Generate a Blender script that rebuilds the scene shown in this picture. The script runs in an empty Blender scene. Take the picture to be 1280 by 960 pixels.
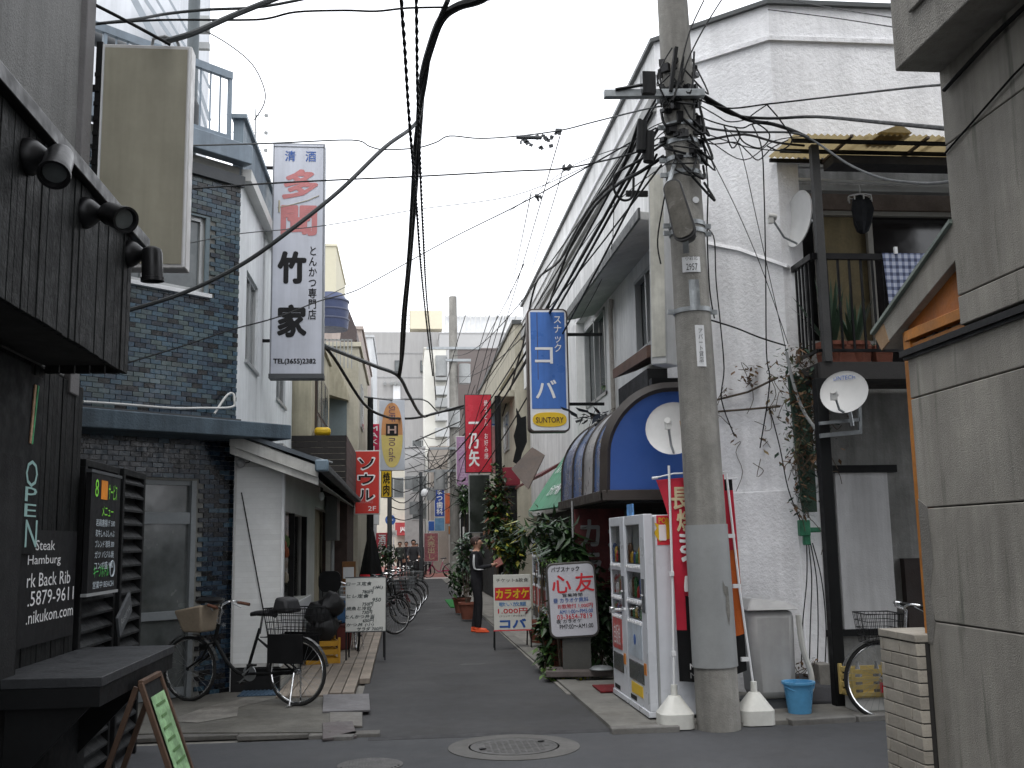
import bpy, bmesh, math, random
from mathutils import Vector, Matrix, noise
rnd = random.Random(7)
SC = bpy.context.scene
COL = SC.collection
R = math.radians
# ------------------------------------------------------------------ camera
F = 1300.0                                   # focal length in pixels of the 1280x960 photograph
Yc = Vector((-135, -200, -F)).normalized()   # the alley direction seen by the camera
_u = Vector((-.018, 1, 0)); _u.z = -(_u.x*Yc.x + _u.y*Yc.y)/Yc.z
Zc = _u.normalized(); Xc = Yc.cross(Zc)
M3 = Matrix((Xc, Yc, Zc))
EYE = Vector((0, 0, 1.6))
cam = bpy.data.cameras.new('camera'); cam_o = bpy.data.objects.new('camera', cam); COL.objects.link(cam_o)
cam.sensor_width = 36; cam.lens = 36*F/1280; cam.clip_start = .05; cam.clip_end = 3000
cam_o.matrix_world = Matrix.Translation(EYE) @ M3.to_4x4()
SC.camera = cam_o
# ------------------------------------------------------------------ sky, sun, exposure
SUN_EL, SUN_AZ = R(62), R(200)               # azimuth from +Y clockwise: light from behind and above
w = bpy.data.worlds.new("World"); SC.world = w; w.use_nodes = True
nt = w.node_tree; nt.nodes.clear()
sky = nt.nodes.new('ShaderNodeTexSky'); sky.sky_type = 'NISHITA'; sky.sun_disc = False
sky.sun_elevation = SUN_EL; sky.sun_rotation = SUN_AZ; sky.air_density = 1.5; sky.dust_density = 3
hs = nt.nodes.new('ShaderNodeHueSaturation'); hs.inputs['Saturation'].default_value = .12
hs.inputs['Value'].default_value = 1.0
bright = nt.nodes.new('ShaderNodeMixRGB'); bright.blend_type = 'MIX'; bright.inputs[0].default_value = .85
bright.inputs[2].default_value = (11.0, 11.3, 11.9, 1)      # the even white cloud layer
bg = nt.nodes.new('ShaderNodeBackground'); bg.inputs['Strength'].default_value = .14
wo = nt.nodes.new('ShaderNodeOutputWorld')
nt.links.new(sky.outputs[0], hs.inputs['Color']); nt.links.new(hs.outputs[0], bright.inputs[1])
nt.links.new(bright.outputs[0], bg.inputs['Color']); nt.links.new(bg.outputs[0], wo.inputs[0])
sun = bpy.data.lights.new('sun', 'SUN'); sun.energy = .9; sun.angle = R(25); sun.color = (1, .97, .93)
sun_o = bpy.data.objects.new('sun', sun); COL.objects.link(sun_o)
sd = Vector((math.sin(SUN_AZ)*math.cos(SUN_EL), math.cos(SUN_AZ)*math.cos(SUN_EL), math.sin(SUN_EL)))
sun_o.rotation_euler = sd.to_track_quat('Z', 'Y').to_euler(); sun_o.location = sd*50
SC.view_settings.view_transform = 'Standard'; SC.view_settings.look = 'None'
SC.view_settings.exposure = .55; SC.view_settings.gamma = 1
try:
    SC.cycles.max_bounces = 6; SC.cycles.diffuse_bounces = 4; SC.cycles.glossy_bounces = 3
    SC.cycles.transparent_max_bounces = 6; SC.cycles.use_denoising = True
except Exception: pass
# ------------------------------------------------------------------ points of the place, measured from the photograph
def ray(px, py): return M3 @ Vector((px-640, 480-py, -F))
def PY(px, py, Y): d = ray(px, py); return EYE + d*(Y/d.y)
def PX(px, py, X): d = ray(px, py); return EYE + d*(X/d.x)
def PZ(px, py, Z=0): d = ray(px, py); return EYE + d*((Z-1.6)/d.z)
def PP(px, py, p, n): d = ray(px, py); n = Vector(n); return EYE + d*(n.dot(Vector(p)-EYE)/n.dot(d))
V = Vector
# ------------------------------------------------------------------ materials
MATS = {}
def M(name, col, rough=.75, var=.18, scale=6, bump=.15, bscale=80, metal=0, streak=0, pv=0, grime=0, spec=.4, coat=0, emit=0):
    if name in MATS: return MATS[name]
    m = bpy.data.materials.new(name); m.use_nodes = True; t = m.node_tree; N = t.nodes; L = t.links
    b = N['Principled BSDF']; b.inputs['Roughness'].default_value = rough; b.inputs['Metallic'].default_value = metal
    b.inputs['Specular IOR Level'].default_value = spec
    if coat: b.inputs['Coat Weight'].default_value = coat
    tc = N.new('ShaderNodeTexCoord'); oi = N.new('ShaderNodeObjectInfo')
    ad = N.new('ShaderNodeVectorMath'); ad.operation = 'ADD'
    sc = N.new('ShaderNodeVectorMath'); sc.operation = 'SCALE'; sc.inputs['Scale'].default_value = 37.0
    cx = N.new('ShaderNodeCombineXYZ')
    for k in range(3): L.new(oi.outputs['Random'], cx.inputs[k])
    L.new(cx.outputs[0], sc.inputs[0]); L.new(tc.outputs['Object'], ad.inputs[0])
    if pv or True: L.new(sc.outputs[0], ad.inputs[1])
    def nz(s, det=5, zs=1.0, rg=.6):
        mp = N.new('ShaderNodeMapping'); mp.inputs['Scale'].default_value = (s, s, s*zs); L.new(ad.outputs[0], mp.inputs[0])
        n = N.new('ShaderNodeTexNoise'); n.inputs['Scale'].default_value = 1; n.inputs['Detail'].default_value = det
        n.inputs['Roughness'].default_value = rg; L.new(mp.outputs[0], n.inputs[0]); return n
    def rng(sock, a, b_, lo=.35, hi=.65):
        r = N.new('ShaderNodeMapRange'); r.inputs[1].default_value = lo; r.inputs[2].default_value = hi
        r.inputs[3].default_value = a; r.inputs[4].default_value = b_; L.new(sock, r.inputs[0]); return r.outputs[0]
    def mul(a, b_):
        x = N.new('ShaderNodeMath'); x.operation = 'MULTIPLY'; L.new(a, x.inputs[0]); L.new(b_, x.inputs[1]); return x.outputs[0]
    f = rng(nz(scale).outputs[0], 1-var, 1+var*.6)
    f = mul(f, rng(nz(scale*7, 3).outputs[0], 1-var*.4, 1+var*.3))
    if streak:
        f = mul(f, rng(nz(3.2, 6, .12).outputs[0], 1-streak, 1.04, .38, .6))
        f = mul(f, rng(nz(14, 4, .06).outputs[0], 1-streak*.5, 1.02, .38, .6))
    if pv:
        r = N.new('ShaderNodeMapRange'); r.inputs[3].default_value = 1-pv; r.inputs[4].default_value = 1+pv*.7
        L.new(oi.outputs['Random'], r.inputs[0]); f = mul(f, r.outputs[0])
    mx = N.new('ShaderNodeVectorMath'); mx.operation = 'SCALE'; mx.inputs[0].default_value = col[:3]; L.new(f, mx.inputs['Scale'])
    out = mx.outputs[0]
    if grime:   # patches of dirt with their own shape
        g = N.new('ShaderNodeMixRGB'); g.inputs[2].default_value = (.045, .038, .028, 1)
        L.new(out, g.inputs[1]); L.new(rng(nz(1.7, 8, .7, .72).outputs[0], 0, grime, .5, .72), g.inputs[0]); out = g.outputs[0]
    L.new(out, b.inputs['Base Color'])
    L.new(rng(nz(scale*2, 3).outputs[0], max(.05, rough-.1), min(1, rough+.1)), b.inputs['Roughness'])
    if bump:
        bp = N.new('ShaderNodeBump'); bp.inputs['Strength'].default_value = min(1, bump*2); bp.inputs['Distance'].default_value = .01
        L.new(nz(bscale, 4).outputs[0], bp.inputs['Height']); L.new(bp.outputs[0], b.inputs['Normal'])
    if emit:
        b.inputs['Emission Strength'].default_value = emit; L.new(out, b.inputs['Emission Color'])
    MATS[name] = m; return m
def rough_plaster(name, col, streak=.2, grime=.25, dist=.02, sc=28, var=.08):
    m = M(name, col, .85, var, 1.2, .0, 50, streak=streak, grime=grime)
    t = m.node_tree; N = t.nodes; L = t.links; b = N['Principled BSDF']
    tc = N.new('ShaderNodeTexCoord')
    n = N.new('ShaderNodeTexNoise'); n.inputs['Scale'].default_value = sc; n.inputs['Detail'].default_value = 7; n.inputs['Roughness'].default_value = .62
    L.new(tc.outputs['Object'], n.inputs[0])
    bp = N.new('ShaderNodeBump'); bp.inputs['Strength'].default_value = .6; bp.inputs['Distance'].default_value = dist
    L.new(n.outputs[0], bp.inputs['Height']); L.new(bp.outputs[0], b.inputs['Normal'])
    return m
def glass(name, col=(.03, .035, .035), rough=.08, spec=.6):
    return M(name, col, rough, .3, 1.5, .02, 3, spec=spec)
# ------------------------------------------------------------------ mesh builder
def basis(d):
    d = d.normalized(); a = V((0, 0, 1)) if abs(d.z) < .9 else V((1, 0, 0))
    s = d.cross(a).normalized(); return s, d.cross(s).normalized()
class MB:
    def __init__(s): s.v = []; s.f = []; s.m = []
    def poly(s, pts, mi=0):
        k = len(s.v); s.v += [V(p) for p in pts]; s.f.append(tuple(range(k, k+len(pts)))); s.m.append(mi); return s
    def hexa(s, a, b, mi=0):      # a, b: two matching loops
        k = len(s.v); n = len(a); s.v += [V(p) for p in a]+[V(p) for p in b]
        s.f.append(tuple(range(k+n-1, k-1, -1))); s.f.append(tuple(range(k+n, k+2*n))); s.m += [mi]*2
        for i in range(n): j = (i+1) % n; s.f.append((k+i, k+j, k+n+j, k+n+i)); s.m.append(mi)
        return s
    def box(s, x0, y0, z0, x1, y1, z1, mi=0):
        return s.hexa([(x0, y0, z0), (x1, y0, z0), (x1, y1, z0), (x0, y1, z0)], [(x0, y0, z1), (x1, y0, z1), (x1, y1, z1), (x0, y1, z1)], mi)
    def cbox(s, c, sx, sy, sz, rot=None, mi=0):
        k = len(s.v); s.box(-sx/2, -sy/2, -sz/2, sx/2, sy/2, sz/2, mi); c = V(c)
        Rm = rot if isinstance(rot, Matrix) else Matrix.Rotation(rot or 0, 3, 'Z')
        for i in range(k, len(s.v)): s.v[i] = Rm @ s.v[i] + c
        return s
    def beam(s, p0, p1, wd, ht, mi=0):
        p0, p1 = V(p0), V(p1); a, b = basis(p1-p0); a *= wd/2; b *= ht/2
        return s.hexa([p0-a-b, p0+a-b, p0+a+b, p0-a+b], [p1-a-b, p1+a-b, p1+a+b, p1-a+b], mi)
    def prism(s, pts, vec, mi=0): vec = V(vec); return s.hexa(pts, [V(p)+vec for p in pts], mi)
    def cyl(s, p0, p1, r0, r1=None, n=14, mi=0):
        p0, p1 = V(p0), V(p1); r1 = r0 if r1 is None else r1; a, b = basis(p1-p0)
        c = [(a*math.cos(2*math.pi*i/n)+b*math.sin(2*math.pi*i/n)) for i in range(n)]
        return s.hexa([p0+q*r0 for q in c], [p1+q*r1 for q in c], mi)
    def tube(s, pts, r, n=6, closed=False, mi=0):
        pts = [V(p) for p in pts]; k = len(s.v); N = len(pts); pa = None
        for i, p in enumerate(pts):
            d = (pts[(i+1) % N]-pts[i-1]) if closed else (pts[min(i+1, N-1)]-pts[max(i-1, 0)])
            if d.length < 1e-9: d = V((0, 0, 1))
            d.normalize()
            if pa is None: pa, _ = basis(d)
            else: pa = (pa - d*pa.dot(d)); pa = pa.normalized() if pa.length > 1e-6 else basis(d)[0]
            pb = d.cross(pa); rr = r[i] if isinstance(r, (list, tuple)) else r
            s.v += [p+(pa*math.cos(2*math.pi*j/n)+pb*math.sin(2*math.pi*j/n))*rr for j in range(n)]
        for i in range(N if closed else N-1):
            for j in range(n):
                a = k+i*n+j; b = k+i*n+(j+1) % n; c = k+((i+1) % N)*n+(j+1) % n; d = k+((i+1) % N)*n+j
                s.f.append((a, b, c, d)); s.m.append(mi)
        if not closed:
            s.f.append(tuple(k+j for j in range(n-1, -1, -1))); s.f.append(tuple(k+(N-1)*n+j for j in range(n))); s.m += [mi]*2
        return s
    def lathe(s, c, prof, n=24, ax=None, mi=0):
        c = V(c); A = ax or Matrix.Identity(3); k = len(s.v)
        for r, z in prof: s.v += [c + A @ V((r*math.cos(2*math.pi*j/n), r*math.sin(2*math.pi*j/n), z)) for j in range(n)]
        for i in range(len(prof)-1):
            for j in range(n): s.f.append((k+i*n+j, k+i*n+(j+1) % n, k+(i+1)*n+(j+1) % n, k+(i+1)*n+j)); s.m.append(mi)
        s.f.append(tuple(k+j for j in range(n))); s.f.append(tuple(k+(len(prof)-1)*n+j for j in range(n))); s.m += [mi]*2
        return s
    def build(s, name, mat, par=None, w=False, bev=0, smooth=True, kind=None, fixn=True):
        me = bpy.data.meshes.new(name)
        T = WM.get(par.name, Matrix.Identity(4)) if (par is not None and w) else None
        vs = s.v
        if T is not None: Ti = T.inverted(); vs = [Ti @ q for q in vs]
        me.from_pydata([tuple(q) for q in vs], [], s.f)
        mats = mat if isinstance(mat, (list, tuple)) else [mat]
        for q in mats: me.materials.append(q)
        if len(mats) > 1: me.polygons.foreach_set('material_index', s.m)
        if fixn:
            bm = bmesh.new(); bm.from_mesh(me); bmesh.ops.recalc_face_normals(bm, faces=bm.faces); bm.to_mesh(me); bm.free()
        if smooth:
            me.shade_smooth(); me.set_sharp_from_angle(angle=R(38))
        return link(name, me, par, bev, kind)
WM = {}
def link(name, me, par=None, bev=0, kind=None):
    o = bpy.data.objects.new(name, me); COL.objects.link(o)
    if par is not None:
        o.parent = par; WM[o.name] = WM.get(par.name, Matrix.Identity(4))
    else: WM[o.name] = Matrix.Identity(4)
    if bev:
        md = o.modifiers.new('bevel', 'BEVEL'); md.width = bev; md.segments = 2; md.limit_method = 'ANGLE'; md.angle_limit = R(40)
    if kind: o['kind'] = kind
    return o
def tag(o, label, cat, group=None, kind=None):
    o['label'] = label; o['category'] = cat
    if group: o['group'] = group
    if kind: o['kind'] = kind
    return o
def thing(name, label, cat, loc=(0, 0, 0), rz=0, group=None):
    o = bpy.data.objects.new(name, None); COL.objects.link(o); o.empty_display_size = .1
    o.location = loc; o.rotation_euler = (0, 0, rz)
    WM[o.name] = Matrix.Translation(V(loc)) @ Matrix.Rotation(rz, 4, 'Z')
    return tag(o, label, cat, group)
def at(par, me_obj, name=None):       # a further piece sharing the mesh data of me_obj
    o = bpy.data.objects.new(name or me_obj.name.split('.')[0], me_obj.data); COL.objects.link(o); o.parent = par; return o
def dup(root, loc, rz, label, group=None):
    r = root.copy(); COL.objects.link(r); r.location = loc; r.rotation_euler = (0, 0, rz); r['label'] = label
    if group: r['group'] = group
    for ch in list(root.children):
        c = ch.copy(); COL.objects.link(c); c.parent = r
        for g in ch.children: d = g.copy(); COL.objects.link(d); d.parent = c
    WM[r.name] = Matrix.Translation(V(loc)) @ Matrix.Rotation(rz, 4, 'Z')
    return r
def struct(name, mb, mat, bev=0): return mb.build(name, mat, None, bev=bev, kind='structure')
# lettering: real glyph outlines as a thin raised print, facing -Y of its parent
TXT = {}
def text(s, cx, cz, wd, ht, mat, par, y=-.05, vert=False, bold=0, name='lettering', shear=0, rot=0, ax='-y', grow=0):
    body = '\n'.join(s) if vert else s
    c = bpy.data.curves.new('t', 'FONT'); c.body = body; c.resolution_u = 2; c.align_x = 'CENTER'; c.shear = shear
    o = bpy.data.objects.new('t', c); COL.objects.link(o)
    dg = bpy.context.evaluated_depsgraph_get(); dg.update()
    me = bpy.data.meshes.new_from_object(o.evaluated_get(dg))
    bpy.data.objects.remove(o)
    if not me.vertices: return None
    xs = [v.co.x for v in me.vertices]; ys = [v.co.y for v in me.vertices]
    mx, my = (max(xs)+min(xs))/2, (max(ys)+min(ys))/2
    sx = wd/max(1e-6, max(xs)-min(xs)); sy = ht/max(1e-6, max(ys)-min(ys))
    if ht == 0: sy = sx
    if wd == 0: sx = sy
    ca, sa = math.cos(rot), math.sin(rot)
    for v in me.vertices:
        a = (v.co.x-mx)*sx; b = (v.co.y-my)*sy; a, b = a*ca-b*sa+cx, a*sa+b*ca+cz
        v.co = (a, y, b) if ax == '-y' else ((y, a, b) if ax == '+x' else ((-y, -a, b) if ax == '-x' else (a, b, -y)))
    if bold:      # brush-thick strokes: the same outlines laid side by side, each a hair above the last
        k = bold*sy*.8; vs = [v.co.copy() for v in me.vertices]; fs = [tuple(p.vertices) for p in me.polygons]; V2 = []; F2 = []
        for q, (dx, dz) in enumerate(((0, 0), (1, 0), (-1, 0), (0, 1), (0, -1), (.7, .7), (-.7, -.7), (.7, -.7), (-.7, .7))):
            o_ = len(V2); e = .00025*q
            for v in vs:
                V2.append((v.x+dx*k, v.y-e, v.z+dz*k) if ax == '-y' else (v.x+e, v.y+dx*k, v.z+dz*k) if ax == '+x' else (v.x-e, v.y+dx*k, v.z+dz*k) if ax == '-x' else (v.x+dx*k, v.y+dz*k, v.z+e))
            F2 += [tuple(i+o_ for i in f) for f in fs]
        me.clear_geometry(); me.from_pydata([tuple(v) for v in V2], [], F2)
    me.name = name; me.materials.append(mat)
    return link(name, me, par)
def quad_xz(x0, z0, x1, z1, y, mat, par, name, t=.004):
    mb = MB(); mb.box(x0, y-t, z0, x1, y, z1); return mb.build(name, mat, par)
def rrect(w_, h_, r, n=5):
    pts = []
    for cx, cz, a0 in ((w_/2-r, h_/2-r, 0), (-w_/2+r, h_/2-r, 90), (-w_/2+r, -h_/2+r, 180), (w_/2-r, -h_/2+r, 270)):
        for i in range(n+1): a = R(a0+90*i/n); pts.append((cx+r*math.cos(a), cz+r*math.sin(a)))
    return pts
def span(px0, py0, px1, py1, Y):
    """size and centre of an upright rectangle in the plane at Y"""
    mx, my = (px0+px1)/2, (py0+py1)/2
    a, b, c, d = PY(px0, my, Y), PY(px1, my, Y), PY(mx, py0, Y), PY(mx, py1, Y)
    return (a.x+b.x)/2, (c.z+d.z)/2, b.x-a.x, c.z-d.z
def sagline(p0, p1, sag=0, n=12):
    p0, p1 = V(p0), V(p1); return [p0.lerp(p1, i/n)-V((0, 0, sag*4*(i/n)*(1-i/n))) for i in range(n+1)]
def smoothline(pts, n=6):
    pts = [V(p) for p in pts]; out = []
    for i in range(len(pts)-1):
        p0 = pts[max(i-1, 0)]; p1 = pts[i]; p2 = pts[i+1]; p3 = pts[min(i+2, len(pts)-1)]
        for k in range(n):
            t = k/n; out.append(.5*((2*p1)+(p2-p0)*t+(2*p0-5*p1+4*p2-p3)*t*t+(3*p1-p0-3*p2+p3)*t**3))
    out.append(pts[-1]); return out
# ------------------------------------------------------------------ palette
m_alley = M('alley_asphalt', (.058, .058, .06), .9, .22, 1.1, .35, 160, grime=.25)
m_road = M('road_asphalt', (.07, .072, .077), .88, .15, 1.4, .4, 180, grime=.15)
m_conc = M('concrete', (.22, .21, .19), .88, .2, 3, .3, 90, grime=.4)
m_conc2 = M('pad_concrete', (.13, .125, .11), .9, .25, 2, .35, 60, grime=.6)
m_kerb = M('kerb_stone', (.19, .185, .175), .88, .2, 3, .3, 90, grime=.5, pv=.2)
m_blackwood = M('black_timber', (.008, .0085, .0085), .65, .5, 3, .3, 30, streak=.4, pv=.45, spec=.2)
m_black = M('black_paint', (.007, .0075, .008), .6, .2, 5, .05, 30, spec=.2)
m_blackmetal = M('black_metal', (.011, .011, .012), .4, .2, 5, .05, 30, metal=.3)
m_rubber = M('rubber', (.016, .016, .016), .75, .2, 9)
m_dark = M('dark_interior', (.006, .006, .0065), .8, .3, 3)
m_steel = M('galvanised_steel', (.33, .35, .36), .45, .15, 9, .05, 40, metal=.6)
m_chrome = M('chrome', (.75, .75, .75), .2, .05, 9, 0, metal=1)
m_white = M('white_paint', (.72, .73, .74), .5, .06, 3, .03, 30)
m_offwhite = M('off_white', (.6, .6, .58), .6, .08, 3, .05, 30, grime=.15)
m_grey = M('grey_paint', (.3, .31, .31), .6, .1, 4, .05, 40, grime=.15)
m_darkgrey = M('dark_grey', (.07, .075, .08), .6, .15, 4, .05, 40)
m_glass = glass('dark_glass'); m_glass2 = glass('grey_glass', (.09, .1, .1), .12)
m_frame = M('window_frame', (.42, .43, .43), .4, .1, 5, .02, metal=.4)
m_brownframe = M('brown_frame', (.07, .05, .04), .5, .15, 5)
m_red = M('sign_red', (.62, .035, .05), .4, .08, 3, .02)
m_blue = M('sign_blue', (.045, .13, .42), .4, .1, 3, .02, streak=.12)
m_yel = M('sign_yellow', (.72, .47, .02), .45, .1, 3, .02)
m_green = M('leaf_green', (.035, .075, .02), .55, .4, 5, .1, 20, pv=.4)
m_inkblack = M('ink_black', (.009, .009, .01), .6, .05, 3, 0, spec=.25)
m_inkblue = M('ink_blue', (.03, .1, .35), .5, .05, 3, 0)
m_inkred = M('ink_red', (.55, .02, .03), .5, .05, 3, 0)
m_inkwhite = M('ink_white', (.78, .78, .78), .5, .05, 3, 0)
# ================================================================== THE GROUND
g = MB(); g.poly([(-400, -60, -.02), (400, -60, -.02), (400, 900, -.02), (-400, 900, -.02)]); struct('ground', g, m_conc)
g = MB(); g.box(-30, -12, -.012, 30, 9.15, .0); struct('cross_road', g, m_road)
g = MB(); g.box(-.45, 9.15, -.012, 1.95, 48.5, .0); struct('alley_road', g, m_alley)
g = MB(); g.box(-2.4, 50.3, -.012, 4.5, 110, .004); struct('red_block_pavement', g, M('red_pavers', (.22, .085, .07), .85, .2, 2, .3, 60, grime=.2))
g = MB(); g.box(-3, 48.5, -.012, 5, 50.3, .008); struct('white_threshold', g, M('pale_pavers', (.42, .37, .35), .85, .15, 3))
# dark repair strip along the mouth of the alley
g = MB(); g.box(-.3, 9.0, -.001, 1.9, 9.16, .002); struct('repair_strip', g, M('bitumen', (.035, .035, .037), .8, .1, 5))
# left forecourt: worn concrete pad behind a low kerb
g = MB(); g.prism([(-9, 9.55, -.01), (-2.0, 9.5, -.01), (-.62, 9.25, -.01), (-.5, 11, -.01), (-1.9, 13.5, -.01), (-9, 13.5, -.01)], (0, 0, .05))
pad = struct('left_forecourt', g, m_conc2)
# broken patch of paler concrete in the pad
g = MB(); g.poly([(-2.15, 10.1, .0445), (-1.85, 9.95, .0445), (-1.55, 10.25, .0445), (-1.62, 10.8, .0445), (-1.35, 11.3, .0445), (-1.62, 11.5, .0445), (-1.95, 10.9, .0445)])
struct('concrete_patch', g, M('pale_patch', (.2, .19, .17), .9, .3, 4, .4, 70, grime=.5))
kb = thing('kerb', 'low grey kerb stones along the left forecourt at the road edge', 'kerb', (-2, 9.4, 0))
x = -8.0
while x < -.7:
    ln = .6; g = MB(); yo = 9.5 if x < -2 else 9.5-.18*(x+2)/1.3
    g.box(0, -.16, -.01, ln-.006, 0, .03); o = g.build('kerb_stone', M('kerb_dark', (.13, .125, .115), .9, .25, 3, .3, 90, grime=.5, pv=.12), kb, bev=.008); o.location = (x+2, yo-9.4, 0); x += ln
g = MB(); g.prism([(-.66, 9.06, 0), (-.43, 9.05, 0), (-.4, 9.3, 0), (-.62, 9.3, 0)], (0, 0, .03)); g.build('kerb_end', m_kerb, kb, w=True)
# right forecourt, low kerb to the vending machines
g = MB(); g.prism([(1.75, 9.0, -.01), (2.15, 8.95, -.01), (9, 9.45, -.01), (9, 12, -.01), (1.95, 12, -.01), (1.78, 24, -.01), (1.7, 24, -.01), (1.74, 11.6, -.01)], (0, 0, .045))
struct('right_forecourt', g, M('right_pad', (.17, .165, .15), .9, .2, 2, .3, 80, grime=.55))
kr = thing('kerb', 'pale worn kerb edge in front of the vending machines and pole', 'kerb', (2.2, 9, 0))
for a, b in (((1.72, 8.93), (2.3, 8.93)), ((3.3, 9.02), (3.9, 9.08)), ((3.92, 9.08), (4.5, 9.15)), ((4.52, 9.15), (5.1, 9.21))):
    g = MB(); a = V((a[0], a[1], .015)); b = V((b[0], b[1], .015)); g.beam(a, b, .12, .07); g.build('kerb_stone', m_kerb, kr, w=True, bev=.01)
g = MB(); g.box(1.7, 11.2, -.01, 1.95, 48, .012); struct('right_gutter', g, m_conc)
# manhole
mh = thing('manhole', 'large round manhole cover in a concrete ring at the alley mouth', 'manhole', (.86, 8.5, 0))
g = MB(); g.lathe((0, 0, 0), [(.52, .001), (.52, .006), (.36, .008), (.36, .001)], 48); g.build('concrete_ring', M('ring_concrete', (.115, .112, .107), .9, .2, 5, .3, 90, grime=.3), mh)
g = MB(); g.lathe((0, 0, 0), [(.345, .001), (.345, .009), (.32, .009), (.318, .007), (.001, .007)], 48)
for i in range(-5, 6):
    for j in range(-5, 6):
        if i*i+j*j < 26: g.cbox((i*.052, j*.052, .007), .036, .036, .004)
g.build('iron_cover', M('cast_iron', (.085, .083, .08), .6, .2, 9, .1, metal=.3), mh)
for a in (30, 200): g = MB(); g.cbox((.27*math.cos(R(a)), .27*math.sin(R(a)), .014), .05, .025, .006, R(a)); g.build('lifting_slot', m_dark, mh)
mh2 = thing('manhole', 'small ribbed iron drain cover at the bottom edge of the road', 'manhole', (-.25, 8.02, 0))
g = MB(); g.lathe((0, 0, 0), [(.24, .001), (.24, .007), (.001, .007)], 36)
for i in range(-9, 10):
    h = math.sqrt(max(0, .22**2-(i*.023)**2)); g.box(i*.023-.007, -h, .007, i*.023+.007, h, .013)
g.build('iron_cover', MATS['cast_iron'], mh2)
# ramp plates at the left side of the alley mouth
pl = [(PZ(403, 889, .06), PZ(463, 887, .05), PZ(461, 867, .06), PZ(404, 868, .08), 'grey steel', 'metal ramp plate nearest the wooden deck', (.14, .135, .14)),
      (PZ(412, 905, .04), PZ(453, 907, .02), PZ(453, 890, .04), PZ(412, 890, .05), 'stone', 'pale stone ramp slab between the two metal plates', (.15, .14, .125)),
      (PZ(403, 923, .03), PZ(446, 920, .02), PZ(441, 901, .05), PZ(403, 903, .06), 'checker', 'brownish checkered ramp plate nearest the road', (.09, .076, .075))]
for k, (a, b, c, d, nm, lb, colr) in enumerate(pl):
    g = MB(); g.hexa([a-V((0, 0, .02)), b-V((0, 0, .02)), c-V((0, 0, .02)), d-V((0, 0, .02))], [a, b, c, d])
    mm = M('ramp_'+nm, colr, .6, .2, 8, .2, 60, grime=.3)
    o = g.build('ramp_plate', mm, bev=.004); tag(o, lb, 'ramp', 'ramp plates at the alley mouth')
# wooden deck: long planks running up the alley
dk = thing('wooden_deck', 'weathered plank deck along the left shops, planks running up the alley', 'deck', (-.9, 11, 0))
m_plank = M('deck_plank', (.27, .23, .19), .8, .25, 3, .25, 40, streak=0, pv=.22, grime=.35)
for i in range(7):
    xa = -1.33+i*.135; xb = xa+.125
    if i == 6: xb = -.4
    for (y0, y1) in (((11.35 if i < 4 else 11.5 if i < 6 else 12.6), 14.2), (14.22, 18.5), (18.52, 24)):
        g = MB(); g.box(xa, y0, .0, xb, y1, .058+.004*rnd.random()); g.build('plank', m_plank, dk, w=True, bev=.003)
g = MB(); g.box(-1.36, 14.201, .005, -.4, 14.219, .05); g.build('joint_strip', m_dark, dk, w=True)
# blue drain grating by the brick corner
g = MB(); g.box(-1.75, 11.55, .042, -1.35, 11.95, .052)
for i in range(9): g.box(-1.74+i*.044, 11.56, .052, -1.725+i*.044, 11.94, .058)
o = g.build('drain_grate', M('blue_grate', (.05, .09, .14), .6, .2, 5)); tag(o, 'small blue drain grate on the concrete beside the brick corner', 'grate')
# green mats before the shop beyond the man
for (x0, y0, x1, y1) in ((1.15, 26.5, 1.75, 30),):
    g = MB(); g.box(x0, y0, .005, x1, y1, .03); o = g.build('doormat', M('green_mat', (.02, .17, .04), .95, .2, 5, .5, 200)); tag(o, 'bright green artificial grass mat on the alley beyond the standing man', 'mat')
# litter-pale road patches (old paint)
for (px, py) in ((545, 785), (540, 787), (590, 830)):
    p = PZ(px, py, .003); g = MB(); g.poly([p+V((-.18, -.05, 0)), p+V((.1, -.08, 0)), p+V((.2, .05, 0)), p+V((-.1, .07, 0))])
    struct('road_patch', g, M('worn_patch', (.085, .085, .085), .85, .3, 6, .2, 90))
# ================================================================== LEFT: BLACK RESTAURANT
AX = -2.15
ra = thing('restaurant_building', 'black timber steak restaurant with grey mortar upper wall filling the left edge', 'building', (AX, 7.2, 0))
g = MB(); g.box(-9, -4, 0, AX-.03, 7.22, 2.7); g.build('lower_wall', m_black, ra, w=True)
m_mortar = M('grey_mortar', (.2, .2, .195), .92, .12, 1.5, .5, 70, streak=.18, grime=.05)
g = MB(); g.box(-9, -4, 2.7, AX-.02, 7.0, 11); g.build('upper_wall', m_mortar, ra, w=True, bev=.01)
g = MB(); g.box(AX-.03, 6.86, 2.6, AX+.02, 7.05, 11); g.build('corner_trim', M('mortar_trim', (.16, .155, .155), .85, .1, 3, .3, 60), ra, w=True, bev=.008)
y = 5.0
while y < 7.2:                      # ribbed cladding boards of the shop front
    wd = .085; g = MB(); g.box(AX-.03, y, 0, AX+rnd.uniform(-.004, .006), y+wd-.006, 2.68); g.build('cladding_board', m_blackwood, ra, w=True, bev=.003); y += wd
DFY = PX(27, 700, AX+.09).y; g = MB(); g.box(AX, 5.0, 0, AX+.09, DFY, 2.62); g.build('door_frame', m_black, ra, w=True, bev=.006)
g = MB(); g.box(AX+.09, 5.45, .1, AX+.1, 5.9, 2.1); g.build('door', m_darkgrey if False else m_dark, ra, w=True)
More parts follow.
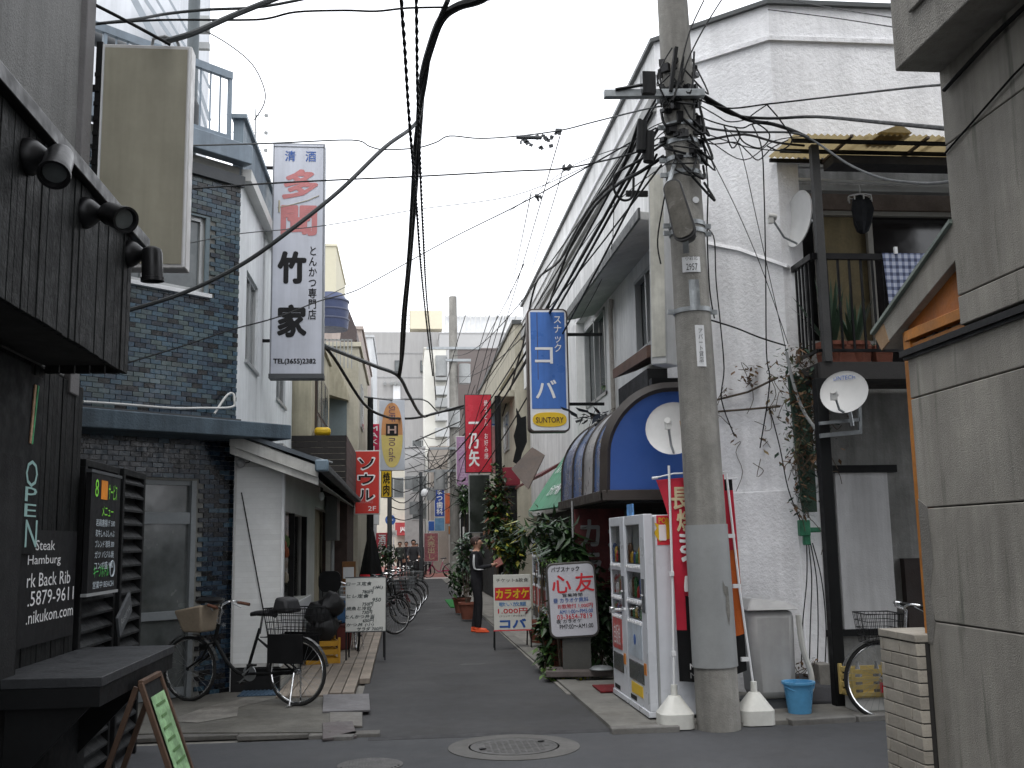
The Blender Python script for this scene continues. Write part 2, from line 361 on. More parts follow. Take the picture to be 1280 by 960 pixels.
# canopy fascia
CXX = -1.68
cv = thing('canopy', 'black timber canopy fascia of upright boards over the steak restaurant door', 'canopy', (CXX, 6.47, 2.65))
g = MB(); g.box(AX, 1.0, 2.72, CXX-.03, 6.42, 3.4); g.build('canopy_box', m_black, cv, w=True)
g = MB(); g.box(AX, 1.0, 2.70, CXX-.035, 6.42, 2.72); g.build('soffit', M('grey_soffit', (.035, .035, .033), .8, .15, 3, .1), cv, w=True)
y = 6.47
while y > 1.2:
    wd = rnd.choice((.07, .085, .1)); g = MB(); g.box(CXX-.03, y-wd+.004, 2.655, CXX+rnd.uniform(-.006, .008), y, 3.5)
    g.build('fascia_board', M('old_black_board', (.015, .0165, .0165), .65, .5, 5, .4, 40, streak=.6, pv=.4, spec=.25), cv, w=True, bev=.003); y -= wd
x = AX
while x < CXX-.05:
    g = MB(); g.box(x+.004, 6.42, 2.655, x+.084, 6.465, 3.5); g.build('fascia_board', MATS['old_black_board'], cv, w=True, bev=.003); x += .088
g = MB(); g.box(CXX-.12, 1.0, 3.5, CXX+.05, 6.72, 3.58); g.box(AX, 6.4, 3.5, CXX, 6.5, 3.56); g.build('top_rail', m_blackmetal, cv, w=True, bev=.006)
def spot(px, py, down, hx, lb):
    b = PX(px, py, CXX)
    s = thing('spotlight', lb, 'spotlight', b, 0, 'black spotlights on the canopy')
    g = MB(); A = Matrix.Rotation(R(90), 3, 'Y'); g.lathe((0, 0, 0), [(.085, 0), (.085, .02), (.07, .05), (.035, .09), (.02, .1)], 20, A); g.build('base', m_blackmetal, s)
    e = V((.15, -.03, -.015)); g = MB(); g.tube([(.06, 0, 0), (.1, -.02, .0), e], .012, 8); g.build('arm', m_blackmetal, s)
    d = V(down).normalized(); q = d.to_track_quat('Z', 'Y').to_matrix()
    g = MB(); g.lathe(e, [(.03, -.05), (.055, -.035), (.062, -.01), (.064, .14), (.07, .142), (.07, .165), (.058, .165), (.053, .13), (.01, .12)], 24, q); g.build('lamp_head', m_blackmetal, s)
    g = MB(); g.lathe(e, [(.053, .135), (.051, .138)], 20, q); g.build('lens', m_glass2, s)
spot(34, 196, (.1, -.7, -.75), 0, 'nearest black spotlight on the canopy fascia, head aimed down at the street')
spot(104, 266, (.75, -.75, -.45), 0, 'middle black spotlight on the canopy fascia, round lens turned outward')
spot(160, 317, (.04, .05, -1), 0, 'farthest black spotlight at the canopy end, pointing straight down')
# lettering on the shop front
g = MB(); g.box(AX+.004, 5.55, 1.06, AX+.02, 7.14, 1.72)
sp = g.build('wall_sign', m_inkblack); tag(sp, 'black wall panel lettered Steak Hamburg Back Rib with phone number', 'sign'); WM[sp.name] = Matrix.Identity(4)
for s_, px0, px1, py0, py1 in (('Steak', 44, 68, 674, 689), ('Hamburg', 34, 75, 692, 710), ('rk Back Rib', 33, 87, 713, 734), ('.5879-9611', 34, 91, 734, 756), ('.nikukon.com', 32, 90, 758, 777)):
    a = PX(px0, (py0+py1)/2, AX+.02); b = PX(px1, (py0+py1)/2, AX+.02); c = PX(px0, py0, AX+.02); d = PX(px0, py1, AX+.02)
    text(s_, (a.y+b.y)/2, (PX((px0+px1)/2, (py0+py1)/2, AX+.02)).z, b.y-a.y, (c.z-d.z)*.85, m_inkwhite, sp, AX+.024, ax='+x')
a = PX(38, 480, AX+.3)
YO = PX(39, 600, AX+.045).y; ob = thing('open_sign', 'tall narrow black board lettered OPEN beside the restaurant door', 'sign', (AX+.03, YO, 0))
g = MB(); g.box(-.02, -.13, 1.58, .012, .13, 2.6); g.build('board', m_black, ob, bev=.004)
zz = 2.0
for ch, px, py, pw, ph in (('O', 40, 592, 11, 34), ('P', 39, 618, 10, 18), ('E', 38, 638, 10, 16), ('N', 39, 667, 12, 34)):
    p = PX(px, py, AX+.045); q = PX(px, py+1, AX+.045); text(ch, p.y-YO, p.z, .19, (p.z-q.z)*ph, M('chalk_teal', (.35, .55, .52), .7, .1, 5, 0), ob, .015, ax='+x')
p0 = PX(42, 480, AX+.045); p1 = PX(40, 555, AX+.045)
g = MB(); g.beam((.016, p0.y-YO+.03, p0.z), (.016, p1.y-YO-.03, p1.z), .03, .006); g.build('chalk_stroke', M('chalk_peach', (.55, .35, .22), .8, .3, 30, 0), ob)
g = MB(); g.beam((.018, p0.y-YO+.07, p0.z), (.018, p1.y-YO-.01, p1.z), .02, .006); g.build('chalk_stroke', M('chalk_green', (.1, .45, .2), .8, .3, 30, 0), ob)
# louvred shutters beyond the corner
ls = thing('louvred_screen', 'black louvred timber screen behind the chalk menu board', 'shutter', (AX, 7.3, 0))
for ya, yb, xo in ((7.3, 8.16, -.02), (8.2, 8.88, .0)):
    for yy in (ya, yb-.05): g = MB(); g.box(AX+xo-.04, yy, .0, AX+xo+.03, yy+.05, 2.16); g.build('upright', m_black, ls, w=True, bev=.004)
    g = MB(); g.box(AX+xo-.04, ya, 2.16, AX+xo+.03, yb, 2.21); g.build('top_rail', m_black, ls, w=True, bev=.004)
    g = MB(); g.box(AX+xo-.06, ya, 0, AX+xo-.045, yb, 2.16); g.build('backing', m_dark, ls, w=True)
    z = .1
    while z < 2.1:
        g = MB(); g.hexa([(AX+xo-.03, ya+.05, z+.06), (AX+xo+.03, ya+.05, z), (AX+xo+.03, yb-.05, z), (AX+xo-.03, yb-.05, z+.06)], [(AX+xo-.03, ya+.05, z+.075), (AX+xo+.03, ya+.05, z+.016), (AX+xo+.03, yb-.05, z+.016), (AX+xo-.03, yb-.05, z+.075)])
        g.build('slat', M('slat_black', (.016, .017, .018), .7, .3, 6, .2, 40, pv=.3, spec=.25), ls, w=True); z += .105
mb_ = thing('chalk_menu', 'tall chalk menu board with neon green and white writing on the louvres', 'menu board', (AX+.07, 7.95, 1.2))
A0 = PX(116, 590, AX+.09); A1 = PX(152, 598, AX+.09); B0 = PX(118, 741, AX+.09)
yc = (A0.y+A1.y)/2-7.95; hw = (A1.y-A0.y)/2; zt = A0.z-1.2; zb = B0.z-1.2
g = MB(); g.box(-.02, yc-hw, zb, .015, yc+hw, zt); g.build('board', m_inkblack, mb_)
g = MB(); g.box(-.02, yc-hw-.02, zt, .02, yc+hw+.02, zt+.02); g.build('frame', m_darkgrey, mb_)
g = MB(); g.box(-.02, yc-hw-.02, zb-.02, .02, yc+hw+.02, zb); g.build('frame', m_grey, mb_)
g = MB(); g.box(.0155, yc-.13, zt-.17, .018, yc+.02, zt-.04); g.build('orange_patch', M('chalk_orange', (.75, .25, .02), .8, .2, 5, 0, emit=.0), mb_)
mg = M('chalk_neon', (.25, .75, .06), .7, .1, 5, 0); mw = M('chalk_white', (.55, .62, .66), .8, .15, 5, 0)
rows = [('8', .11, -.24, mg, .1), ('サービス', .1, .17, mg, .3), ('メニュー', .07, .07, mg, .3)]
text('8', yc-.24, zt-.1, .08, .12, mg, mb_, .019, ax='+x'); text('サービス', yc+.15, zt-.11, .22, .11, mg, mb_, .019, ax='+x')
text('メニュー', yc+.04, zt-.25, .28, .07, mg, mb_, .019, ax='+x')
for k, s_ in enumerate(('若鶏唐揚げ 580', '和牛しゃぶしゃぶ', 'ブレンド 珈琲 300', 'ガツ バジル焼', 'コンボ盛 980')):
    text(s_, yc, zt-.33-k*.072, .46, .05, mw, mb_, .019, ax='+x')
text('キープボトル', yc-.06, zb+.14, .36, .08, M('chalk_green2', (.1, .6, .12), .7, .1, 5, 0), mb_, .019, ax='+x')
text('営業中 BEACH', yc, zb+.05, .5, .05, mw, mb_, .019, ax='+x')
g = MB(); g.tube([(.02, yc+.2+.055*math.cos(a*.5), zb+.15+.055*math.sin(a*.5)) for a in range(13)], .005, 5, True); g.build('chalk_ring', mw, mb_)
g = MB(); q = PX(155, 768, AX+.1); g.cbox((0, 0, 0), .02, .36, .16, Matrix.Rotation(R(28), 3, 'X')); o = g.build('arrow_plate', m_darkgrey, bev=.003); o.location = q; tag(o, 'small tilted dark plate with faint script fixed to the louvres', 'sign'); WM[o.name] = Matrix.Translation(q)
text('Reserve', 0, 0, .24, .06, m_grey, o, .012, ax='+x', rot=R(28))
# counter shelf with a sloped menu stand under it
ct = thing('counter_table', 'black counter shelf projecting from the restaurant wall', 'counter', (-1.8, 6.6, 0))
g = MB(); g.box(-2.15, 5.72, .9, -1.55, 7.45, .95); g.build('tabletop', M('counter_top', (.03, .032, .035), .55, .25, 5, .15, 40), ct, w=True, bev=.004)
g = MB(); g.box(-2.13, 5.725, .8, -1.56, 7.44, .899); g.build('apron', m_black, ct, w=True)
for yy in (5.8, 7.25): g = MB(); g.hexa([(-2.14, yy, .3), (-2.14, yy+.04, .3), (-2.1, yy+.04, .3), (-2.1, yy, .3)], [(-2.14, yy, .8), (-2.14, yy+.04, .8), (-1.62, yy+.04, .8), (-1.62, yy, .8)]); g.build('bracket', m_black, ct, w=True)
g = MB(); g.box(-2.14, 5.72, 0, -2.1, 7.4, .8)
g.build('back_panel', m_black, ct, w=True)
st = thing('menu_stand', 'leaning A-frame stand with a pale green menu sheet under the counter edge', 'sign stand', (-1.5, 6.2, 0))
def plane_panel(par, pts, nm, mt, th=.015, bev=0):
    n = (pts[1]-pts[0]).cross(pts[2]-pts[0]).normalized()*th; g = MB(); g.hexa(pts, [p+n for p in pts]); return g.build(nm, mt, par, w=True, bev=bev)
S0 = V((-1.5, 6.32, .84)); S1 = V((-1.5, 6.78, .84)); S2 = V((-1.2, 6.78, .02)); S3 = V((-1.2, 6.32, .02))
m_copper = M('copper_wood', (.09, .05, .03), .6, .25, 8, .1)
for a, b in ((S0, S1), (S1, S2), (S2, S3), (S3, S0)): g = MB(); g.beam(a, b, .03, .03); g.build('frame_bar', m_copper, st, w=True, bev=.004)
ux = (S1-S0)/(S1-S0).length; dn = (S3-S0).normalized(); nn = V((dn.z*-1, 0, dn.x)).normalized()
if nn.x < 0: nn = -nn
def SP(a, b, o=0): return S0+ux*a+dn*b+nn*o
plane_panel(st, [SP(.02, .02), SP(.44, .02), SP(.44, .86), SP(.02, .86)], 'panel', m_black, .008)
m_sheet = M('green_sheet', (.30, .5, .26), .5, .45, 7, .05, coat=.3)
plane_panel(st, [SP(.07, .1, .012), SP(.4, .1, .012), SP(.4, .82, .012), SP(.07, .82, .012)], 'menu_sheet', m_sheet, .003)
for k in range(9):
    b = .15+k*.07; l = rnd.uniform(.12, .24); a0 = .11+rnd.uniform(0, .04)
    plane_panel(st, [SP(a0, b, .0165), SP(a0+l, b, .0165), SP(a0+l, b+.016, .0165), SP(a0, b+.016, .0165)], 'printed_line', M('menu_print', (.1, .2, .07), .6, .3, 40, 0), .001)
for yy in (6.32, 6.78): g = MB(); g.beam((-1.52, yy, .82), (-1.78, yy, .02), .03, .03); g.build('leg', m_copper, st, w=True)
# beige lightbox sign on the corner
cx, cz, wd, ht = span(122, 56, 236, 335, 7.3)
bs = thing('lightbox_sign', 'blank yellowed beige lightbox sign projecting from the restaurant corner', 'sign', (cx, 7.3, cz))
g = MB(); g.box(-wd/2, 0, -ht/2, wd/2, .14, ht/2); g.build('sign_box', M('sign_frame_white', (.5, .49, .48), .45, .08, 4, .03, metal=.2), bs, bev=.008)
g = MB(); g.box(-wd/2+.022, -.006, -ht/2+.03, wd/2-.03, .001, ht/2-.03); g.build('sign_face', M('aged_beige', (.3, .282, .215), .45, .12, 1.0, .03, 10, streak=.1), bs)
for sx in (-1, 1): g = MB(); g.box(sx*(wd/2-.013)-.006, -.012, -ht/2+.01, sx*(wd/2-.013)+.006, 0, ht/2-.01); g.build('edge_bead', m_white, bs)
g = MB(); g.box(-wd/2-.05, .03, -ht/2-.0, -wd/2-.005, .1, ht/2+.03)
for k in range(13): g.box(-wd/2-.052, .02, -ht/2+.1+k*.11, -wd/2-.02, .03, -ht/2+.13+k*.11)
g.build('mounting_rail', m_blackmetal, bs)
for zz in (.52, -.68): g = MB(); g.box(-wd/2-.18, .05, zz*ht/1.0-.02 if False else zz-.02, -wd/2, .09, zz+.02); g.build('bracket', m_blackmetal, bs)
g = MB(); g.tube([(.22, .05, ht/2), (.2, .02, ht/2+.05), (.12, 0, ht/2+.07), (.04, 0, ht/2+.05), (.02, .04, ht/2)], .012, 8); g.build('cable_loop', m_grey, bs)

# ================================================================== LEFT: BLUE TILED BUILDING
CB = V((-1.9, 12.0, 0)); RZ = math.atan2(.677, .736)
tb = thing('tiled_building', 'corner building clad in small blue tiles with a white side wall up the alley', 'building', CB, RZ)
TI = WM[tb.name].inverted()
def TL(px, py, off=0):
    n = V((.677, -.736, 0)); p = PP(px, py, CB+n*off, n); return TI @ p
# body behind the tiles (local: x along the chamfer, y into the building)
zt = 6.02
g = MB()
dl = V((0, 0, 0)); 
B = lambda x, y, z: TI @ V((x, y, z))
f0 = [V((-4.2, .012, 0)), V((0, .012, 0)), TI @ V((-1.9, 17.9, 0)), TI @ V((-7.5, 17.9, 0)), TI @ V((-7.5, 9.0, 0))]
for p in f0: p.z = 0
# lower body left open round door and window: built as wall strips on the chamfer, closed elsewhere
m_white_pl = rough_plaster('white_side_plaster', (.8, .82, .83), .1, .06, .006, 60)
side = MB()
c1 = V((0, .02, 0)); c2 = TI @ V((-1.9, 17.9, 0)); c3 = TI @ V((-7.5, 17.9, 0)); c2.z = c3.z = 0
def wl(mb, x0, z0, x1, z1, th=.25, y0=.012, mi=0): mb.box(x0, y0, z0, x1, y0+th, z1, mi)
WX0, WX1, WZ0, WZ1 = -1.75, -.45, 4.42, 5.3
DX0, DX1, DZ1 = -1.14, -.47, 2.32
body = MB()
wl(body, -4.2, 0, DX0, WZ0); wl(body, DX0, DZ1, DX1, WZ0); wl(body, DX1, 0, 0, WZ0)
wl(body, -4.2, WZ0, WX0, WZ1); wl(body, WX1, WZ0, 0, WZ1); wl(body, -4.2, WZ1, 0, zt)
body.build('tile_backing', M('tile_grout', (.2, .2, .185), .9, .15, 10, .1), tb)
g = MB(); g.box(-4.2, .4, 0, -.4, .5, zt); g.build('interior_wall', m_dark, tb)
# side wall along the alley (with two windows) as strips in world space
def strips(y0, y1, z0, z1, holes, X, th, name, mat, par):
    mb = MB(); ys = y0
    for (a, b, c, d) in sorted(holes):
        mb.box(X-th, ys, z0, X, a, z1); mb.box(X-th, a, z0, X, b, c); mb.box(X-th, a, d, X, b, z1); ys = b
    mb.box(X-th, ys, z0, X, y1, z1); return mb.build(name, mat, par, w=True)
strips(12.02, 17.9, 0, 6.0, [(12.6, 13.6, 3.83, 4.95), (15.7, 16.9, 3.8, 4.6)], -1.9, .2, 'side_wall', m_white_pl, tb)
g = MB(); g.box(-7.5, 17.7, 0, -2.1, 17.9, 6.5); g.build('rear_wall', m_white_pl, tb, w=True)
g = MB(); g.prism([(-2.1, 12.3, 5.8), (-2.1, 17.7, 5.8), (-7.5, 17.7, 5.8), (-7.5, 8.5, 5.8), (-4.6, 9.6, 5.8)], (0, 0, .1)); g.build('roof_deck', m_grey, tb, w=True)
for (a, b, c, d) in [(12.6, 13.6, 3.83, 4.95), (15.7, 16.9, 3.8, 4.6)]:
    wf = MB(); t = .045
    for q in ((a, c, b, c+t), (a, d-t, b, d), (a, c, a+t, d), (b-t, c, b, d), ((a+b)/2-.02, c, (a+b)/2+.02, d)): wf.box(-1.99, q[0], q[1], -1.93, q[2], q[3])
    wfo = wf.build('window', m_frame, tb, w=True); gl = MB(); gl.box(-1.97, a+.02, c+.02, -1.955, b-.02, d-.02); gl.build('pane', m_glass2, wfo, w=True)
    gl = MB(); gl.box(-1.92, a-.04, c-.04, -1.87, b+.04, c); gl.build('sill', m_frame, wfo, w=True)
# the tiles
PT = [M('tile_'+n, c, .28, .3, 9, .06, 20, pv=.25, spec=.5) for n, c in (('steel', (.043, .088, .125)), ('deep', (.024, .052, .085)), ('pale', (.075, .115, .13)), ('navy', (.011, .02, .035)), ('black', (.005, .006, .008)), ('green', (.06, .09, .092)))]
tl, th_, px_, pz_ = .119, .0465, .126, .0525
tm = MB(); tm.box(-tl/2, -.006, -th_/2, tl/2, .012, th_/2)
proto = []
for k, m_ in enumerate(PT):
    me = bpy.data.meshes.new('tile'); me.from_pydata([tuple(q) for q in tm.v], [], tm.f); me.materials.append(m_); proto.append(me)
spots = []
row = 0; z = .06
while z < zt-.28:
    off = (row % 2)*px_/2; x = -px_/2-.004-off
    if row % 2: spots.append((-px_/4+.004, z, .5))
    while x > -2.7:
        inside = (WX0-.09 < x < WX1+.09 and WZ0-.05 < z < WZ1+.04) or (DX0-.08 < x < DX1+.08 and z < DZ1+.03)
        if not inside: spots.append((x, z, 1))
        x -= px_
    z += pz_; row += 1
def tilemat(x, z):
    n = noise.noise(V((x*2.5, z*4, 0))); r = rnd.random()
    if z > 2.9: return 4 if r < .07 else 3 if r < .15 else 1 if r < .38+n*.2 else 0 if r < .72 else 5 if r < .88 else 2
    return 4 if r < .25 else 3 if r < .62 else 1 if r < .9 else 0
# the 300 that show largest: upper wall beside and under the window
spots.sort(key=lambda s_: (0 if (s_[1] > 3.2 and s_[0] > -1.9) else 1, abs(s_[1]-4.0)+.6*abs(s_[0]+.7)))
rest = MB()
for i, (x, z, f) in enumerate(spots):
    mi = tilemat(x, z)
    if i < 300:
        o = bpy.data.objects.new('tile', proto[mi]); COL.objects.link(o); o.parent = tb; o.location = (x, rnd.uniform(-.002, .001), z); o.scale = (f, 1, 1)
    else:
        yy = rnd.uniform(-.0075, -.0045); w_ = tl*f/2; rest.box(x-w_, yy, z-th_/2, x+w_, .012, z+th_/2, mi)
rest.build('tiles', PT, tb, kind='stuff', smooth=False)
# window, door, slab, cornice, parapet
wf = MB(); t = .05
for q in ((WX0, WZ0, WX1, WZ0+t), (WX0, WZ1-t, WX1, WZ1), (WX1-t, WZ0, WX1, WZ1), (WX0, WZ0, WX0+t, WZ1), (-1.2, WZ0, -1.14, WZ1)): wf.box(q[0], .03, q[1], q[2], .09, q[3])
wo_ = wf.build('window', m_frame, tb); gl = MB(); gl.box(WX0+.04, .06, WZ0+.04, WX1-.04, .07, WZ1-.04); gl.build('pane', glass('curtained_glass', (.11, .125, .13), .15), wo_)
g = MB(); g.box(WX0-.05, -.06, WZ0-.05, WX1+.07, .03, WZ0-.005); g.build('sill', m_white, wo_, bev=.004)
g = MB(); g.box(WX1-.001, -.01, WZ0, WX1+.05, .012, WZ1+.02); g.box(WX0, -.01, WZ1, WX1, .012, WZ1+.02); g.build('surround', M('surround_teal', (.13, .17, .19), .6, .1, 4), wo_)
dz = [TL(200, 640).z, TL(200, 655).z, TL(200, 765).z, TL(200, 776).z]
df = MB(); df.box(DX0, .03, 0, DX0+.05, .1, DZ1); df.box(DX1-.06, .0, 0, DX1+.0, .1, DZ1); df.box(DX0, .03, DZ1-.05, DX1, .1, DZ1)
df.box(DX0, .02, dz[1], DX1, .1, dz[0]); df.box(DX0+.05, .03, dz[3], DX1-.06, .08, dz[2]); df.box(DX0+.05, .03, .05, DX1-.06, .08, .15)
dd = df.build('door', M('door_frame_grey', (.24, .26, .27), .5, .1, 4, .03), tb, bev=.003)
g = MB(); g.box(DX0+.04, .055, dz[0], DX1-.04, .062, DZ1-.04); g.box(DX0+.04, .055, dz[2], DX1-.05, .062, dz[1]); g.box(DX0+.04, .055, .1, DX1-.05, .062, dz[3]); g.build('pane', glass('door_glass', (.1, .11, .108), .2), dd)
for k, (x, z) in enumerate(((-.36, .93), (-.24, .93), (-.12, .93), (-.3, .8), (-.12, .8), (-.36, .66), (-.24, .66), (-.1, .66))):
    text('*', x, z+.1, .05, .05, m_grey, tb, -.009, name='small_mark')
g = MB(); g.hexa([(-4.2, -.6, 2.72), (.33, -.6, 2.78), (.33, .0, 2.78), (-4.2, .0, 2.72)], [(-4.2, -.6, 2.94), (.33, -.6, 2.94), (.33, .0, 2.94), (-4.2, .0, 2.94)])
g.build('door_canopy', M('blue_painted_concrete', (.085, .12, .15), .75, .2, 2.5, .3, 50, streak=.35, grime=.15), tb, bev=.012)
g = MB(); g.box(-4.2, -.14, 2.94, -.02, .0, 3.02); g.build('ledge', m_darkgrey, tb)
g = MB(); cxp = [TL(104, 502, .12), TL(150, 505, .12), TL(215, 510, .12), TL(250, 510, .12), TL(289, 509, .12), TL(293, 500, .12), TL(291, 492, .1), TL(283, 495, .1), TL(268, 517, .12)]
g.tube(smoothline(cxp, 5), .013, 7); g.build('conduit', m_offwhite, tb)
g = MB(); g.box(-4.2, -.06, zt-.25, .02, .0, zt-.12); g.build('tile_cap', m_darkgrey, tb)
g = MB(); g.box(-4.2, -.14, zt+.02, .06, .02, zt+.25); g.build('cornice', M('blue_grey_trim', (.22, .27, .32), .55, .12, 2.5, .05, 30, streak=.15), tb, bev=.01)
m_corr = M('blue_corrugated', (.2, .25, .29), .5, .12, 3, .05, 30, streak=.2)
g = MB(); y = 12.0
while y < 17.8:
    g.box(-2.0, y, 5.9, -1.88, y+.06, 6.62-.0*y); g.box(-2.0, y+.06, 5.9, -1.9, y+.1, 6.62); y += .1
g.box(-2.02, 11.95, 6.62, -1.84, 17.9, 6.67); g.build('side_parapet', m_corr, tb, w=True)
g = MB(); g.box(-1.9, 12.0, 5.86, -1.78, 17.9, 6.0); g.build('gutter', m_offwhite, tb, w=True)
# terrace railing above the cornice
g = MB(); g.beam((-3.4, .06, 7.14), (-.12, .06, 7.14), .06, .09); g.beam((-3.4, .06, 6.36), (-.12, .06, 6.36), .05, .06); g.build('railing_rail', MATS['blue_grey_trim'], tb)
k = 0
while -.14-k*.13 > -3.4:
    g = MB(); x = -.14-k*.13; r_ = .02 if k % 6 == 0 else .008; g.box(x-r_, .06-r_, 6.1, x+r_, .06+r_, 7.11); g.build('baluster', MATS['blue_grey_trim'], tb); k += 1
g = MB(); g.cyl((-.35, .55, 6), (-.35, .55, 8.4), .07, n=12); g.build('vent_pipe', M('pipe_grey', (.12, .14, .15), .6, .1, 5), tb)
g = MB(); g.tube([(-1.7, .6, 7.3), (-.9, .6, 7.25), (-.5, .55, 7.1), (-.36, .5, 6.8), (-.36, .5, 6.3)], .09, 10); g.build('bent_duct', m_darkgrey, tb)
# TV aerial: horizontal spindly elements above the parapet
an = thing('tv_aerial', 'spindly TV aerial rising behind the blue building parapet', 'aerial', PY(318, 230, 15.5))
g = MB(); g.cyl((0, 0, -.8), (0, 0, 1.2), .012, n=6); g.build('mast', m_grey, an)
for k in range(5): g = MB(); zz = 1.1-k*.28; g.cyl((-.45+.05*k, 0, zz), (.15, 0, zz), .006, n=5); g.cbox((.16, 0, zz), .05, .02, .05, .5); g.build('element', m_grey, an)
# ------------------------------------------------------------------ white shop extension with lean-to roof
sh = thing('white_shop', 'white sided ground floor shop with a lean-to roof beside the blue tiles', 'shop', (-1.6, 11.9, 0))
m_sid = M('white_siding', (.76, .77, .76), .6, .06, 2, .08, 40, grime=.08, pv=.03)
z = .34
while z < 2.45:
    g = MB(); g.box(-1.86, 11.925, z, -1.36, 11.98, min(z+.0565, 2.6)); g.build('siding_board', m_sid, sh, w=True); z += .058
g = MB(); g.box(-1.88, 11.928, .3, -1.355, 12.05, 2.75); g.build('front_backing', m_offwhite, sh, w=True)
g = MB(); g.box(-1.36, 11.88, .3, -1.33, 12.0, 2.5); g.build('corner_trim', m_white, sh, w=True, bev=.003)
g = MB(); g.box(-1.88, 11.93, .0, -1.36, 12.05, .3); g.build('plinth', m_dark, sh, w=True)
g = MB(); g.beam((-1.8, 11.885, 2.2), (-1.42, 11.85, .35), .012, .012); g.build('cable', m_black, sh, w=True)
g = MB(); g.box(-1.9, 11.99, 0, -1.86, 12.05, 2.9); g.build('edge_strip', m_white, sh, w=True)
# side wall below the eave: window, pilaster, door openings
strips(12.0, 20.5, 0, 2.75, [(12.15, 14.9, .92, 2.0), (16.3, 20.0, .0, 2.2)], -1.36, .1, 'side_wall', M('shop_wall', (.5, .5, .47), .75, .1, 3, .1, grime=.2), sh)
g = MB(); g.box(-1.36, 12.0, .3, -1.33, 15.5, .9); g.build('sill_panel', m_white, sh, w=True, bev=.004)
g = MB(); g.box(-1.5, 12.1, .9, -1.45, 15, 2.05); g.build('shop_window', glass('shop_glass', (.015, .013, .012), .06), sh, w=True)
for yy in (12.15, 13.2, 14.86): g = MB(); g.box(-1.42, yy, .92, -1.35, yy+.05, 2.0); g.build('mullion', m_dark, sh, w=True)
for k in range(12):     # goods showing behind the shop window
    g = MB(); yy = 12.3+rnd.random()*.9; zz = .95+rnd.random()*.8; g.lathe((-1.435, yy, zz), [(.02, 0), (.035, .03), (.03, .1), (.01, .13)], 8)
    o = g.build('shop_ornament', M('ornament_%d' % (k % 3), ((.3, .08, .03), (.3, .26, .2), (.1, .16, .05))[k % 3], .6), sh, w=True)
# lean-to roof: fascia board on the gable end, tiles above, gutter on the eave
m_fas = M('fascia_white', (.55, .55, .52), .6, .1, 4, .05, 30, streak=.15)
for (zo, ht_, yo) in ((0, .13, 0), (-.125, .09, .03)):
    g = MB(); a0 = V((-1.9, 11.62+yo, 2.83+zo)); a1 = V((-.94, 11.62+yo, 2.47+zo)); g.hexa([a0, a1, a1+V((0, .05, 0)), a0+V((0, .05, 0))], [a0-V((0, 0, ht_)), a1-V((0, 0, ht_)), a1+V((0, .05, -ht_)), a0+V((0, .05, -ht_))]); g.build('fascia_board', m_fas, sh, w=True, bev=.003)
m_roof = M('grey_roof_sheet', (.11, .13, .15), .5, .15, 4, .05, 30, streak=.2)
g = MB()
for k in range(9):
    y0 = 11.6+k*1.0; g.hexa([(-1.9, y0, 2.85), (-.9, y0, 2.49), (-.9, y0+.99, 2.49), (-1.9, y0+.99, 2.85)], [(-1.9, y0, 2.9), (-.9, y0, 2.54), (-.9, y0+.99, 2.54), (-1.9, y0+.99, 2.9)])
g.build('roof', m_roof, sh, w=True)
g = MB(); g.hexa([(-1.36, 11.68, 2.52), (-.98, 11.68, 2.33), (-.98, 20.5, 2.33), (-1.36, 20.5, 2.52)], [(-1.36, 11.68, 2.54), (-.98, 11.68, 2.35), (-.98, 20.5, 2.35), (-1.36, 20.5, 2.54)]); g.build('soffit', M('soffit_grey', (.3, .3, .28), .8, .1, 3), sh, w=True)
g = MB(); g.box(-.95, 11.55, 2.42, -.84, 20.6, 2.5); g.build('gutter', m_darkgrey, sh, w=True, bev=.012)
g = MB(); g.box(-.965, 11.5, 2.4, -.82, 11.62, 2.53); g.build('gutter_end', M('gutter_end_blue', (.16, .22, .27), .5, .1, 5), sh, w=True, bev=.02)
g = MB(); g.tube([PY(330, 545, 12.3), PY(345, 556, 12.3), PY(385, 575, 12.5), PY(405, 582, 12.6)], .012, 6); g.tube([PY(385, 575, 12.5)+V((0, 0, .05)), PY(415, 578, 13.5)], .012, 6); g.build('roof_pipe', m_grey, sh, w=True)
# wall lamp under the white fascia near the corner
wl_ = PY(301, 579, 11.86); wl2 = thing('wall_lamp', 'small round wall lamp under the white fascia beside the tiles', 'lamp', wl_)
g = MB(); g.lathe((0, 0, 0), [(.05, 0), (.05, .05), (.03, .07), (.01, .075)], 16, Matrix.Rotation(R(90), 3, 'X')); g.build('lamp_body', m_grey, wl2)
g = MB(); g.tube([(.03, 0, 0), (.09, 0, .01), (.12, 0, .08)], .006, 6); g.build('cable', m_black, wl2)
# ================================================================== RIGHT: WHITE ROUGHCAST BUILDING
m_rc = rough_plaster('white_roughcast', (.8, .8, .81), .08, .1, .022, 24)
m_wall2 = rough_plaster('white_wall', (.78, .78, .77), .16, .12, .004, 50)
wb_ = thing('white_building', 'big white roughcast corner building behind the utility pole', 'building', (2.95, 11.3, 0))
RX, RY = 2.95, 11.3; QX, QY = 3.97, 10.28
g = MB()   # upper walls: alley side, chamfer, front (solid ring)
g.hexa([(RX, RY, 5.2), (QX, QY, 5.2), (QX+.3, QY+.3, 5.2), (RX+.3, RY+.3, 5.2)], [(RX, RY, 7.42), (QX, QY, 7.36), (QX+.3, QY+.3, 7.36), (RX+.3, RY+.3, 7.42)])
g.hexa([(RX, RY, -.02), (QX, QY, -.02), (QX+.3, QY+.3, -.02), (RX+.3, RY+.3, -.02)], [(RX, RY, 5.2), (QX, QY, 5.2), (QX+.3, QY+.3, 5.2), (RX+.3, RY+.3, 5.2)])
g.build('chamfer_wall', m_rc, wb_, w=True)
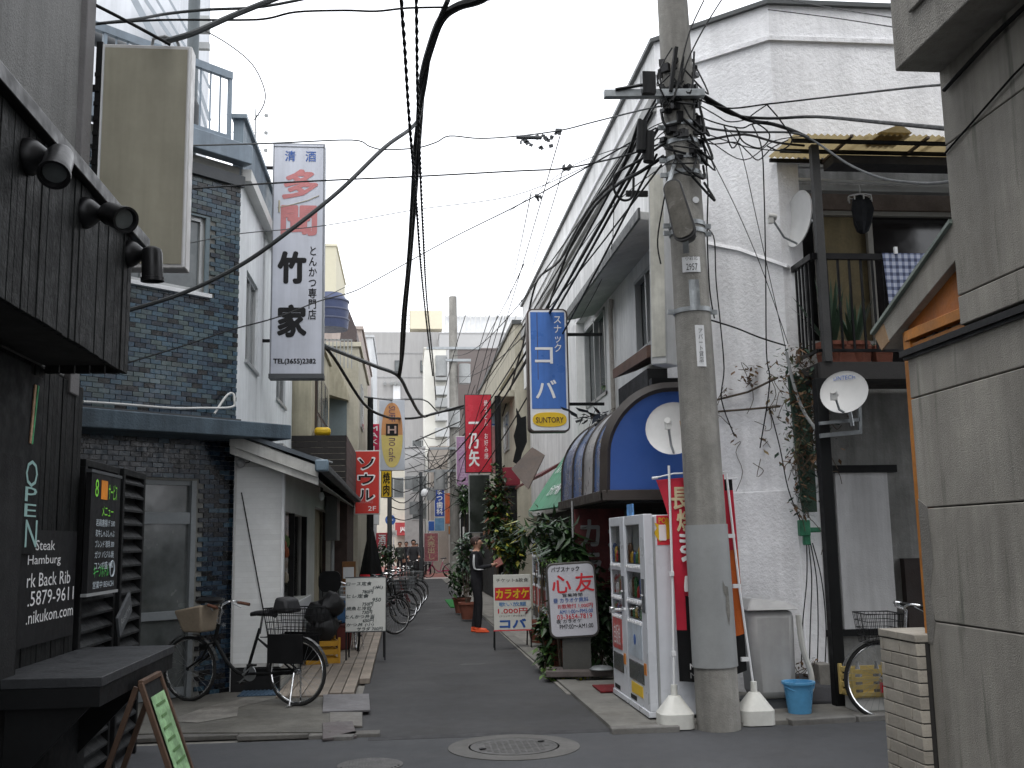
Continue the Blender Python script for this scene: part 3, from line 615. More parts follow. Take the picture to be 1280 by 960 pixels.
g = MB(); g.box(QX, QY+.0, 5.66, 11, QY+.3, 7.36); g.box(QX, QY, -.02, 4.2, QY+.3, 5.66); g.build('front_wall', m_rc, wb_, w=True)
g = MB(); g.box(RX, RY, 5.3, RX+.25, 25.2, 7.42); g.build('alley_wall_upper', m_wall2, wb_, w=True)
strips(11.2, 25.2, 2.2, 5.3, [(12.0, 13.3, 4.0, 5.0), (15.4, 17.2, 3.8, 5.15)], 3.3, .22, 'alley_wall', m_wall2, wb_)
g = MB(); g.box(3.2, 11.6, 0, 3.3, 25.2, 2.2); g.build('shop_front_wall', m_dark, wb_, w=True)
g = MB(); g.box(RX-.02, 17.3, 3.1, 3.1, 19.2, 5.3); g.build('pilaster', m_wall2, wb_, w=True, bev=.01)
for (a, b, c, d) in [(12.0, 13.3, 4.0, 5.0), (15.4, 17.2, 3.8, 5.15)]:
    wf = MB(); t = .05
    for q in ((a, c, b, c+t), (a, d-t, b, d), (a, c, a+t, d), (b-t, c, b, d), ((a+b)/2-.025, c, (a+b)/2+.025, d)): wf.box(3.06, q[0], q[1], 3.14, q[2], q[3])
    wfo = wf.build('window', m_frame, wb_, w=True); gl = MB(); gl.box(3.15, a, c, 3.16, b, d); gl.build('pane', m_glass2, wfo, w=True)
g = MB(); g.box(3.3, 11.6, 0, 11, 25.2, 7.1); g.build('core', m_white_pl, wb_, w=True)
# coping and the string course under it
m_cop = M('dark_coping', (.07, .075, .075), .5, .1, 5)
for (z, o, h, mt) in ((7.4, .05, .05, m_cop), (6.98, .035, .05, MATS['white_roughcast'])):
    g = MB()
    g.hexa([(RX-o, RY-.01, z), (QX-.02, QY-o, z-.04), (QX+.2, QY+.2, z-.04), (RX+.3, RY+.3, z)], [(RX-o, RY-.01, z+h), (QX-.02, QY-o, z+h-.04), (QX+.2, QY+.2, z+h-.04), (RX+.3, RY+.3, z+h)])
    g.box(QX-.02, QY-o, z-.04, 11, QY+.29, z+h-.04); g.box(RX-o, RY-.01, z, RX+.24, 25.25, z+h)
    g.build('coping' if o > .04 else 'string_course', mt, wb_, w=True)
g = MB(); g.box(RX-.06, 11.3, 6.55, RX, 25.2, 6.75); g.build('wall_gutter', M('gutter_grey', (.3, .3, .29), .7, .2, 4, .1, grime=.3), wb_, w=True)
# slanted plaster ledge across the chamfer
A = PP(900, 305, (RX, RY, 0), (-.707, -.707, 0)); Bp = PP(985, 335, (RX, RY, 0), (-.707, -.707, 0))
g = MB(); pts = [A+V((-.1, .1, .02)), A.lerp(Bp, .3)+V((0, 0, .0)), A.lerp(Bp, .65), Bp]; o_ = V((-.045, -.045, 0))
for i in range(3): a, b = pts[i], pts[i+1]; g.hexa([a-o_, b-o_, b+o_*.45, a+o_*.45], [a-o_+V((0, 0, .045)), b-o_+V((0, 0, .045)), b+o_*.2+V((0, 0, .035)), a+o_*.2+V((0, 0, .035))])
g.build('ledge', m_rc, wb_, w=True)
g = MB(); zc = 2.1; g.hexa([(RX-.03, RY, 0), (QX-.01, QY-.03, 0), (QX+.1, QY+.1, 0), (RX+.1, RY+.1, 0)], [(RX-.03, RY, zc-.03), (QX-.01, QY-.03, zc-.03), (QX+.1, QY+.1, zc), (RX+.1, RY+.1, zc)]); g.build('lower_render', m_rc, wb_, w=True)
# window hood along the alley
g = MB(); g.hexa([(2.62, 10.95, 5.12), (2.62, 16.3, 5.12), (3.1, 16.3, 5.22), (3.1, 11.35, 5.22)], [(2.62, 10.95, 5.22), (2.62, 16.3, 5.22), (3.1, 16.3, 5.32), (3.1, 11.35, 5.32)]); g.build('window_hood', M('hood_white', (.5, .5, .48), .75, .15, 3, .1, grime=.3), wb_, w=True, bev=.01)
g = MB(); g.box(2.595, 10.93, 5.13, 2.62, 16.33, 5.25); g.build('hood_edge', m_cop, wb_, w=True)
g = MB(); g.tube([(3.04, 14.7, 5.1), (3.02, 14.7, 4.9), (3.03, 14.75, 3.3)], .035, 8); g.build('downpipe', M('stained_pipe', (.4, .37, .33), .6, .2, 6, .1, grime=.5), wb_, w=True)
# rusty sill box under the near window (brown broken planter roof)
g = MB(); a = [PY(766, 468, 12.2), PY(815, 430, 11.2), PY(840, 440, 11.2), PY(845, 468, 11.4), PY(800, 478, 12.0)]
rb = thing('rusted_hood', 'rust brown broken sheet hood hanging under the big white lightbox', 'hood', PY(800, 460, 11.6))
g = MB(); p0 = PY(766, 462, 13.0); p1 = PY(808, 432, 11.3); g.hexa([p0, p1, p1+V((.45, 0, .12)), p0+V((.3, 0, .1))], [p0-V((0, 0, .12)), p1-V((0, 0, .14)), p1+V((.45, 0, -.02)), p0+V((.3, 0, -.02))]); g.build('sheet', M('rust', (.14, .085, .065), .85, .3, 6, .3, grime=.4), rb, w=True)
g = MB(); g.box(2.72, 11.1, 3.28, 3.3, 11.25, 3.36); g.build('bracket', m_black, rb, w=True)
g = MB(); g.box(2.72, 11.3, 3.15, 3.06, 12.9, 3.5); g.build('backing', m_dark, rb, w=True)
# big white aged vertical lightbox edge-on behind the pole
vb = thing('lightbox_sign', 'tall blank white lightbox with yellow rust stains just left of the pole', 'sign', (2.72, 10.6, 4.5))
g = MB(); g.hexa([(-.13, 0, -1.08), (.03, -.08, -1.08), (.22, .1, -1.08), (.1, .24, -1.08)], [(-.08, 0, 1.1), (.08, -.08, 1.1), (.27, .1, 1.1), (.15, .24, 1.1)])
g.build('sign_box', M('stained_box', (.55, .56, .56), .5, .08, 2, .05, streak=.1), vb, bev=.012)
g = MB(); g.hexa([(-.115, -.015, -1.0), (.015, -.082, -1.0), (.013, -.079, -1.0), (-.113, -.01, -1.0)], [(-.067, -.015, 1.0), (.065, -.082, 1.0), (.063, -.079, 1.0), (-.063, -.01, 1.0)])
g.build('sign_face', M('yellow_stained', (.62, .61, .54), .55, .2, 1.5, .05, streak=.25, grime=.12), vb)
g = MB(); g.box(-.3, .02, 1.05, .2, .07, 1.1) if False else g.box(-.32, .02, .78, -.08, .06, .84); g.build('bracket', m_black, vb)
# ------------------------------------------------------------------ balcony house right of the chamfer
bh = thing('balcony_house', 'old house with a first floor balcony over a shaded parking nook', 'house', (4.2, 10.9, 0))
m_dim = M('dim_plaster', (.3, .3, .285), .85, .2, 2, .2, 50, streak=.3, grime=.4)
g = MB(); g.box(4.2, 10.95, 0, 11, 11.1, 3.3); g.box(4.2, 11.0, 5.3, 11, 11.1, 5.8); g.build('lower_wall', m_dim, bh, w=True)
g = MB(); g.box(4.2, 11.3, 3.3, 11, 11.4, 5.4); g.build('room_back', m_dark, bh, w=True)
g = MB(); g.box(4.2, 10.58, 0, 4.23, 11.0, 5.75); g.build('side_return', M('return_pink', (.4, .36, .35), .85, .15, 3, .2), bh, w=True)
g = MB(); g.box(4.22, 10.9, 5.25, 11, 11.0, 5.5); g.build('lintel', M('old_lintel', (.13, .1, .08), .8, .3, 4, .2), bh, w=True, bev=.01)
wd_ = MB()
for q in ((4.62, 3.4, 4.68, 5.24), (5.24, 3.4, 5.3, 5.24), (6.4, 3.4, 6.46, 5.24), (7.0, 3.4, 7.06, 5.24)): wd_.box(q[0], 10.93, q[1], q[2], 10.99, q[3])
wd_.box(4.62, 10.93, 5.2, 8, 10.99, 5.26); wo2 = wd_.build('window', M('pale_frame', (.33, .32, .29), .6, .1, 4), bh, w=True)
g = MB(); g.box(4.68, 11.0, 3.4, 5.24, 11.01, 5.2); g.build('curtain', M('yellow_curtain', (.22, .18, .1), .85, .2, 5, .1, streak=.2), wo2, w=True)
g = MB(); g.box(5.3, 11.0, 3.4, 8, 11.01, 5.2); g.build('pane', glass('black_pane', (.012, .01, .01), .05), wo2, w=True)
g = MB(); g.box(4.23, 10.94, 3.3, 5.3, 10.98, 3.75); g.box(5.6, 10.94, 3.3, 8, 10.98, 3.7); g.build('window_apron', M('apron_grey', (.3, .29, .27), .7, .1, 4, .1), bh, w=True)
g = MB(); g.box(4.66, 10.9, .62, 5.25, 10.95, 2.28); g.box(4.3, 10.9, .62, 4.62, 10.95, 2.25); g.build('white_door_panel', rough_plaster('panel_white', (.6, .6, .6), .15, .15, .006, 50), bh, w=True)
g = MB(); g.box(4.25, 10.86, 2.28, 5.35, 10.96, 2.36); g.build('door_head', m_black, bh, w=True)
g = MB(); g.box(4.25, 10.88, .55, 5.5, 10.97, .62); g.build('door_sill', m_black, bh, w=True)
g = MB(); g.box(5.35, 10.85, 0, 5.6, 10.97, 1.35); g.build('dark_pier', M('dark_brown', (.03, .022, .02), .8, .2, 4), bh, w=True)
# balcony
bl = MB(); bl.box(4.08, 9.72, 3.13, 9, 9.82, 3.3); bl.box(4.08, 9.8, 3.13, 4.18, 10.9, 3.3); bl.box(4.1, 9.82, 3.2, 9, 10.9, 3.24); bl.build('balcony_deck', M('deck_dark', (.03, .028, .027), .7, .2, 4, .1), bh, w=True)
g = MB(); g.beam((4.08, 9.76, 4.38), (9, 9.76, 4.38), .05, .06); g.beam((4.08, 9.76, 4.38), (4.08, 10.5, 4.38), .05, .06); g.beam((4.08, 9.76, 3.42), (9, 9.76, 3.42), .03, .03); g.beam((4.08, 9.76, 3.42), (4.08, 10.5, 3.42), .03, .03); g.build('railing', m_blackmetal, bh, w=True)
for k in range(20):
    g = MB(); x = 4.22+k*.12; g.box(x-.01, 9.75, 3.43, x+.01, 9.77, 4.36); g.build('baluster', m_blackmetal, bh, w=True)
for k in range(8):
    g = MB(); y = 9.85+k*.09; g.box(4.07, y-.01, 3.43, 4.09, y+.01, 4.36); g.build('baluster', m_blackmetal, bh, w=True)
g = MB(); g.box(4.0, 9.66, 0, 4.11, 9.77, 3.13); g.build('ground_post', m_black, bh, w=True, bev=.004)
g = MB(); g.box(4.12, 9.7, 3.3, 4.2, 9.78, 5.54); g.build('roof_post', M('post_grey', (.05, .05, .05), .7, .2, 5, .2), bh, w=True, bev=.004)
# corrugated plastic roof on dark purlins
m_cor = M('amber_corrugated', (.36, .29, .15), .45, .25, 3, .05, 20, grime=.3)
_t = m_cor.node_tree; _tr = _t.nodes.new('ShaderNodeBsdfTranslucent'); _tr.inputs[0].default_value = (.36, .29, .16, 1); _mx = _t.nodes.new('ShaderNodeMixShader'); _mx.inputs[0].default_value = .55
_t.links.new(_t.nodes['Principled BSDF'].outputs[0], _mx.inputs[1]); _t.links.new(_tr.outputs[0], _mx.inputs[2]); _t.links.new(_mx.outputs[0], _t.nodes['Material Output'].inputs[0])
def corr(x0, x1, y0, z0, y1, z1, par, tilt=0):
    g = MB(); n = int((x1-x0)/.032); pr = []
    for i in range(n+1):
        x = x0+(x1-x0)*i/n; d = .012*math.sin(i*math.pi/1.0+.5*math.pi) ; pr.append((x, d))
    for i in range(n): (xa, da), (xb, db) = pr[i], pr[i+1]; g.poly([(xa, y0, z0+da), (xb, y0, z0+db), (xb, y1, z1+db+tilt), (xa, y1, z1+da+tilt)])
    return g.build('roof_sheet', m_cor, par, w=True)
x = 3.88
for k in range(7): corr(x, x+.8, 9.5+.01*(k % 2), 5.56+.02*(k % 2), 10.27, 5.61+.02*(k % 2), bh, .0); x += .77
for yy, zz in ((9.6, 5.535), (9.93, 5.555), (10.24, 5.57)): g = MB(); g.box(3.88, yy-.015, zz-.02, 9, yy+.02, zz+.015); g.build('purlin', m_black, bh, w=True)
g = MB(); g.box(4.45, 9.95, 5.44, 9, 10.2, 5.53); g.build('dark_tarp', M('tarp', (.05, .05, .055), .8, .2, 4, .2), bh, w=True)
for xx in (4.45, 5.25, 6.05, 6.9): g = MB(); g.box(xx, 9.5, 5.545, xx+.03, 10.27, 5.57); g.build('rafter', m_brownframe, bh, w=True)
for xx in (5.0, 5.95): g = MB(); g.hexa([(xx-.25, 9.5, 5.6), (xx+.1, 9.5, 5.6), (xx+.1, 9.9, 5.63), (xx-.25, 9.9, 5.63)], [(xx-.24, 9.5, 5.605), (xx-.02, 9.5, 5.69), (xx-.02, 9.9, 5.72), (xx-.24, 9.9, 5.64)]); g.build('roof_patch', m_cor, bh, w=True)
g = MB(); g.cyl((4.2, 10.3, 5.38), (9, 10.3, 5.28), .02, n=8); g.build('laundry_pole', m_offwhite, bh, w=True)
g = MB(); g.box(4.22, 10.4, 5.3, 9, 10.5, 5.36); g.box(4.2, 10.36, 5.55, 9, 10.42, 5.58); g.build('eave_strip', m_grey, bh, w=True)
# octopus hanger with black garment
hg = thing('laundry_hanger', 'black garment drying on a pegged clip hanger above the balcony', 'laundry', V((4.87, 10.28, 5.28))); hg.scale = (.75, .75, .75)
g = MB(); g.tube([(0, 0, .06), (.01, 0, .0), (0, 0, -.1)], .006, 6); g.tube([(.17*math.cos(a*.7), .12*math.sin(a*.7), -.11) for a in range(9)], .007, 6, True); g.tube([(-.17, 0, -.11), (0, 0, -.08), (.17, 0, -.11)], .006, 6); g.build('hanger', m_white, hg)
for k in range(8):
    a = k*.785; g = MB(); g.cbox((.17*math.cos(a), .12*math.sin(a), -.15), .02, .015, .07, a); g.build('peg', m_offwhite, hg)
g = MB(); n = 18
for (z0, r0, z1, r1) in ((-.1, .05, -.16, .13), (-.16, .13, -.32, .15), (-.32, .15, -.5, .12), (-.5, .12, -.62, .075), (-.62, .075, -.66, .03)):
    for i in range(n):
        a0, a1 = 2*math.pi*i/n, 2*math.pi*(i+1)/n; f = lambda a, r: r*(1+.3*math.sin(3*a+r*20)+.12*math.sin(7*a)); g.poly([(f(a0, r0)*math.cos(a0), f(a0, r0)*.7*math.sin(a0), z0), (f(a1, r0)*math.cos(a1), f(a1, r0)*.7*math.sin(a1), z0), (f(a1, r1)*math.cos(a1), f(a1, r1)*.7*math.sin(a1), z1), (f(a0, r1)*math.cos(a0), f(a0, r1)*.7*math.sin(a0), z1)])
g.build('garment', M('black_cloth', (.012, .014, .018), .9, .3, 8), hg)
# plaid cloth on the rail
pc = thing('drying_cloth', 'blue and grey plaid cloth pegged over the balcony railing', 'cloth', V((4.8, 9.74, 4.4)))
mpl = M('plaid', (.3, .33, .42), .9, .05, 3, .1, 200); t = mpl.node_tree
chk = []
tc = t.nodes.new('ShaderNodeTexCoord'); sep = t.nodes.new('ShaderNodeSeparateXYZ'); t.links.new(tc.outputs['Object'], sep.inputs[0])
acc = None
for ax_, fr in (('X', 95), ('Z', 85)):
    s1 = t.nodes.new('ShaderNodeMath'); s1.operation = 'MULTIPLY'; s1.inputs[1].default_value = fr; t.links.new(sep.outputs[ax_], s1.inputs[0])
    s2 = t.nodes.new('ShaderNodeMath'); s2.operation = 'SINE'; t.links.new(s1.outputs[0], s2.inputs[0])
    s3 = t.nodes.new('ShaderNodeMath'); s3.operation = 'GREATER_THAN'; s3.inputs[1].default_value = .1; t.links.new(s2.outputs[0], s3.inputs[0])
    if acc is None: acc = s3
    else: s4 = t.nodes.new('ShaderNodeMath'); s4.operation = 'ADD'; t.links.new(acc.outputs[0], s4.inputs[0]); t.links.new(s3.outputs[0], s4.inputs[1]); acc = s4
cr = t.nodes.new('ShaderNodeValToRGB'); cr.color_ramp.elements[0].color = (.42, .45, .55, 1); cr.color_ramp.elements[1].color = (.05, .06, .11, 1); e_ = cr.color_ramp.elements.new(.5); e_.color = (.17, .2, .3, 1)
s5 = t.nodes.new('ShaderNodeMath'); s5.operation = 'MULTIPLY'; s5.inputs[1].default_value = .5; t.links.new(acc.outputs[0], s5.inputs[0]); t.links.new(s5.outputs[0], cr.inputs[0]); t.links.new(cr.outputs[0], t.nodes['Principled BSDF'].inputs['Base Color'])
g = MB(); n = 16
for i in range(n):
    for j in range(8):
        def cp(i, j): x = i/n*.62; return V((x+.04*(j/8)*(1 if i < 3 else 0), -.012-.012*math.sin(i*1.7)*(j/8), .015-j/8*.62+.0*i))
        g.poly([cp(i, j), cp(i+1, j), cp(i+1, j+1), cp(i, j+1)])
g.build('cloth', mpl, pc); g = MB(); g.cbox((.14, -.02, .04), .03, .03, .07); g.build('peg', m_white, pc)
# potted agave plants on the balcony
m_terr = M('terracotta', (.2, .07, .045), .8, .2, 5, .1)
def leafblade(mb, base, d, up, L_, w_, droop=.2, mi=0, n=4):
    d = V(d).normalized(); s = d.cross(V((0, 0, 1))).normalized(); pts = []
    for i in range(n+1):
        t_ = i/n; p = base+d*(L_*t_*(1-up))+V((0, 0, 1))*(L_*(up*t_-droop*t_*t_)); ww = w_*(1-t_)**.6*(.55+.45*min(1, t_*4)); pts.append((p-s*ww, p+s*ww))
    for i in range(n): mb.poly([pts[i][0], pts[i][1], pts[i+1][1], pts[i+1][0]], mi)
for k, (px, py, ln, lb) in enumerate(((1040, 440, .75, 'spiky agave plant in a terracotta pot behind the balcony bars'), (1068, 442, .55, 'smaller dark spiky plant right of the tall agave on the balcony'))):
    p = PY(px, py, 10.0); p.z = 3.3; pl_ = thing('potted_plant', lb, 'plant', p)
    g = MB(); g.lathe((0, 0, 0), [(.11, 0), (.15, .2), (.165, .2), (.165, .24), (.14, .24), (.13, .2), (.01, .2)], 20); g.build('pot', m_terr, pl_)
    g = MB()
    for i in range(22):
        a = i*2.4; leafblade(g, V((.03*math.cos(a), .03*math.sin(a), .2)), (math.cos(a), math.sin(a), 0), rnd.uniform(.6, .97), ln*rnd.uniform(.8, 1.4), .03, rnd.uniform(0, .15))
    g.build('leaves', M('agave_leaf', (.045, .085, .05), .5, .3, 6, .05), pl_, smooth=False)
for k, (px, lb) in enumerate(((1055, 'long red-brown trough planter on the balcony deck'), (1102, 'small terracotta pot at the right end of the balcony deck'))):
    p = PY(px, 446, 9.95); p.z = 3.3; tp = thing('planter', lb, 'planter', p); L_ = .5 if k == 0 else .16
    g = MB(); g.hexa([(-L_/2, -.06, 0), (L_/2, -.06, 0), (L_/2, .06, 0), (-L_/2, .06, 0)], [(-L_/2-.02, -.08, .2), (L_/2+.02, -.08, .2), (L_/2+.02, .08, .2), (-L_/2-.02, .08, .2)]); g.build('trough', m_terr, tp, bev=.008)
    g = MB()
    for i in range(26): a = rnd.random()*6.3; leafblade(g, V((rnd.uniform(-L_/2, L_/2), 0, .19)), (math.cos(a), math.sin(a), 0), .6, rnd.uniform(.08, .18), .012, .3, n=2)
    g.build('leaves', m_green, tp, smooth=False)
# ================================================================== RIGHT NEAR: GREY CONCRETE PANEL BUILDING
DX = 2.9
cb = thing('concrete_building', 'grey pebble-dash concrete building filling the right edge', 'building', (DX, 5, 0))
m_peb = rough_plaster('pebble_dash', (.36, .34, .3), .2, .1, .008, 130, .14)
def panel(y0, y1, z0, z1, d=0): g = MB(); g.box(DX+d, y0, z0, DX+.12, y1, z1); return g.build('panel', m_peb, cb, w=True, bev=.006)
g = MB(); g.box(DX+.1, -4, 0, 9, 5.06, 11); g.box(DX+.1, 4, 0, 5.0, 5.62, 2.6); g.build('core', m_dark, cb, w=True)
for (z0, z1) in ((-.02, 1.115), (1.13, 1.735), (1.75, 2.36), (2.375, 2.6)): panel(3.4, 5.66, z0, z1+.009); panel(1.0, 3.39, z0, z1+.009)
for (z0, z1) in ((2.68, 2.833), (2.838, 3.662), (3.668, 12)): panel(1.0, 5.07, z0, z1, .0)
g = MB(); g.box(DX-.03, 1, 2.62, DX+.05, 5.7, 2.655); g.box(DX-.012, 1, 2.6, DX+.04, 5.69, 2.62); g.build('flashing', m_blackmetal, cb, w=True)
# sloping wing wall with metal coping
def sl(y, z0): return z0
T0, T1 = (5.06, 3.23), (6.05, 2.83); U0, U1 = (5.06, 3.03), (5.87, 2.75)
g = MB(); g.prism([(DX, T0[0], T0[1]), (DX, T1[0], T1[1]), (DX, U1[0]+.1, U1[1]-.03), (DX, U0[0], U0[1])], (.6, 0, 0)); g.build('sloped_canopy', m_peb, cb, w=True, bev=.004)
g = MB(); g.prism([(DX-.02, T0[0], T0[1]+.002), (DX-.02, T1[0]+.02, T1[1]+.0), (DX-.02, T1[0]+.02, T1[1]+.022), (DX-.02, T0[0], T0[1]+.024)], (.62, 0, 0)); g.build('canopy_coping', M('verdigris_coping', (.2, .24, .21), .5, .2, 5), cb, w=True)
m_or = M('orange_wood', (.5, .19, .03), .5, .2, 6, .1, 30, streak=.1)
g = MB(); g.box(DX+.0, T1[0]-.12, T1[1]-.14, DX+.01, T1[0]-.0, T1[1]+.01) if False else g.prism([(DX-.004, T1[0]-.13, T1[1]+.04), (DX-.004, T1[0], T1[1]-.01), (DX-.004, U1[0]+.1, U1[1]-.035), (DX-.004, U1[0]-.0, U1[1]+.0)], (.01, 0, 0)); g.build('canopy_end', M('tan_board', (.3, .19, .1), .6, .1, 4), cb, w=True)
g = MB(); g.box(DX+.03, 5.68, .98, DX+.1, 5.76, 2.78); g.build('orange_post', m_or, cb, w=True, bev=.004)
g = MB(); g.box(DX+.05, 5.07, 2.78, DX+.09, 5.72, 3.0); g.build('orange_panel', M('orange_board', (.42, .14, .025), .5, .2, 6, .1, 30), cb, w=True)
g = MB(); g.box(DX+.02, 5.07, 2.72, DX+.08, 5.72, 2.78); g.build('orange_rail', m_or, cb, w=True, bev=.003)
g = MB(); g.box(DX+.12, 5.07, 2.6, DX+.14, 5.72, 2.72); g.build('grille_back', m_dark, cb, w=True)
for k in range(4): g = MB(); y = 5.16+k*.14; g.box(DX+.06, y, 2.655, DX+.08, y+.03, 2.72); g.build('grille_bar', m_brownframe, cb, w=True)
g = MB(); g.box(DX+.04, 5.1, 2.68, DX+.07, 5.7, 2.7); g.build('grille_rail', m_or, cb, w=True)
# overhanging balcony box high up
OX = 2.65
g = MB(); g.box(OX, 1, 4.08, DX+.3, 5.07, 12); g.build('overhang', M('overhang_mortar', (.33, .315, .285), .9, .15, 2, .5, 90, streak=.2), cb, w=True, bev=.01)
g = MB(); g.box(OX-.02, 1, 4.3, OX, 4.85, 12); g.build('overhang_panel', MATS['overhang_mortar'], cb, w=True, bev=.008)
g = MB(); g.tube([(DX-.02, 5.0, 3.95), (DX-.03, 4.5, 4.0), (DX-.02, 3.9, 4.04)], .012, 6); g.tube([(DX-.01, 5.06, 3.62), (DX-.015, 4.4, 3.75), (DX-.01, 3.6, 3.86)], .006, 5); g.build('wall_cable', m_black, cb, w=True)
# chipped pale render at the lower corner + stains built in the plaster material
g = MB(); g.prism([(DX-.003, 5.66, 1.8), (DX-.003, 5.56, 1.75), (DX-.003, 5.54, 1.45), (DX-.003, 5.60, 1.3), (DX-.003, 5.57, 1.12), (DX-.003, 5.62, 1.0), (DX-.003, 5.67, 1.0)], (.003, 0, 0)); g.build('chipped_render', m_conc, cb, w=True)
# dark weeping stains with their own shape in the render: stretched noise in the wall material
_t = m_peb.node_tree; _b = _t.nodes['Principled BSDF']; _src = _b.inputs['Base Color'].links[0].from_socket
_g = _t.nodes.new('ShaderNodeTexCoord'); _mp = _t.nodes.new('ShaderNodeMapping'); _mp.inputs['Scale'].default_value = (3, 9, .9); _n = _t.nodes.new('ShaderNodeTexNoise'); _n.inputs['Detail'].default_value = 5; _n.inputs['Scale'].default_value = 1.3
_t.links.new(_g.outputs['Object'], _mp.inputs[0]); _t.links.new(_mp.outputs[0], _n.inputs[0])
_r = _t.nodes.new('ShaderNodeMapRange'); _r.inputs[1].default_value = .6; _r.inputs[2].default_value = .74; _r.inputs[3].default_value = 0; _r.inputs[4].default_value = .75; _t.links.new(_n.outputs[0], _r.inputs[0])
_x = _t.nodes.new('ShaderNodeMixRGB'); _x.inputs[2].default_value = (.1, .11, .09, 1); _t.links.new(_src, _x.inputs[1]); _t.links.new(_r.outputs[0], _x.inputs[0]); _t.links.new(_x.outputs[0], _b.inputs['Base Color'])
# beige brick pier
pr_ = thing('brick_pier', 'low beige brick pier with dark joints at the foot of the concrete building', 'pier', (DX-.1, 5.9, 0))
m_bb = M('beige_brick', (.36, .33, .28), .8, .12, 6, .2, 60, pv=.14, grime=.1)
g = MB(); g.box(DX-.06, 5.67, 0, DX+.2, 6.1, 1.02); g.build('mortar_core', M('dark_mortar', (.03, .028, .026), .95), pr_, w=True)
z = 1.0; r = 0
while z > 0:
    ys = [5.67, 5.76, 5.95, 6.11] if r % 2 else [5.67, 5.86, 6.05, 6.11]
    ys = [5.665, 5.77, 5.98, 6.115] if r % 2 else [5.665, 5.87, 6.075, 6.115]
    for a, b in zip(ys, ys[1:]): g = MB(); g.box(DX-.075, a+.004, z-.066, DX-.02, b-.004, z); g.build('brick', m_bb, pr_, w=True, bev=.003)
    for xa, xb in (((DX-.075, DX+.06), (DX+.07, DX+.2)) if r % 2 else ((DX-.075, DX-.01), (DX+.0, DX+.2))): g = MB(); g.box(xa+.002, 6.09, z-.066, xb, 6.12, z); g.build('brick', m_bb, pr_, w=True, bev=.003)
    z -= .072; r += 1
for a, b in ((5.665, 5.88), (5.888, 6.12)): g = MB(); g.box(DX-.08, a, 1.008, DX+.2, b, 1.05); g.build('coping_brick', m_bb, pr_, w=True, bev=.004)
# ================================================================== UTILITY POLE
PB = V((2.66, 8.95, 0)); 
def pax(z): return V((2.66-.0195*z, 8.95, z))
def prad(z): return .186-.0068*z
up = thing('utility_pole', 'thick concrete utility pole with grey wrap beside the vending machines', 'utility pole', PB)
g = MB(); zs = [0, .9, 1.9, 3.0, 4.5, 6.0, 8.5]; g.tube([pax(z) for z in zs], [prad(z) for z in zs], 28)
g.build('shaft', M('pole_concrete', (.27, .262, .24), .9, .2, 2.5, .35, 70, streak=.25, grime=.15), up, w=True)
g = MB(); g.tube([pax(.52), pax(1.72)], [prad(.52)+.012, prad(1.72)+.01], 32); g.build('grey_wrap', M('pole_wrap', (.28, .29, .29), .6, .08, 2, .08, 60, grime=.12), up, w=True)
# torn patch on the wrap
def onpole(z, a, r=.002): return pax(z)+V((math.cos(a), math.sin(a), 0))*(prad(z)+r)
g = MB(); pts = []
for (da, z) in ((.0, 1.25), (.1, 1.2), (.3, 1.19), (.33, .98), (.2, .86), (.08, 1.0), (.12, 1.1), (.02, 1.14)): pts.append(onpole(z, R(-72)+da, .014))
g.poly(pts); g.build('torn_patch', M('old_poster_glue', (.17, .165, .15), .9, .35, 14, .2, 60), up, w=True, fixn=False)
for z in (3.62, 4.35, 4.42, 4.9, 5.04, 5.2, 5.36, 5.62):
    g = MB(); g.tube([pax(z-.02), pax(z+.02)], [prad(z)+.012]*2, 28)
    for s_ in (-1, 1): g.cbox(pax(z)+V((s_*(prad(z)+.03), 0, 0)), .07, .03, .04)
    g.build('steel_band', m_steel, up, w=True)
def plate(z, w_, h_, off, name, mt, a0=-100):
    g = MB(); n = 5; half = w_/2/prad(z); L0 = [onpole(z-h_/2, R(a0)-half+2*half*i/n, off) for i in range(n+1)]; 
    for i in range(n):
        a, b = L0[i], L0[i+1]; u_ = V((-.0195*h_, 0, h_)); g.poly([a, b, b+u_, a+u_])
    return g.build(name, mt, up, w=True, fixn=False)
plate(4.02, .16, .14, .006, 'number_plate', m_white)
p_ = plate(3.28, .08, .37, .006, 'sticker', m_white, -88); plate(3.75, .09, .26, .005, 'sticker', m_steel, -96)
tt = text('2957', 0, 0, .1, .06, m_inkblack, up, 0); tt.location = (onpole(3.99, R(-100), .03)-PB)+V((0, 0, 0)); tt.rotation_euler = (0, 0, R(-10))
tt = text('小岩北', 0, 0, .11, .04, m_inkblack, up, 0); tt.location = (onpole(4.07, R(-100), .03)-PB); tt.rotation_euler = (0, 0, R(-10))
tt = text('アパート貸店', 0, 0, .04, .3, m_inkblack, up, 0, vert=True); tt.location = (onpole(3.28, R(-88), .014)-PB)
g = MB(); g.lathe(onpole(4.62, R(-70), .0), [(.03, 0), (.03, .01)], 14, Matrix.Rotation(R(90), 3, 'X')); g.build('round_tag', m_white, up, w=True)
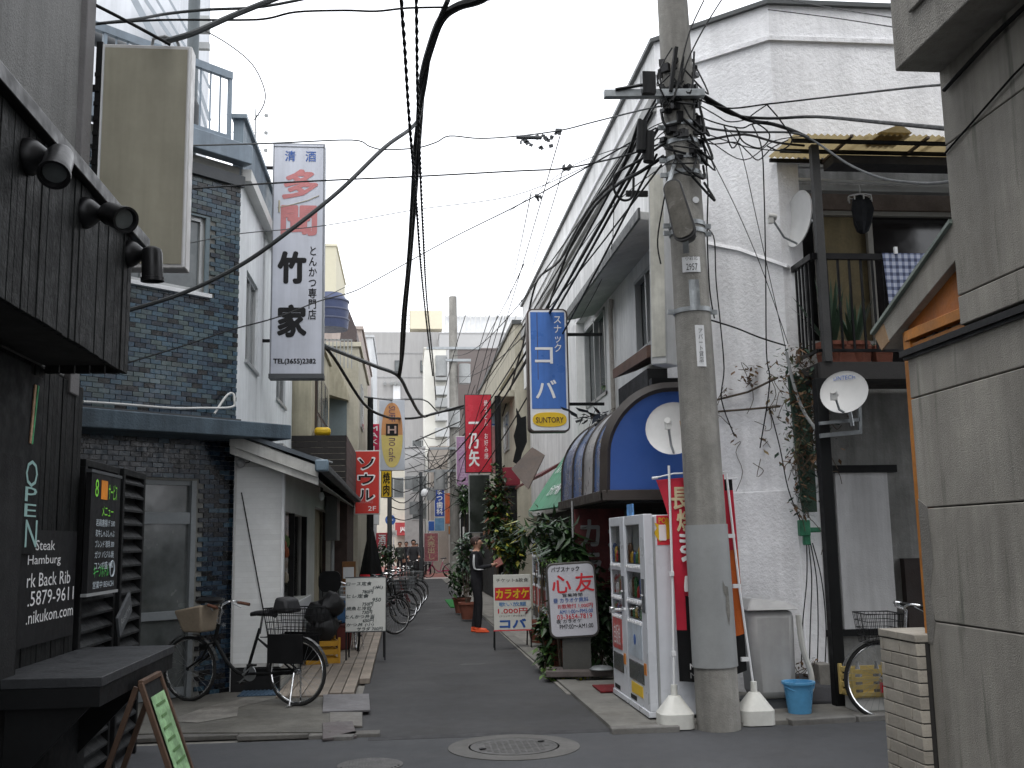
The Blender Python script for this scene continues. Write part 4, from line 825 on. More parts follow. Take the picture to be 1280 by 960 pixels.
# crossarm and hardware tangle
g = MB(); g.beam(PY(755, 118, 8.75), PY(880, 117, 8.75), .07, .07); g.build('crossarm', m_steel, up, w=True, bev=.004)
g = MB()
for k in range(44):
    z = rnd.uniform(5.0, 6.0); a = rnd.uniform(R(-190), R(10)); p = onpole(z, a, .02); g.cbox(p, rnd.uniform(.03, .09), rnd.uniform(.03, .07), rnd.uniform(.03, .1), rnd.random()*3)
g.build('clamps', m_blackmetal, up, w=True, kind='stuff')
for k in range(26):
    z = rnd.uniform(4.85, 5.95); a0 = rnd.uniform(R(-190), R(-60)); a1 = a0+rnd.uniform(.8, 1.8); g = MB()
    pts = [onpole(z, a0, .03), onpole(z-rnd.uniform(.05, .3), (a0+a1)/2, rnd.uniform(.06, .16)), onpole(z+rnd.uniform(-.2, .3), a1, .03)]; g.tube(smoothline(pts, 6), rnd.uniform(.006, .013), 6); g.build('loose_cable', m_black, up, w=True)
for (px, py, z0) in ((803, 152, .3), (812, 165, .35)):
    p = PY(px, py, 8.7); g = MB(); g.cyl(p, p-V((.02, 0, .28)), .045, .05, 12); g.build('junction_can', m_black, up, w=True)
g = MB(); a = PY(810, 105, 8.7); g.cbox(a, .12, .1, .2); g.tube([a, a+V((-.3, 0, -.06))], .015, 6); g.build('anchor', m_blackmetal, up, w=True)
g = MB(); g.beam(PY(845, 60, 8.72), PY(838, 115, 8.72), .06, .03); g.build('strap_bracket', m_black, up, w=True)
# street light on the pole
sl_ = thing('street_lamp', 'dark oval street lamp head fixed to the front of the utility pole', 'street lamp', PY(842, 262, 8.55))
L0, L1 = PY(838, 226, 8.55), PY(858, 298, 8.35)
dd_ = (L0-L1); Ln = dd_.length; ax_l = dd_.normalized(); nrm = (EYE-L1); nrm = (nrm-ax_l*nrm.dot(ax_l)).normalized(); nrm = (nrm+V((-.25, 0, 0))).normalized(); wd_x = nrm.cross(ax_l).normalized(); Lc = (L0+L1)/2
def lamp(o, wl, ll, nm, mt, dp, bev=0):
    g = MB(); pts = [(x*(1.0-.25*(z/ll-.0)), z) for x, z in rrect(wl, ll, min(wl, ll)*.42)]
    g.hexa([Lc+wd_x*x+ax_l*z+nrm*o for x, z in pts], [Lc+wd_x*x*.7+ax_l*z*.94+nrm*(o-dp) for x, z in pts]); return g.build(nm, mt, sl_, w=True, bev=bev)
lamp(0, .19, Ln*1.04, 'lamp_body', M('lamp_dark', (.02, .02, .02), .4, .2, 6, .05), .1, .006)
lamp(.012, .155, Ln*.95, 'lens', M('lamp_lens', (.085, .08, .07), .2, .2, 6, .05), .012)
g = MB(); g.tube([L0+V((.0, .05, 0)), pax(5.0)+V((-.1, -.1, 0)), ], .02, 8); g.beam(L1+V((0, .03, 0)), L1+V((.05, .2, -.06)), .05, .03); g.build('bracket', m_steel, sl_, w=True)
# satellite dishes
def dish(name_label, c, face, rad, arm_dir, foot, rust=False, txt=None):
    t = thing('satellite_dish', name_label, 'satellite dish', c, 0, 'white satellite dishes'); f = V(face).normalized(); q = f.to_track_quat('Z', 'Y').to_matrix()
    g = MB(); prof = [(.001, .0)]+[(rad*i/6, .16*rad*(i/6)**2) for i in range(1, 7)]+[(rad*1.02, .16*rad+.004), (rad, .16*rad-.012), (rad*.6, .16*rad*.36-.014), (.02, -.014)]
    g.lathe((0, 0, 0), prof, 32, q); g.build('reflector', M('dish_white', (.55, .55, .54), .45, .06, 2, .02, grime=.08), t)
    if rust: g = MB(); g.hexa([q @ V((.1, -rad*.9, .16*rad*.85+.002)), q @ V((.14, -rad*.9, .16*rad*.85+.002)), q @ V((.09, rad*.3, .02)), q @ V((.06, rad*.3, .02))], [q @ V((.1, -rad*.9, .16*rad*.85+.006)), q @ V((.14, -rad*.9, .16*rad*.85+.006)), q @ V((.09, rad*.3, .026)), q @ V((.06, rad*.3, .026))]); g.build('rust_streak', M('rust_streak', (.38, .2, .06), .8, .3, 12), t)
    ft = q @ V((0, -rad*.95, .1*rad)); lnb = f*rad*1.15+V(arm_dir)
    g = MB(); g.tube([ft, ft*.6+lnb*.5+V((0, 0, -.05)), lnb], .012, 6); g.build('arm', m_steel, t)
    g = MB(); g.cyl(lnb+f*.03, lnb-f*.06, .03, .035, 12); g.cbox(lnb+V((0, 0, -.04)), .05, .05, .07); g.build('receiver', m_offwhite, t)
    g = MB(); g.tube([-f*.01, -f*.12, V(foot)], .018, 8); g.build('mount', m_steel, t)
    if txt: 
        o = text(txt, 0, 0, .2, .045, m_inkblue, t, 0, ax='z'); o.rotation_mode = 'QUATERNION'; o.rotation_quaternion = f.to_track_quat('Z', 'Y'); o.location = q @ V((-.0, rad*.72, .16*rad*.55+.008))
    return t
dish('white rust streaked satellite dish between blue awning and utility pole', PY(842, 537, 9.75), (-.35, -1, .25), .26, (-.03, 0, -.02), (.15, .5, .3), True)
dish('satellite dish with blue printed mark mounted on the black post bracket', PY(1056, 492, 9.45), (-.55, -.8, .35), .22, (-.06, -.0, -.1), (.1, .1, -.3), False, 'DNTECH')
dish('narrow-looking satellite dish turned sideways beside the upper balcony', PY(1002, 274, 10.1), (-1, -.12, .1), .29, (-.02, 0, -.02), (.1, .3, 0))
g = MB(); a, b = PY(1000, 545, 9.6), PY(1075, 540, 9.6); g.beam(a+V((.2, 0, 0)), b, .04, .04); g.beam(a+V((.2, 0, .12)), b+V((0, 0, .12)), .03, .03); g.beam(b+V((0, 0, -.02)), b+V((.02, 0, .4)), .03, .03); o = g.build('dish_bracket', m_steel); tag(o, 'galvanised bracket clamped to the black balcony post holding a dish', 'bracket')
# ================================================================== VENDING MACHINES
vcol = [(.5, .03, .03), (.55, .35, .03), (.04, .1, .3), (.03, .2, .06), (.5, .5, .5), (.02, .02, .025), (.12, .05, .02)]
m_can = [M('can_%d' % i, c, .3, .1, 5, 0) for i, c in enumerate(vcol)]
m_vw = M('vending_white', (.6, .62, .66), .35, .05, 1.5, .01, 20, coat=.3, grime=.06)
m_vg = glass('display_glass', (.06, .07, .07), .05)
def vending(y1, y0, label, near):
    W = y0-y1   # along the alley
    t = thing('vending_machine', label, 'vending machine', (2.15, (y0+y1)/2, 0), R(-90), 'white drink vending machines'); h = 1.83; D = .72
    g = MB(); g.box(-W/2, .08, .06, W/2, D, h-.01); g.build('body', m_vw, t, bev=.012)
    # front door frame built round three recessed displays
    g = MB(); rows = [(1.38, 1.72), (1.06, 1.32), (.92 if near else .86, 1.0)]
    xL, xR = -W/2+.03, W/2-.2
    g.box(-W/2, 0, .1, xL, .08, h); g.box(xR, 0, .1, W/2, .08, h); g.box(xL, 0, 1.74, xR, .08, h); g.box(xL, 0, .1, xR, .08, .86)
    g.box(xL, 0, 1.30, xR, .08, 1.37); g.box(xL, 0, 1.0, xR, .08, 1.05); g.build('front_door', m_vw, t, bev=.006)
    for (a, b) in ((1.37, 1.74), (1.05, 1.30), (.86, 1.0)):
        g = MB(); g.box(xL, .07, a, xR, .078, b); g.build('display_back', M('display_back', (.2, .23, .24), .5), t)
        n = 6
        for i in range(n):
            x = xL+.04+(xR-xL-.08)*i/(n-1); r = rnd.choice((.022, .026)); hh = min(b-a-.04, rnd.choice((.11, .16, .19))); g = MB(); g.lathe((x, .045, a+.012), [(r*.85, 0), (r, .006), (r, hh-.03), (r*.6, hh-.01), (r*.4, hh)], 10); g.build('drink_sample', rnd.choice(m_can), t)
        g = MB(); g.box(xL+.005, .012, a, xR-.005, .016, b); mt = m_vgl; g.build('display_pane', mt, t)
        for i in range(n): x = xL+.04+(xR-xL-.08)*i/(n-1); g = MB(); g.box(x-.022, -.012, a-.035, x+.022, 0, a-.012); g.build('button', M('button_white', (.75, .75, .75), .3), t, bev=.003)
    g = MB(); g.box(xR+.05, -.008, .95, xR+.14, .0, 1.25); g.build('coin_panel', m_darkgrey, t, bev=.004)
    g = MB(); g.box(xR+.06, -.02, .98, xR+.09, -.008, 1.03); g.cyl((xR+.11, -.03, 1.1), (xR+.11, 0, 1.1), .012); g.build('coin_slot', m_chrome, t)
    g = MB(); g.box(xL+.02, -.004, .52, xR-.02, .0, .82); g.build('poster', M('poster_pale_'+str(near), (.5, .56, .62) if near else (.5, .08, .07), .4, .25, 5), t)
    if near: g = MB(); g.lathe(((xL+xR)/2, -.006, .68), [(.05, 0), (.03, .003)], 14, Matrix.Rotation(R(90), 3, 'X')); g.build('poster_mark', m_blue, t)
    else: text('自販機', (xL+xR)/2, .66, .3, .2, m_inkwhite, t, -.006)
    g = MB(); g.box(xL+.02, -.006, .3, xR+.02, .02, .48); g.build('flap', m_vgd, t, bev=.01)
    g = MB(); g.box(xR+.03, -.004, .4, xR+.12, 0, .5); g.build('sticker', m_orange_st, t)
    g = MB(); g.box(xL+.1, -.004, .18, xR-.05, 0, .28); g.build('sticker', m_yel, t) if near else None
    g = MB(); g.box(xL+.05, -.004, .09 if False else .12, xL+.3, -.001, .16); g.build('vent_slot', m_dark, t)
    g = MB(); g.box(-W/2+.0, -.012, .05, W/2, .08, .1); g.build('bottom_rail', m_vw, t, bev=.004)
    for sx in (-1, 1):
        for yy in (.06, D-.06): g = MB(); g.cyl((sx*(W/2-.08), yy, 0), (sx*(W/2-.08), yy, .06), .025, n=10); g.build('foot', m_blackmetal, t)
    return t, W, h, D
m_vgl = bpy.data.materials.new('clear_pane'); m_vgl.use_nodes = True; b_ = m_vgl.node_tree.nodes['Principled BSDF']; b_.inputs['Transmission Weight'].default_value = 1; b_.inputs['Roughness'].default_value = .03; b_.inputs['IOR'].default_value = 1.05; b_.inputs['Specular IOR Level'].default_value = .6
m_vgd = glass('flap_glass', (.04, .045, .045), .2); m_orange_st = M('sticker_orange', (.6, .2, .02), .5)
t1, W1, h1, D1 = vending(9.3, 10.15, 'near white vending machine with red number 1 poster on its end panel', True)
t2, W2, h2, D2 = vending(10.18, 10.9, 'farther white vending machine next to the ivy', False)
g = MB(); g.box(W1/2, .2, 1.42, W1/2+.004, .62, 1.81) if False else g.box(W1/2, .12, 1.55, W1/2+.004, .5, 1.815); g.build('side_poster', m_red, t1)
g = MB(); g.poly([(W1/2+.006, y_-.18, z_) for y_, z_ in ((.27, 1.66), (.3, 1.7), (.28, 1.75), (.36, 1.72), (.42, 1.8), (.44, 1.7), (.49, 1.64), (.4, 1.6), (.32, 1.58))]); g.build('star_burst', m_yel, t1, fixn=False)
text('1', .17, 1.66, .055, .13, m_inkwhite, t1, W1/2+.012, bold=.04, ax='+x'); text('PON!', .2, 1.77, .12, .05, m_yel, t1, W1/2+.008, bold=.02, ax='+x')
g = MB(); g.tube([(W1/2+.004, .36+.06*math.cos(a*.35), 1.22+.07*math.sin(a*.35)) for a in range(18)], .003, 5, True); g.build('pen_circle', m_inkblue, t1)
g = MB(); g.box(W1/2-.0, .08, .1, W1/2+.006, .1, 1.8); g.build('seam', m_grey, t1)
# folding knob handle sticking out of the far machine
g = MB(); g.cyl((W2/2-.15, 0, .92), (W2/2-.15, -.1, .92), .018); g.cbox((W2/2-.15, -.11, .92), .09, .04, .06); g.build('lock_handle', m_chrome, t2, bev=.006)
# blue cardboard topper between the machines
tp = thing('blue_carton', 'small blue and white printed carton standing on top between the two vending machines', 'carton', (2.22, 10.2, 1.83), R(-90))
g = MB(); g.box(-.12, 0, -.3, .12, .02, .12); g.build('card', M('sky_card', (.1, .25, .5), .5, .4, 12, .02), tp, bev=.002)
g = MB(); g.box(-.11, -.003, -.16, .1, 0, -.03); g.build('print', M('card_print', (.4, .42, .45), .5, .3, 30), tp)
# ================================================================== NOBORI BANNERS
m_rod = M('white_rod', (.7, .71, .72), .4, .05, 5)
def base_block(par, c):
    g = MB(); s_ = .265; r1 = [(c.x+s_*.62*x, c.y+s_*.62*y, .0) for x, y in rrect(1.8, 1.8, .5)]
    g.hexa([(p[0], p[1], .01) for p in r1], [(p[0], p[1], .13) for p in r1]); r2 = [(c.x+.05*math.cos(R(a)), c.y+.05*math.sin(R(a)), .27) for a in [0+i*360/len(r1) for i in range(len(r1))]]
    g.hexa([(c.x+(p[0]-c.x)*.985, c.y+(p[1]-c.y)*.985, .13) for p in r1], r2); g.cyl(c+V((0, 0, .25)), c+V((0, 0, .36)), .03, .028)
    g.build('water_base', M('base_plastic', (.62, .62, .58), .45, .08, 4, .03, grime=.1), par, w=True)
n1 = thing('banner_flag', 'red banner flag with a dark bottle print standing between vending machine and pole', 'banner', (2.3, 9.05, 0), 0, 'banner flags on white bases')
c1 = V((2.31, 9.06, 0)); base_block(n1, c1)
tp1 = PY(836, 582, 9.12); g = MB(); g.tube([c1+V((0, 0, .3)), PY(841, 740, 9.1), tp1], .011, 8); g.tube([PY(816, 598, 9.12), PY(842, 592, 9.12), PY(905, 590, 9.14)], .008, 6); g.cyl(PY(815, 598, 9.12), PY(822, 597, 9.12), .013); g.build('rod', m_rod, n1, w=True)
for z in (1.3, .62): g = MB(); p = c1.lerp(tp1, z/2.25); p.z = z; g.cbox(p, .035, .035, .04); g.build('clip', m_rod, n1, w=True)
m_flag = M('flag_red', (.5, .02, .045), .65, .15, 2, .05, 200); m_flag2 = M('flag_orange', (.55, .12, .02), .65, .1, 2)
def cloth(par, corner, nm, mats, n=14, mrow=16, rowmat=None, wave=.02):
    # corner(u, v) -> point; u across, v down
    g = MB()
    for j in range(mrow):
        for i in range(n):
            def P(i, j): p = corner(i/n, j/mrow); return p+V((0, -wave*math.sin(i/n*6+j/mrow*4), 0))
            g.poly([P(i, j), P(i+1, j), P(i+1, j+1), P(i, j+1)], rowmat(i/n, j/mrow) if rowmat else 0)
    return g.build(nm, mats, par, w=True, fixn=False)
TL1, TR1 = PY(820, 600, 9.16), PY(905, 593, 9.2); BL1, BR1 = PY(850, 852, 9.16), PY(915, 856, 9.2)
def f1(u, v):
    l = TL1.lerp(BL1, v) if v > .0 else TL1; l = V(l); l.x += .1*math.sin(min(v*3.5, 1)*math.pi*.5) - .1*v; r = TR1.lerp(BR1, v); return l.lerp(r, u)
cloth(n1, f1, 'flag', [m_flag, m_inkblack], rowmat=lambda u, v: 1 if v > .74 or (v > .58 and u > .15) else 0, n=20, mrow=24)
m_gold = M('flag_pale', (.6, .5, .32), .7, .1, 3)
for k, ch in enumerate('長焼まつり'):
    p = f1(.27+.02*k, .1+k*.11); text(ch, p.x-2.3, p.z, .17, .19, m_gold if k < 2 else m_inkwhite, n1, p.y-9.05-.035, bold=.03)
p = f1(.4, .93); text('MAGNUM', p.x-2.3+.05, p.z+.02, .3, .05, m_inkwhite, n1, p.y-9.05-.04, bold=.02); text('MUSIC', p.x-2.3+.02, p.z-.055, .24, .05, M('ink_grey', (.3, .3, .3), .6), n1, p.y-9.05-.04)
p = f1(.35, .68); g = MB(); g.hexa([(p.x-.06, p.y-.04, p.z-.2), (p.x+.12, p.y-.04, p.z-.2), (p.x+.12, p.y-.04, p.z+.1), (p.x+.02, p.y-.04, p.z+.12), (p.x-.04, p.y-.04, p.z+.02)], [(p.x-.06, p.y-.036, p.z-.2), (p.x+.12, p.y-.036, p.z-.2), (p.x+.12, p.y-.036, p.z+.1), (p.x+.02, p.y-.036, p.z+.12), (p.x-.04, p.y-.036, p.z+.02)]); g.build('bottle_print', m_darkgrey, n1, w=True)
n2 = thing('banner_flag', 'orange and black banner flag leaning on the right side of the pole', 'banner', (3.0, 9.05, 0), 0, 'banner flags on white bases')
c2_ = V((3.03, 9.1, 0)); base_block(n2, c2_); tp2 = PY(908, 592, 9.15)
g = MB(); g.tube([c2_+V((0, 0, .3)), PY(925, 740, 9.12), tp2], .011, 8); g.tube([PY(885, 599, 9.3), PY(922, 598, 9.15)], .008, 6); g.build('rod', m_rod, n2, w=True)
for z in (1.62, 1.18, .55): g = MB(); p = c2_.lerp(tp2, z/2.25); p.z = z; g.cbox(p+V((-.03, 0, 0)), .07, .03, .035); g.build('clip', m_rod, n2, w=True)
TL2, TR2, BL2, BR2 = PY(880, 600, 9.32), PY(915, 598, 9.2), PY(900, 850, 9.32), PY(934, 838, 9.2)
def f2(u, v): return TL2.lerp(BL2, v).lerp(TR2.lerp(BR2, v), u)
cloth(n2, f2, 'flag', [m_flag, m_flag2, m_inkblack], rowmat=lambda u, v: 2 if v > .76 or (v < .06) else (1 if v > .36 else 0), wave=.012)
# grey water tank with lid and pipe
wt = thing('water_tank', 'pale grey plastic tank with a lid beside the right banner base', 'tank', (3.42, 9.75, 0))
a, b = PY(930, 790, 9.7), PY(985, 880, 9.7)
g = MB(); g.hexa([(3.22, 9.6, .12), (3.62, 9.6, .12), (3.62, 10.0, .12), (3.22, 10.0, .12)], [(3.18, 9.58, .93), (3.63, 9.58, .93), (3.63, 10.02, .93), (3.18, 10.02, .93)]); g.build('tank_body', M('tank_grey', (.36, .36, .355), .55, .08, 2, .05, streak=.1, grime=.15), wt, w=True, bev=.07)
g = MB(); g.hexa([(3.15, 9.55, .93), (3.66, 9.55, .93), (3.66, 10.05, .93), (3.15, 10.05, .93)], [(3.24, 9.66, 1.04), (3.57, 9.66, 1.0), (3.57, 9.95, 1.0), (3.24, 9.95, 1.04)]); g.build('lid', MATS['tank_grey'], wt, w=True, bev=.015)
g = MB(); g.tube(smoothline([(3.66, 9.6, .88), (3.68, 9.6, .6), (3.74, 9.58, .35), (3.72, 9.56, .2), (3.6, 9.54, .14)], 5), .028, 8); g.build('pipe', M('pipe_offwhite', (.5, .5, .47), .5, .1, 5, .05), wt, w=True)
g = MB(); g.box(3.1, 9.65, .03, 3.6, 9.95, .12); g.build('foot_block', m_darkgrey, wt, w=True)
bk = thing('bucket', 'sky blue plastic bucket on the kerb beside the grey tank', 'bucket', PZ(1000, 893, .02))
g = MB(); g.lathe((0, 0, 0), [(.1, 0), (.135, .27), (.15, .27), (.15, .29), (.125, .29), (.09, .02)], 24); g.build('pail', M('bucket_blue', (.1, .33, .58), .35, .1, 4, .02), bk)
g = MB(); g.tube([(.14*math.cos(a), -.12*math.sin(a), .27-.06*math.sin(a)) for a in [i*math.pi/10 for i in range(11)]], .006, 6); g.build('handle', MATS['bucket_blue'], bk)
# green junction box and cables on the wall
gb = thing('junction_box', 'green taped junction box with trailing cables where wall meets nook', 'junction box', PY(1005, 660, 10.2))
g = MB(); g.cbox((0, 0, 0), .11, .08, .16); g.cbox((.02, 0, -.12), .07, .06, .1); g.cbox((.1, -.01, -.02), .14, .02, .05); g.build('box', M('green_box', (.03, .17, .09), .5, .3, 8, .1), gb, bev=.02)
for k in range(4):
    g = MB(); x = .01+.02*k; g.tube(smoothline([(x, -.02, -.15), (x-.02+.03*k, -.02, -.5), (x-.1+.06*k, -.04, -.95), (x-.14+.06*k, -.05, -1.35)], 5), .006, 5); g.build('cable', m_black, gb)
g = MB(); g.tube(smoothline([(0, 0, .08), (.03, -.02, .25), (.2, .0, .45)], 5), .01, 6); g.tube([(.05, 0, .1), (.09, 0, .75), (.09, .1, 1.2)], .01, 6); g.build('conduit', m_grey, gb)
# ------------------------------------------------------------------ dried creeper on the wall
m_dry = M('dry_leaf', (.13, .075, .04), .9, .4, 8, .1); m_twig = M('twig', (.09, .07, .05), .9, .3, 8); m_net = M('green_net', (.035, .065, .045), .9, .3, 10, .3)
def tangle(par, c, ext, nl, nt, mats, lw=(.02, .05), nm='leaves'):
    g = MB()
    for k in range(nl):
        p = V(c)+V((rnd.gauss(0, ext[0]*.5), rnd.uniform(-ext[1], ext[1]), rnd.uniform(-ext[2], ext[2]))); d = V((rnd.uniform(-1, 1), rnd.uniform(-1, .2), rnd.uniform(-1, .3))).normalized(); s = V((rnd.uniform(-1, 1), rnd.uniform(-1, 1), 0)).normalized(); w_ = rnd.uniform(*lw); l = w_*rnd.uniform(1.2, 2.4)
        g.poly([p, p+d*l*.4+s*w_*.5, p+d*l, p+d*l*.45-s*w_*.5], rnd.randrange(len(mats)))
    g.build(nm, mats, par, w=True, smooth=False, fixn=False, kind='stuff')
    for k in range(nt):
        g = MB(); p = V(c)+V((rnd.gauss(0, ext[0]*.5), rnd.uniform(-ext[1], 0), rnd.uniform(-ext[2], ext[2]))); pts = [p]
        for q in range(4): pts.append(pts[-1]+V((rnd.uniform(-.12, .12), rnd.uniform(-.03, .03), rnd.uniform(-.22, .1))))
        g.tube(smoothline(pts, 3), .004, 4); g.build('stem', m_twig, par, w=True)
cr = thing('dry_creeper', 'dried brown creeper hanging at the balcony corner and along the roughcast wall', 'creeper', PY(1000, 560, 10.05))
tangle(cr, PY(1005, 505, 10.0), (.24, .12, .6), 800, 22, [m_dry, m_net, m_dry, M('olive_leaf', (.07, .07, .03), .9, .3, 8)])
tangle(cr, PY(1003, 600, 10.1), (.1, .08, .35), 200, 4, [m_net, m_net, m_dry])
g = MB(); a = PY(998, 470, 10.15); b = PY(1012, 640, 10.15); g.hexa([a+V((-.1, 0, 0)), a+V((.12, 0, 0)), a+V((.12, .05, 0)), a+V((-.1, .05, 0))], [b+V((-.06, 0, 0)), b+V((.08, 0, 0)), b+V((.08, .05, 0)), b+V((-.06, .05, 0))]); g.build('green_netting', m_net, cr, w=True)
nC = V((-.707, -.707, 0))
def CH(px, py, off=.03): return PP(px, py, V((RX, RY, 0))+nC*off, nC) if px < 962 else PY(px, py, QY-off)
for (px, py, k) in ((938, 470, 60), (975, 465, 30), (905, 490, 8), (918, 545, 8), (960, 500, 14), (952, 560, 6)):
    tangle(cr, CH(px, py, .06), (.13 if k > 20 else .04, .03, .12), k, 2, [m_dry, m_dry, M('straw', (.22, .16, .08), .9, .3, 8)], (.02, .045))
for pl3 in ([(890, 515), (930, 512), (975, 508)], [(895, 500), (935, 490), (972, 472)]):
    g = MB(); g.tube([CH(*q, .05) for q in pl3], .012, 6); g.build('branch', m_twig, cr, w=True)
# loose rubbish at the wall foot
wdz = thing('dead_weeds', 'dead weeds and black tarp at the foot of the wall behind the bucket', 'weeds', (3.9, 10.0, .05))
tangle(wdz, V((3.95, 10.05, .25)), (.3, .1, .18), 160, 8, [m_dry, m_twig]); g = MB(); g.hexa([(3.6, 9.8, .02), (4.35, 9.8, .02), (4.35, 10.2, .02), (3.6, 10.2, .02)], [(3.65, 9.9, .24), (4.3, 9.9, .2), (4.3, 10.2, .26), (3.65, 10.2, .3)]); g.build('tarp', MATS['tarp'], wdz, w=True, bev=.05)
bl_ = thing('block', 'grey concrete block standing beside the black balcony post', 'block', (4.0, 9.9, 0)); g = MB(); g.box(-.05, 0, 0, .08, .2, .39); g.build('block_body', m_conc, bl_, bev=.01)
# crate and box behind the parked bicycle
cz_ = PZ(1096, 893, .03); cz_.y += .25; cz_.x += .06
bx = thing('white_box', 'flat pale box under the yellow crate behind the right bicycle', 'box', cz_); g = MB(); g.box(-.18, -.12, 0, .2, .15, .13); g.build('box_body', m_offwhite, bx, bev=.015)
cy_ = thing('yellow_crate', 'yellow plastic crate with red sticker on the pale box behind the right bicycle', 'crate', cz_+V((0, 0, .13)))
def crate(par, w_, d_, h_, mt, slats=4):
    for (x0, y0, x1, y1) in ((-w_/2, -d_/2, w_/2, -d_/2+.012), (-w_/2, d_/2-.012, w_/2, d_/2), (-w_/2, -d_/2, -w_/2+.012, d_/2), (w_/2-.012, -d_/2, w_/2, d_/2)):
        for k in range(slats): z = h_*k/slats; g = MB(); g.box(x0, y0, z+.004, x1, y1, z+h_/slats*.66); g.build('side_slat', mt, par)
        g = MB()
    for sx in (-1, 1):
        for sy in (-1, 1): g = MB(); g.box(sx*w_/2-.015, sy*d_/2-.015, 0, sx*w_/2+.015, sy*d_/2+.015, h_); g.build('corner_post', mt, par)
    g = MB(); g.box(-w_/2, -d_/2, 0, w_/2, d_/2, .01); g.build('base', mt, par)
crate(cy_, .42, .28, .27, M('crate_yellow', (.5, .38, .14), .5, .1, 5, .05, grime=.15))
g = MB(); g.box(.03, -.16, .04, .19, -.156, .14); g.build('red_sticker', m_inkred, cy_)
for k, px in enumerate((1078, 1094)):
    bt = thing('plastic_bottle', ('clear bottle standing in the left of the yellow crate', 'clear bottle standing in the right of the yellow crate')[k], 'bottle', cz_+V((-.1+.18*k, 0, .15)), 0, 'bottles in the yellow crate')
    g = MB(); g.lathe((0, 0, 0), [(.035, 0), (.035, .18), (.02, .23), (.013, .26), (.013, .28)], 12); g.build('bottle_body', glass('bottle_glass', (.22, .23, .24), .1), bt)
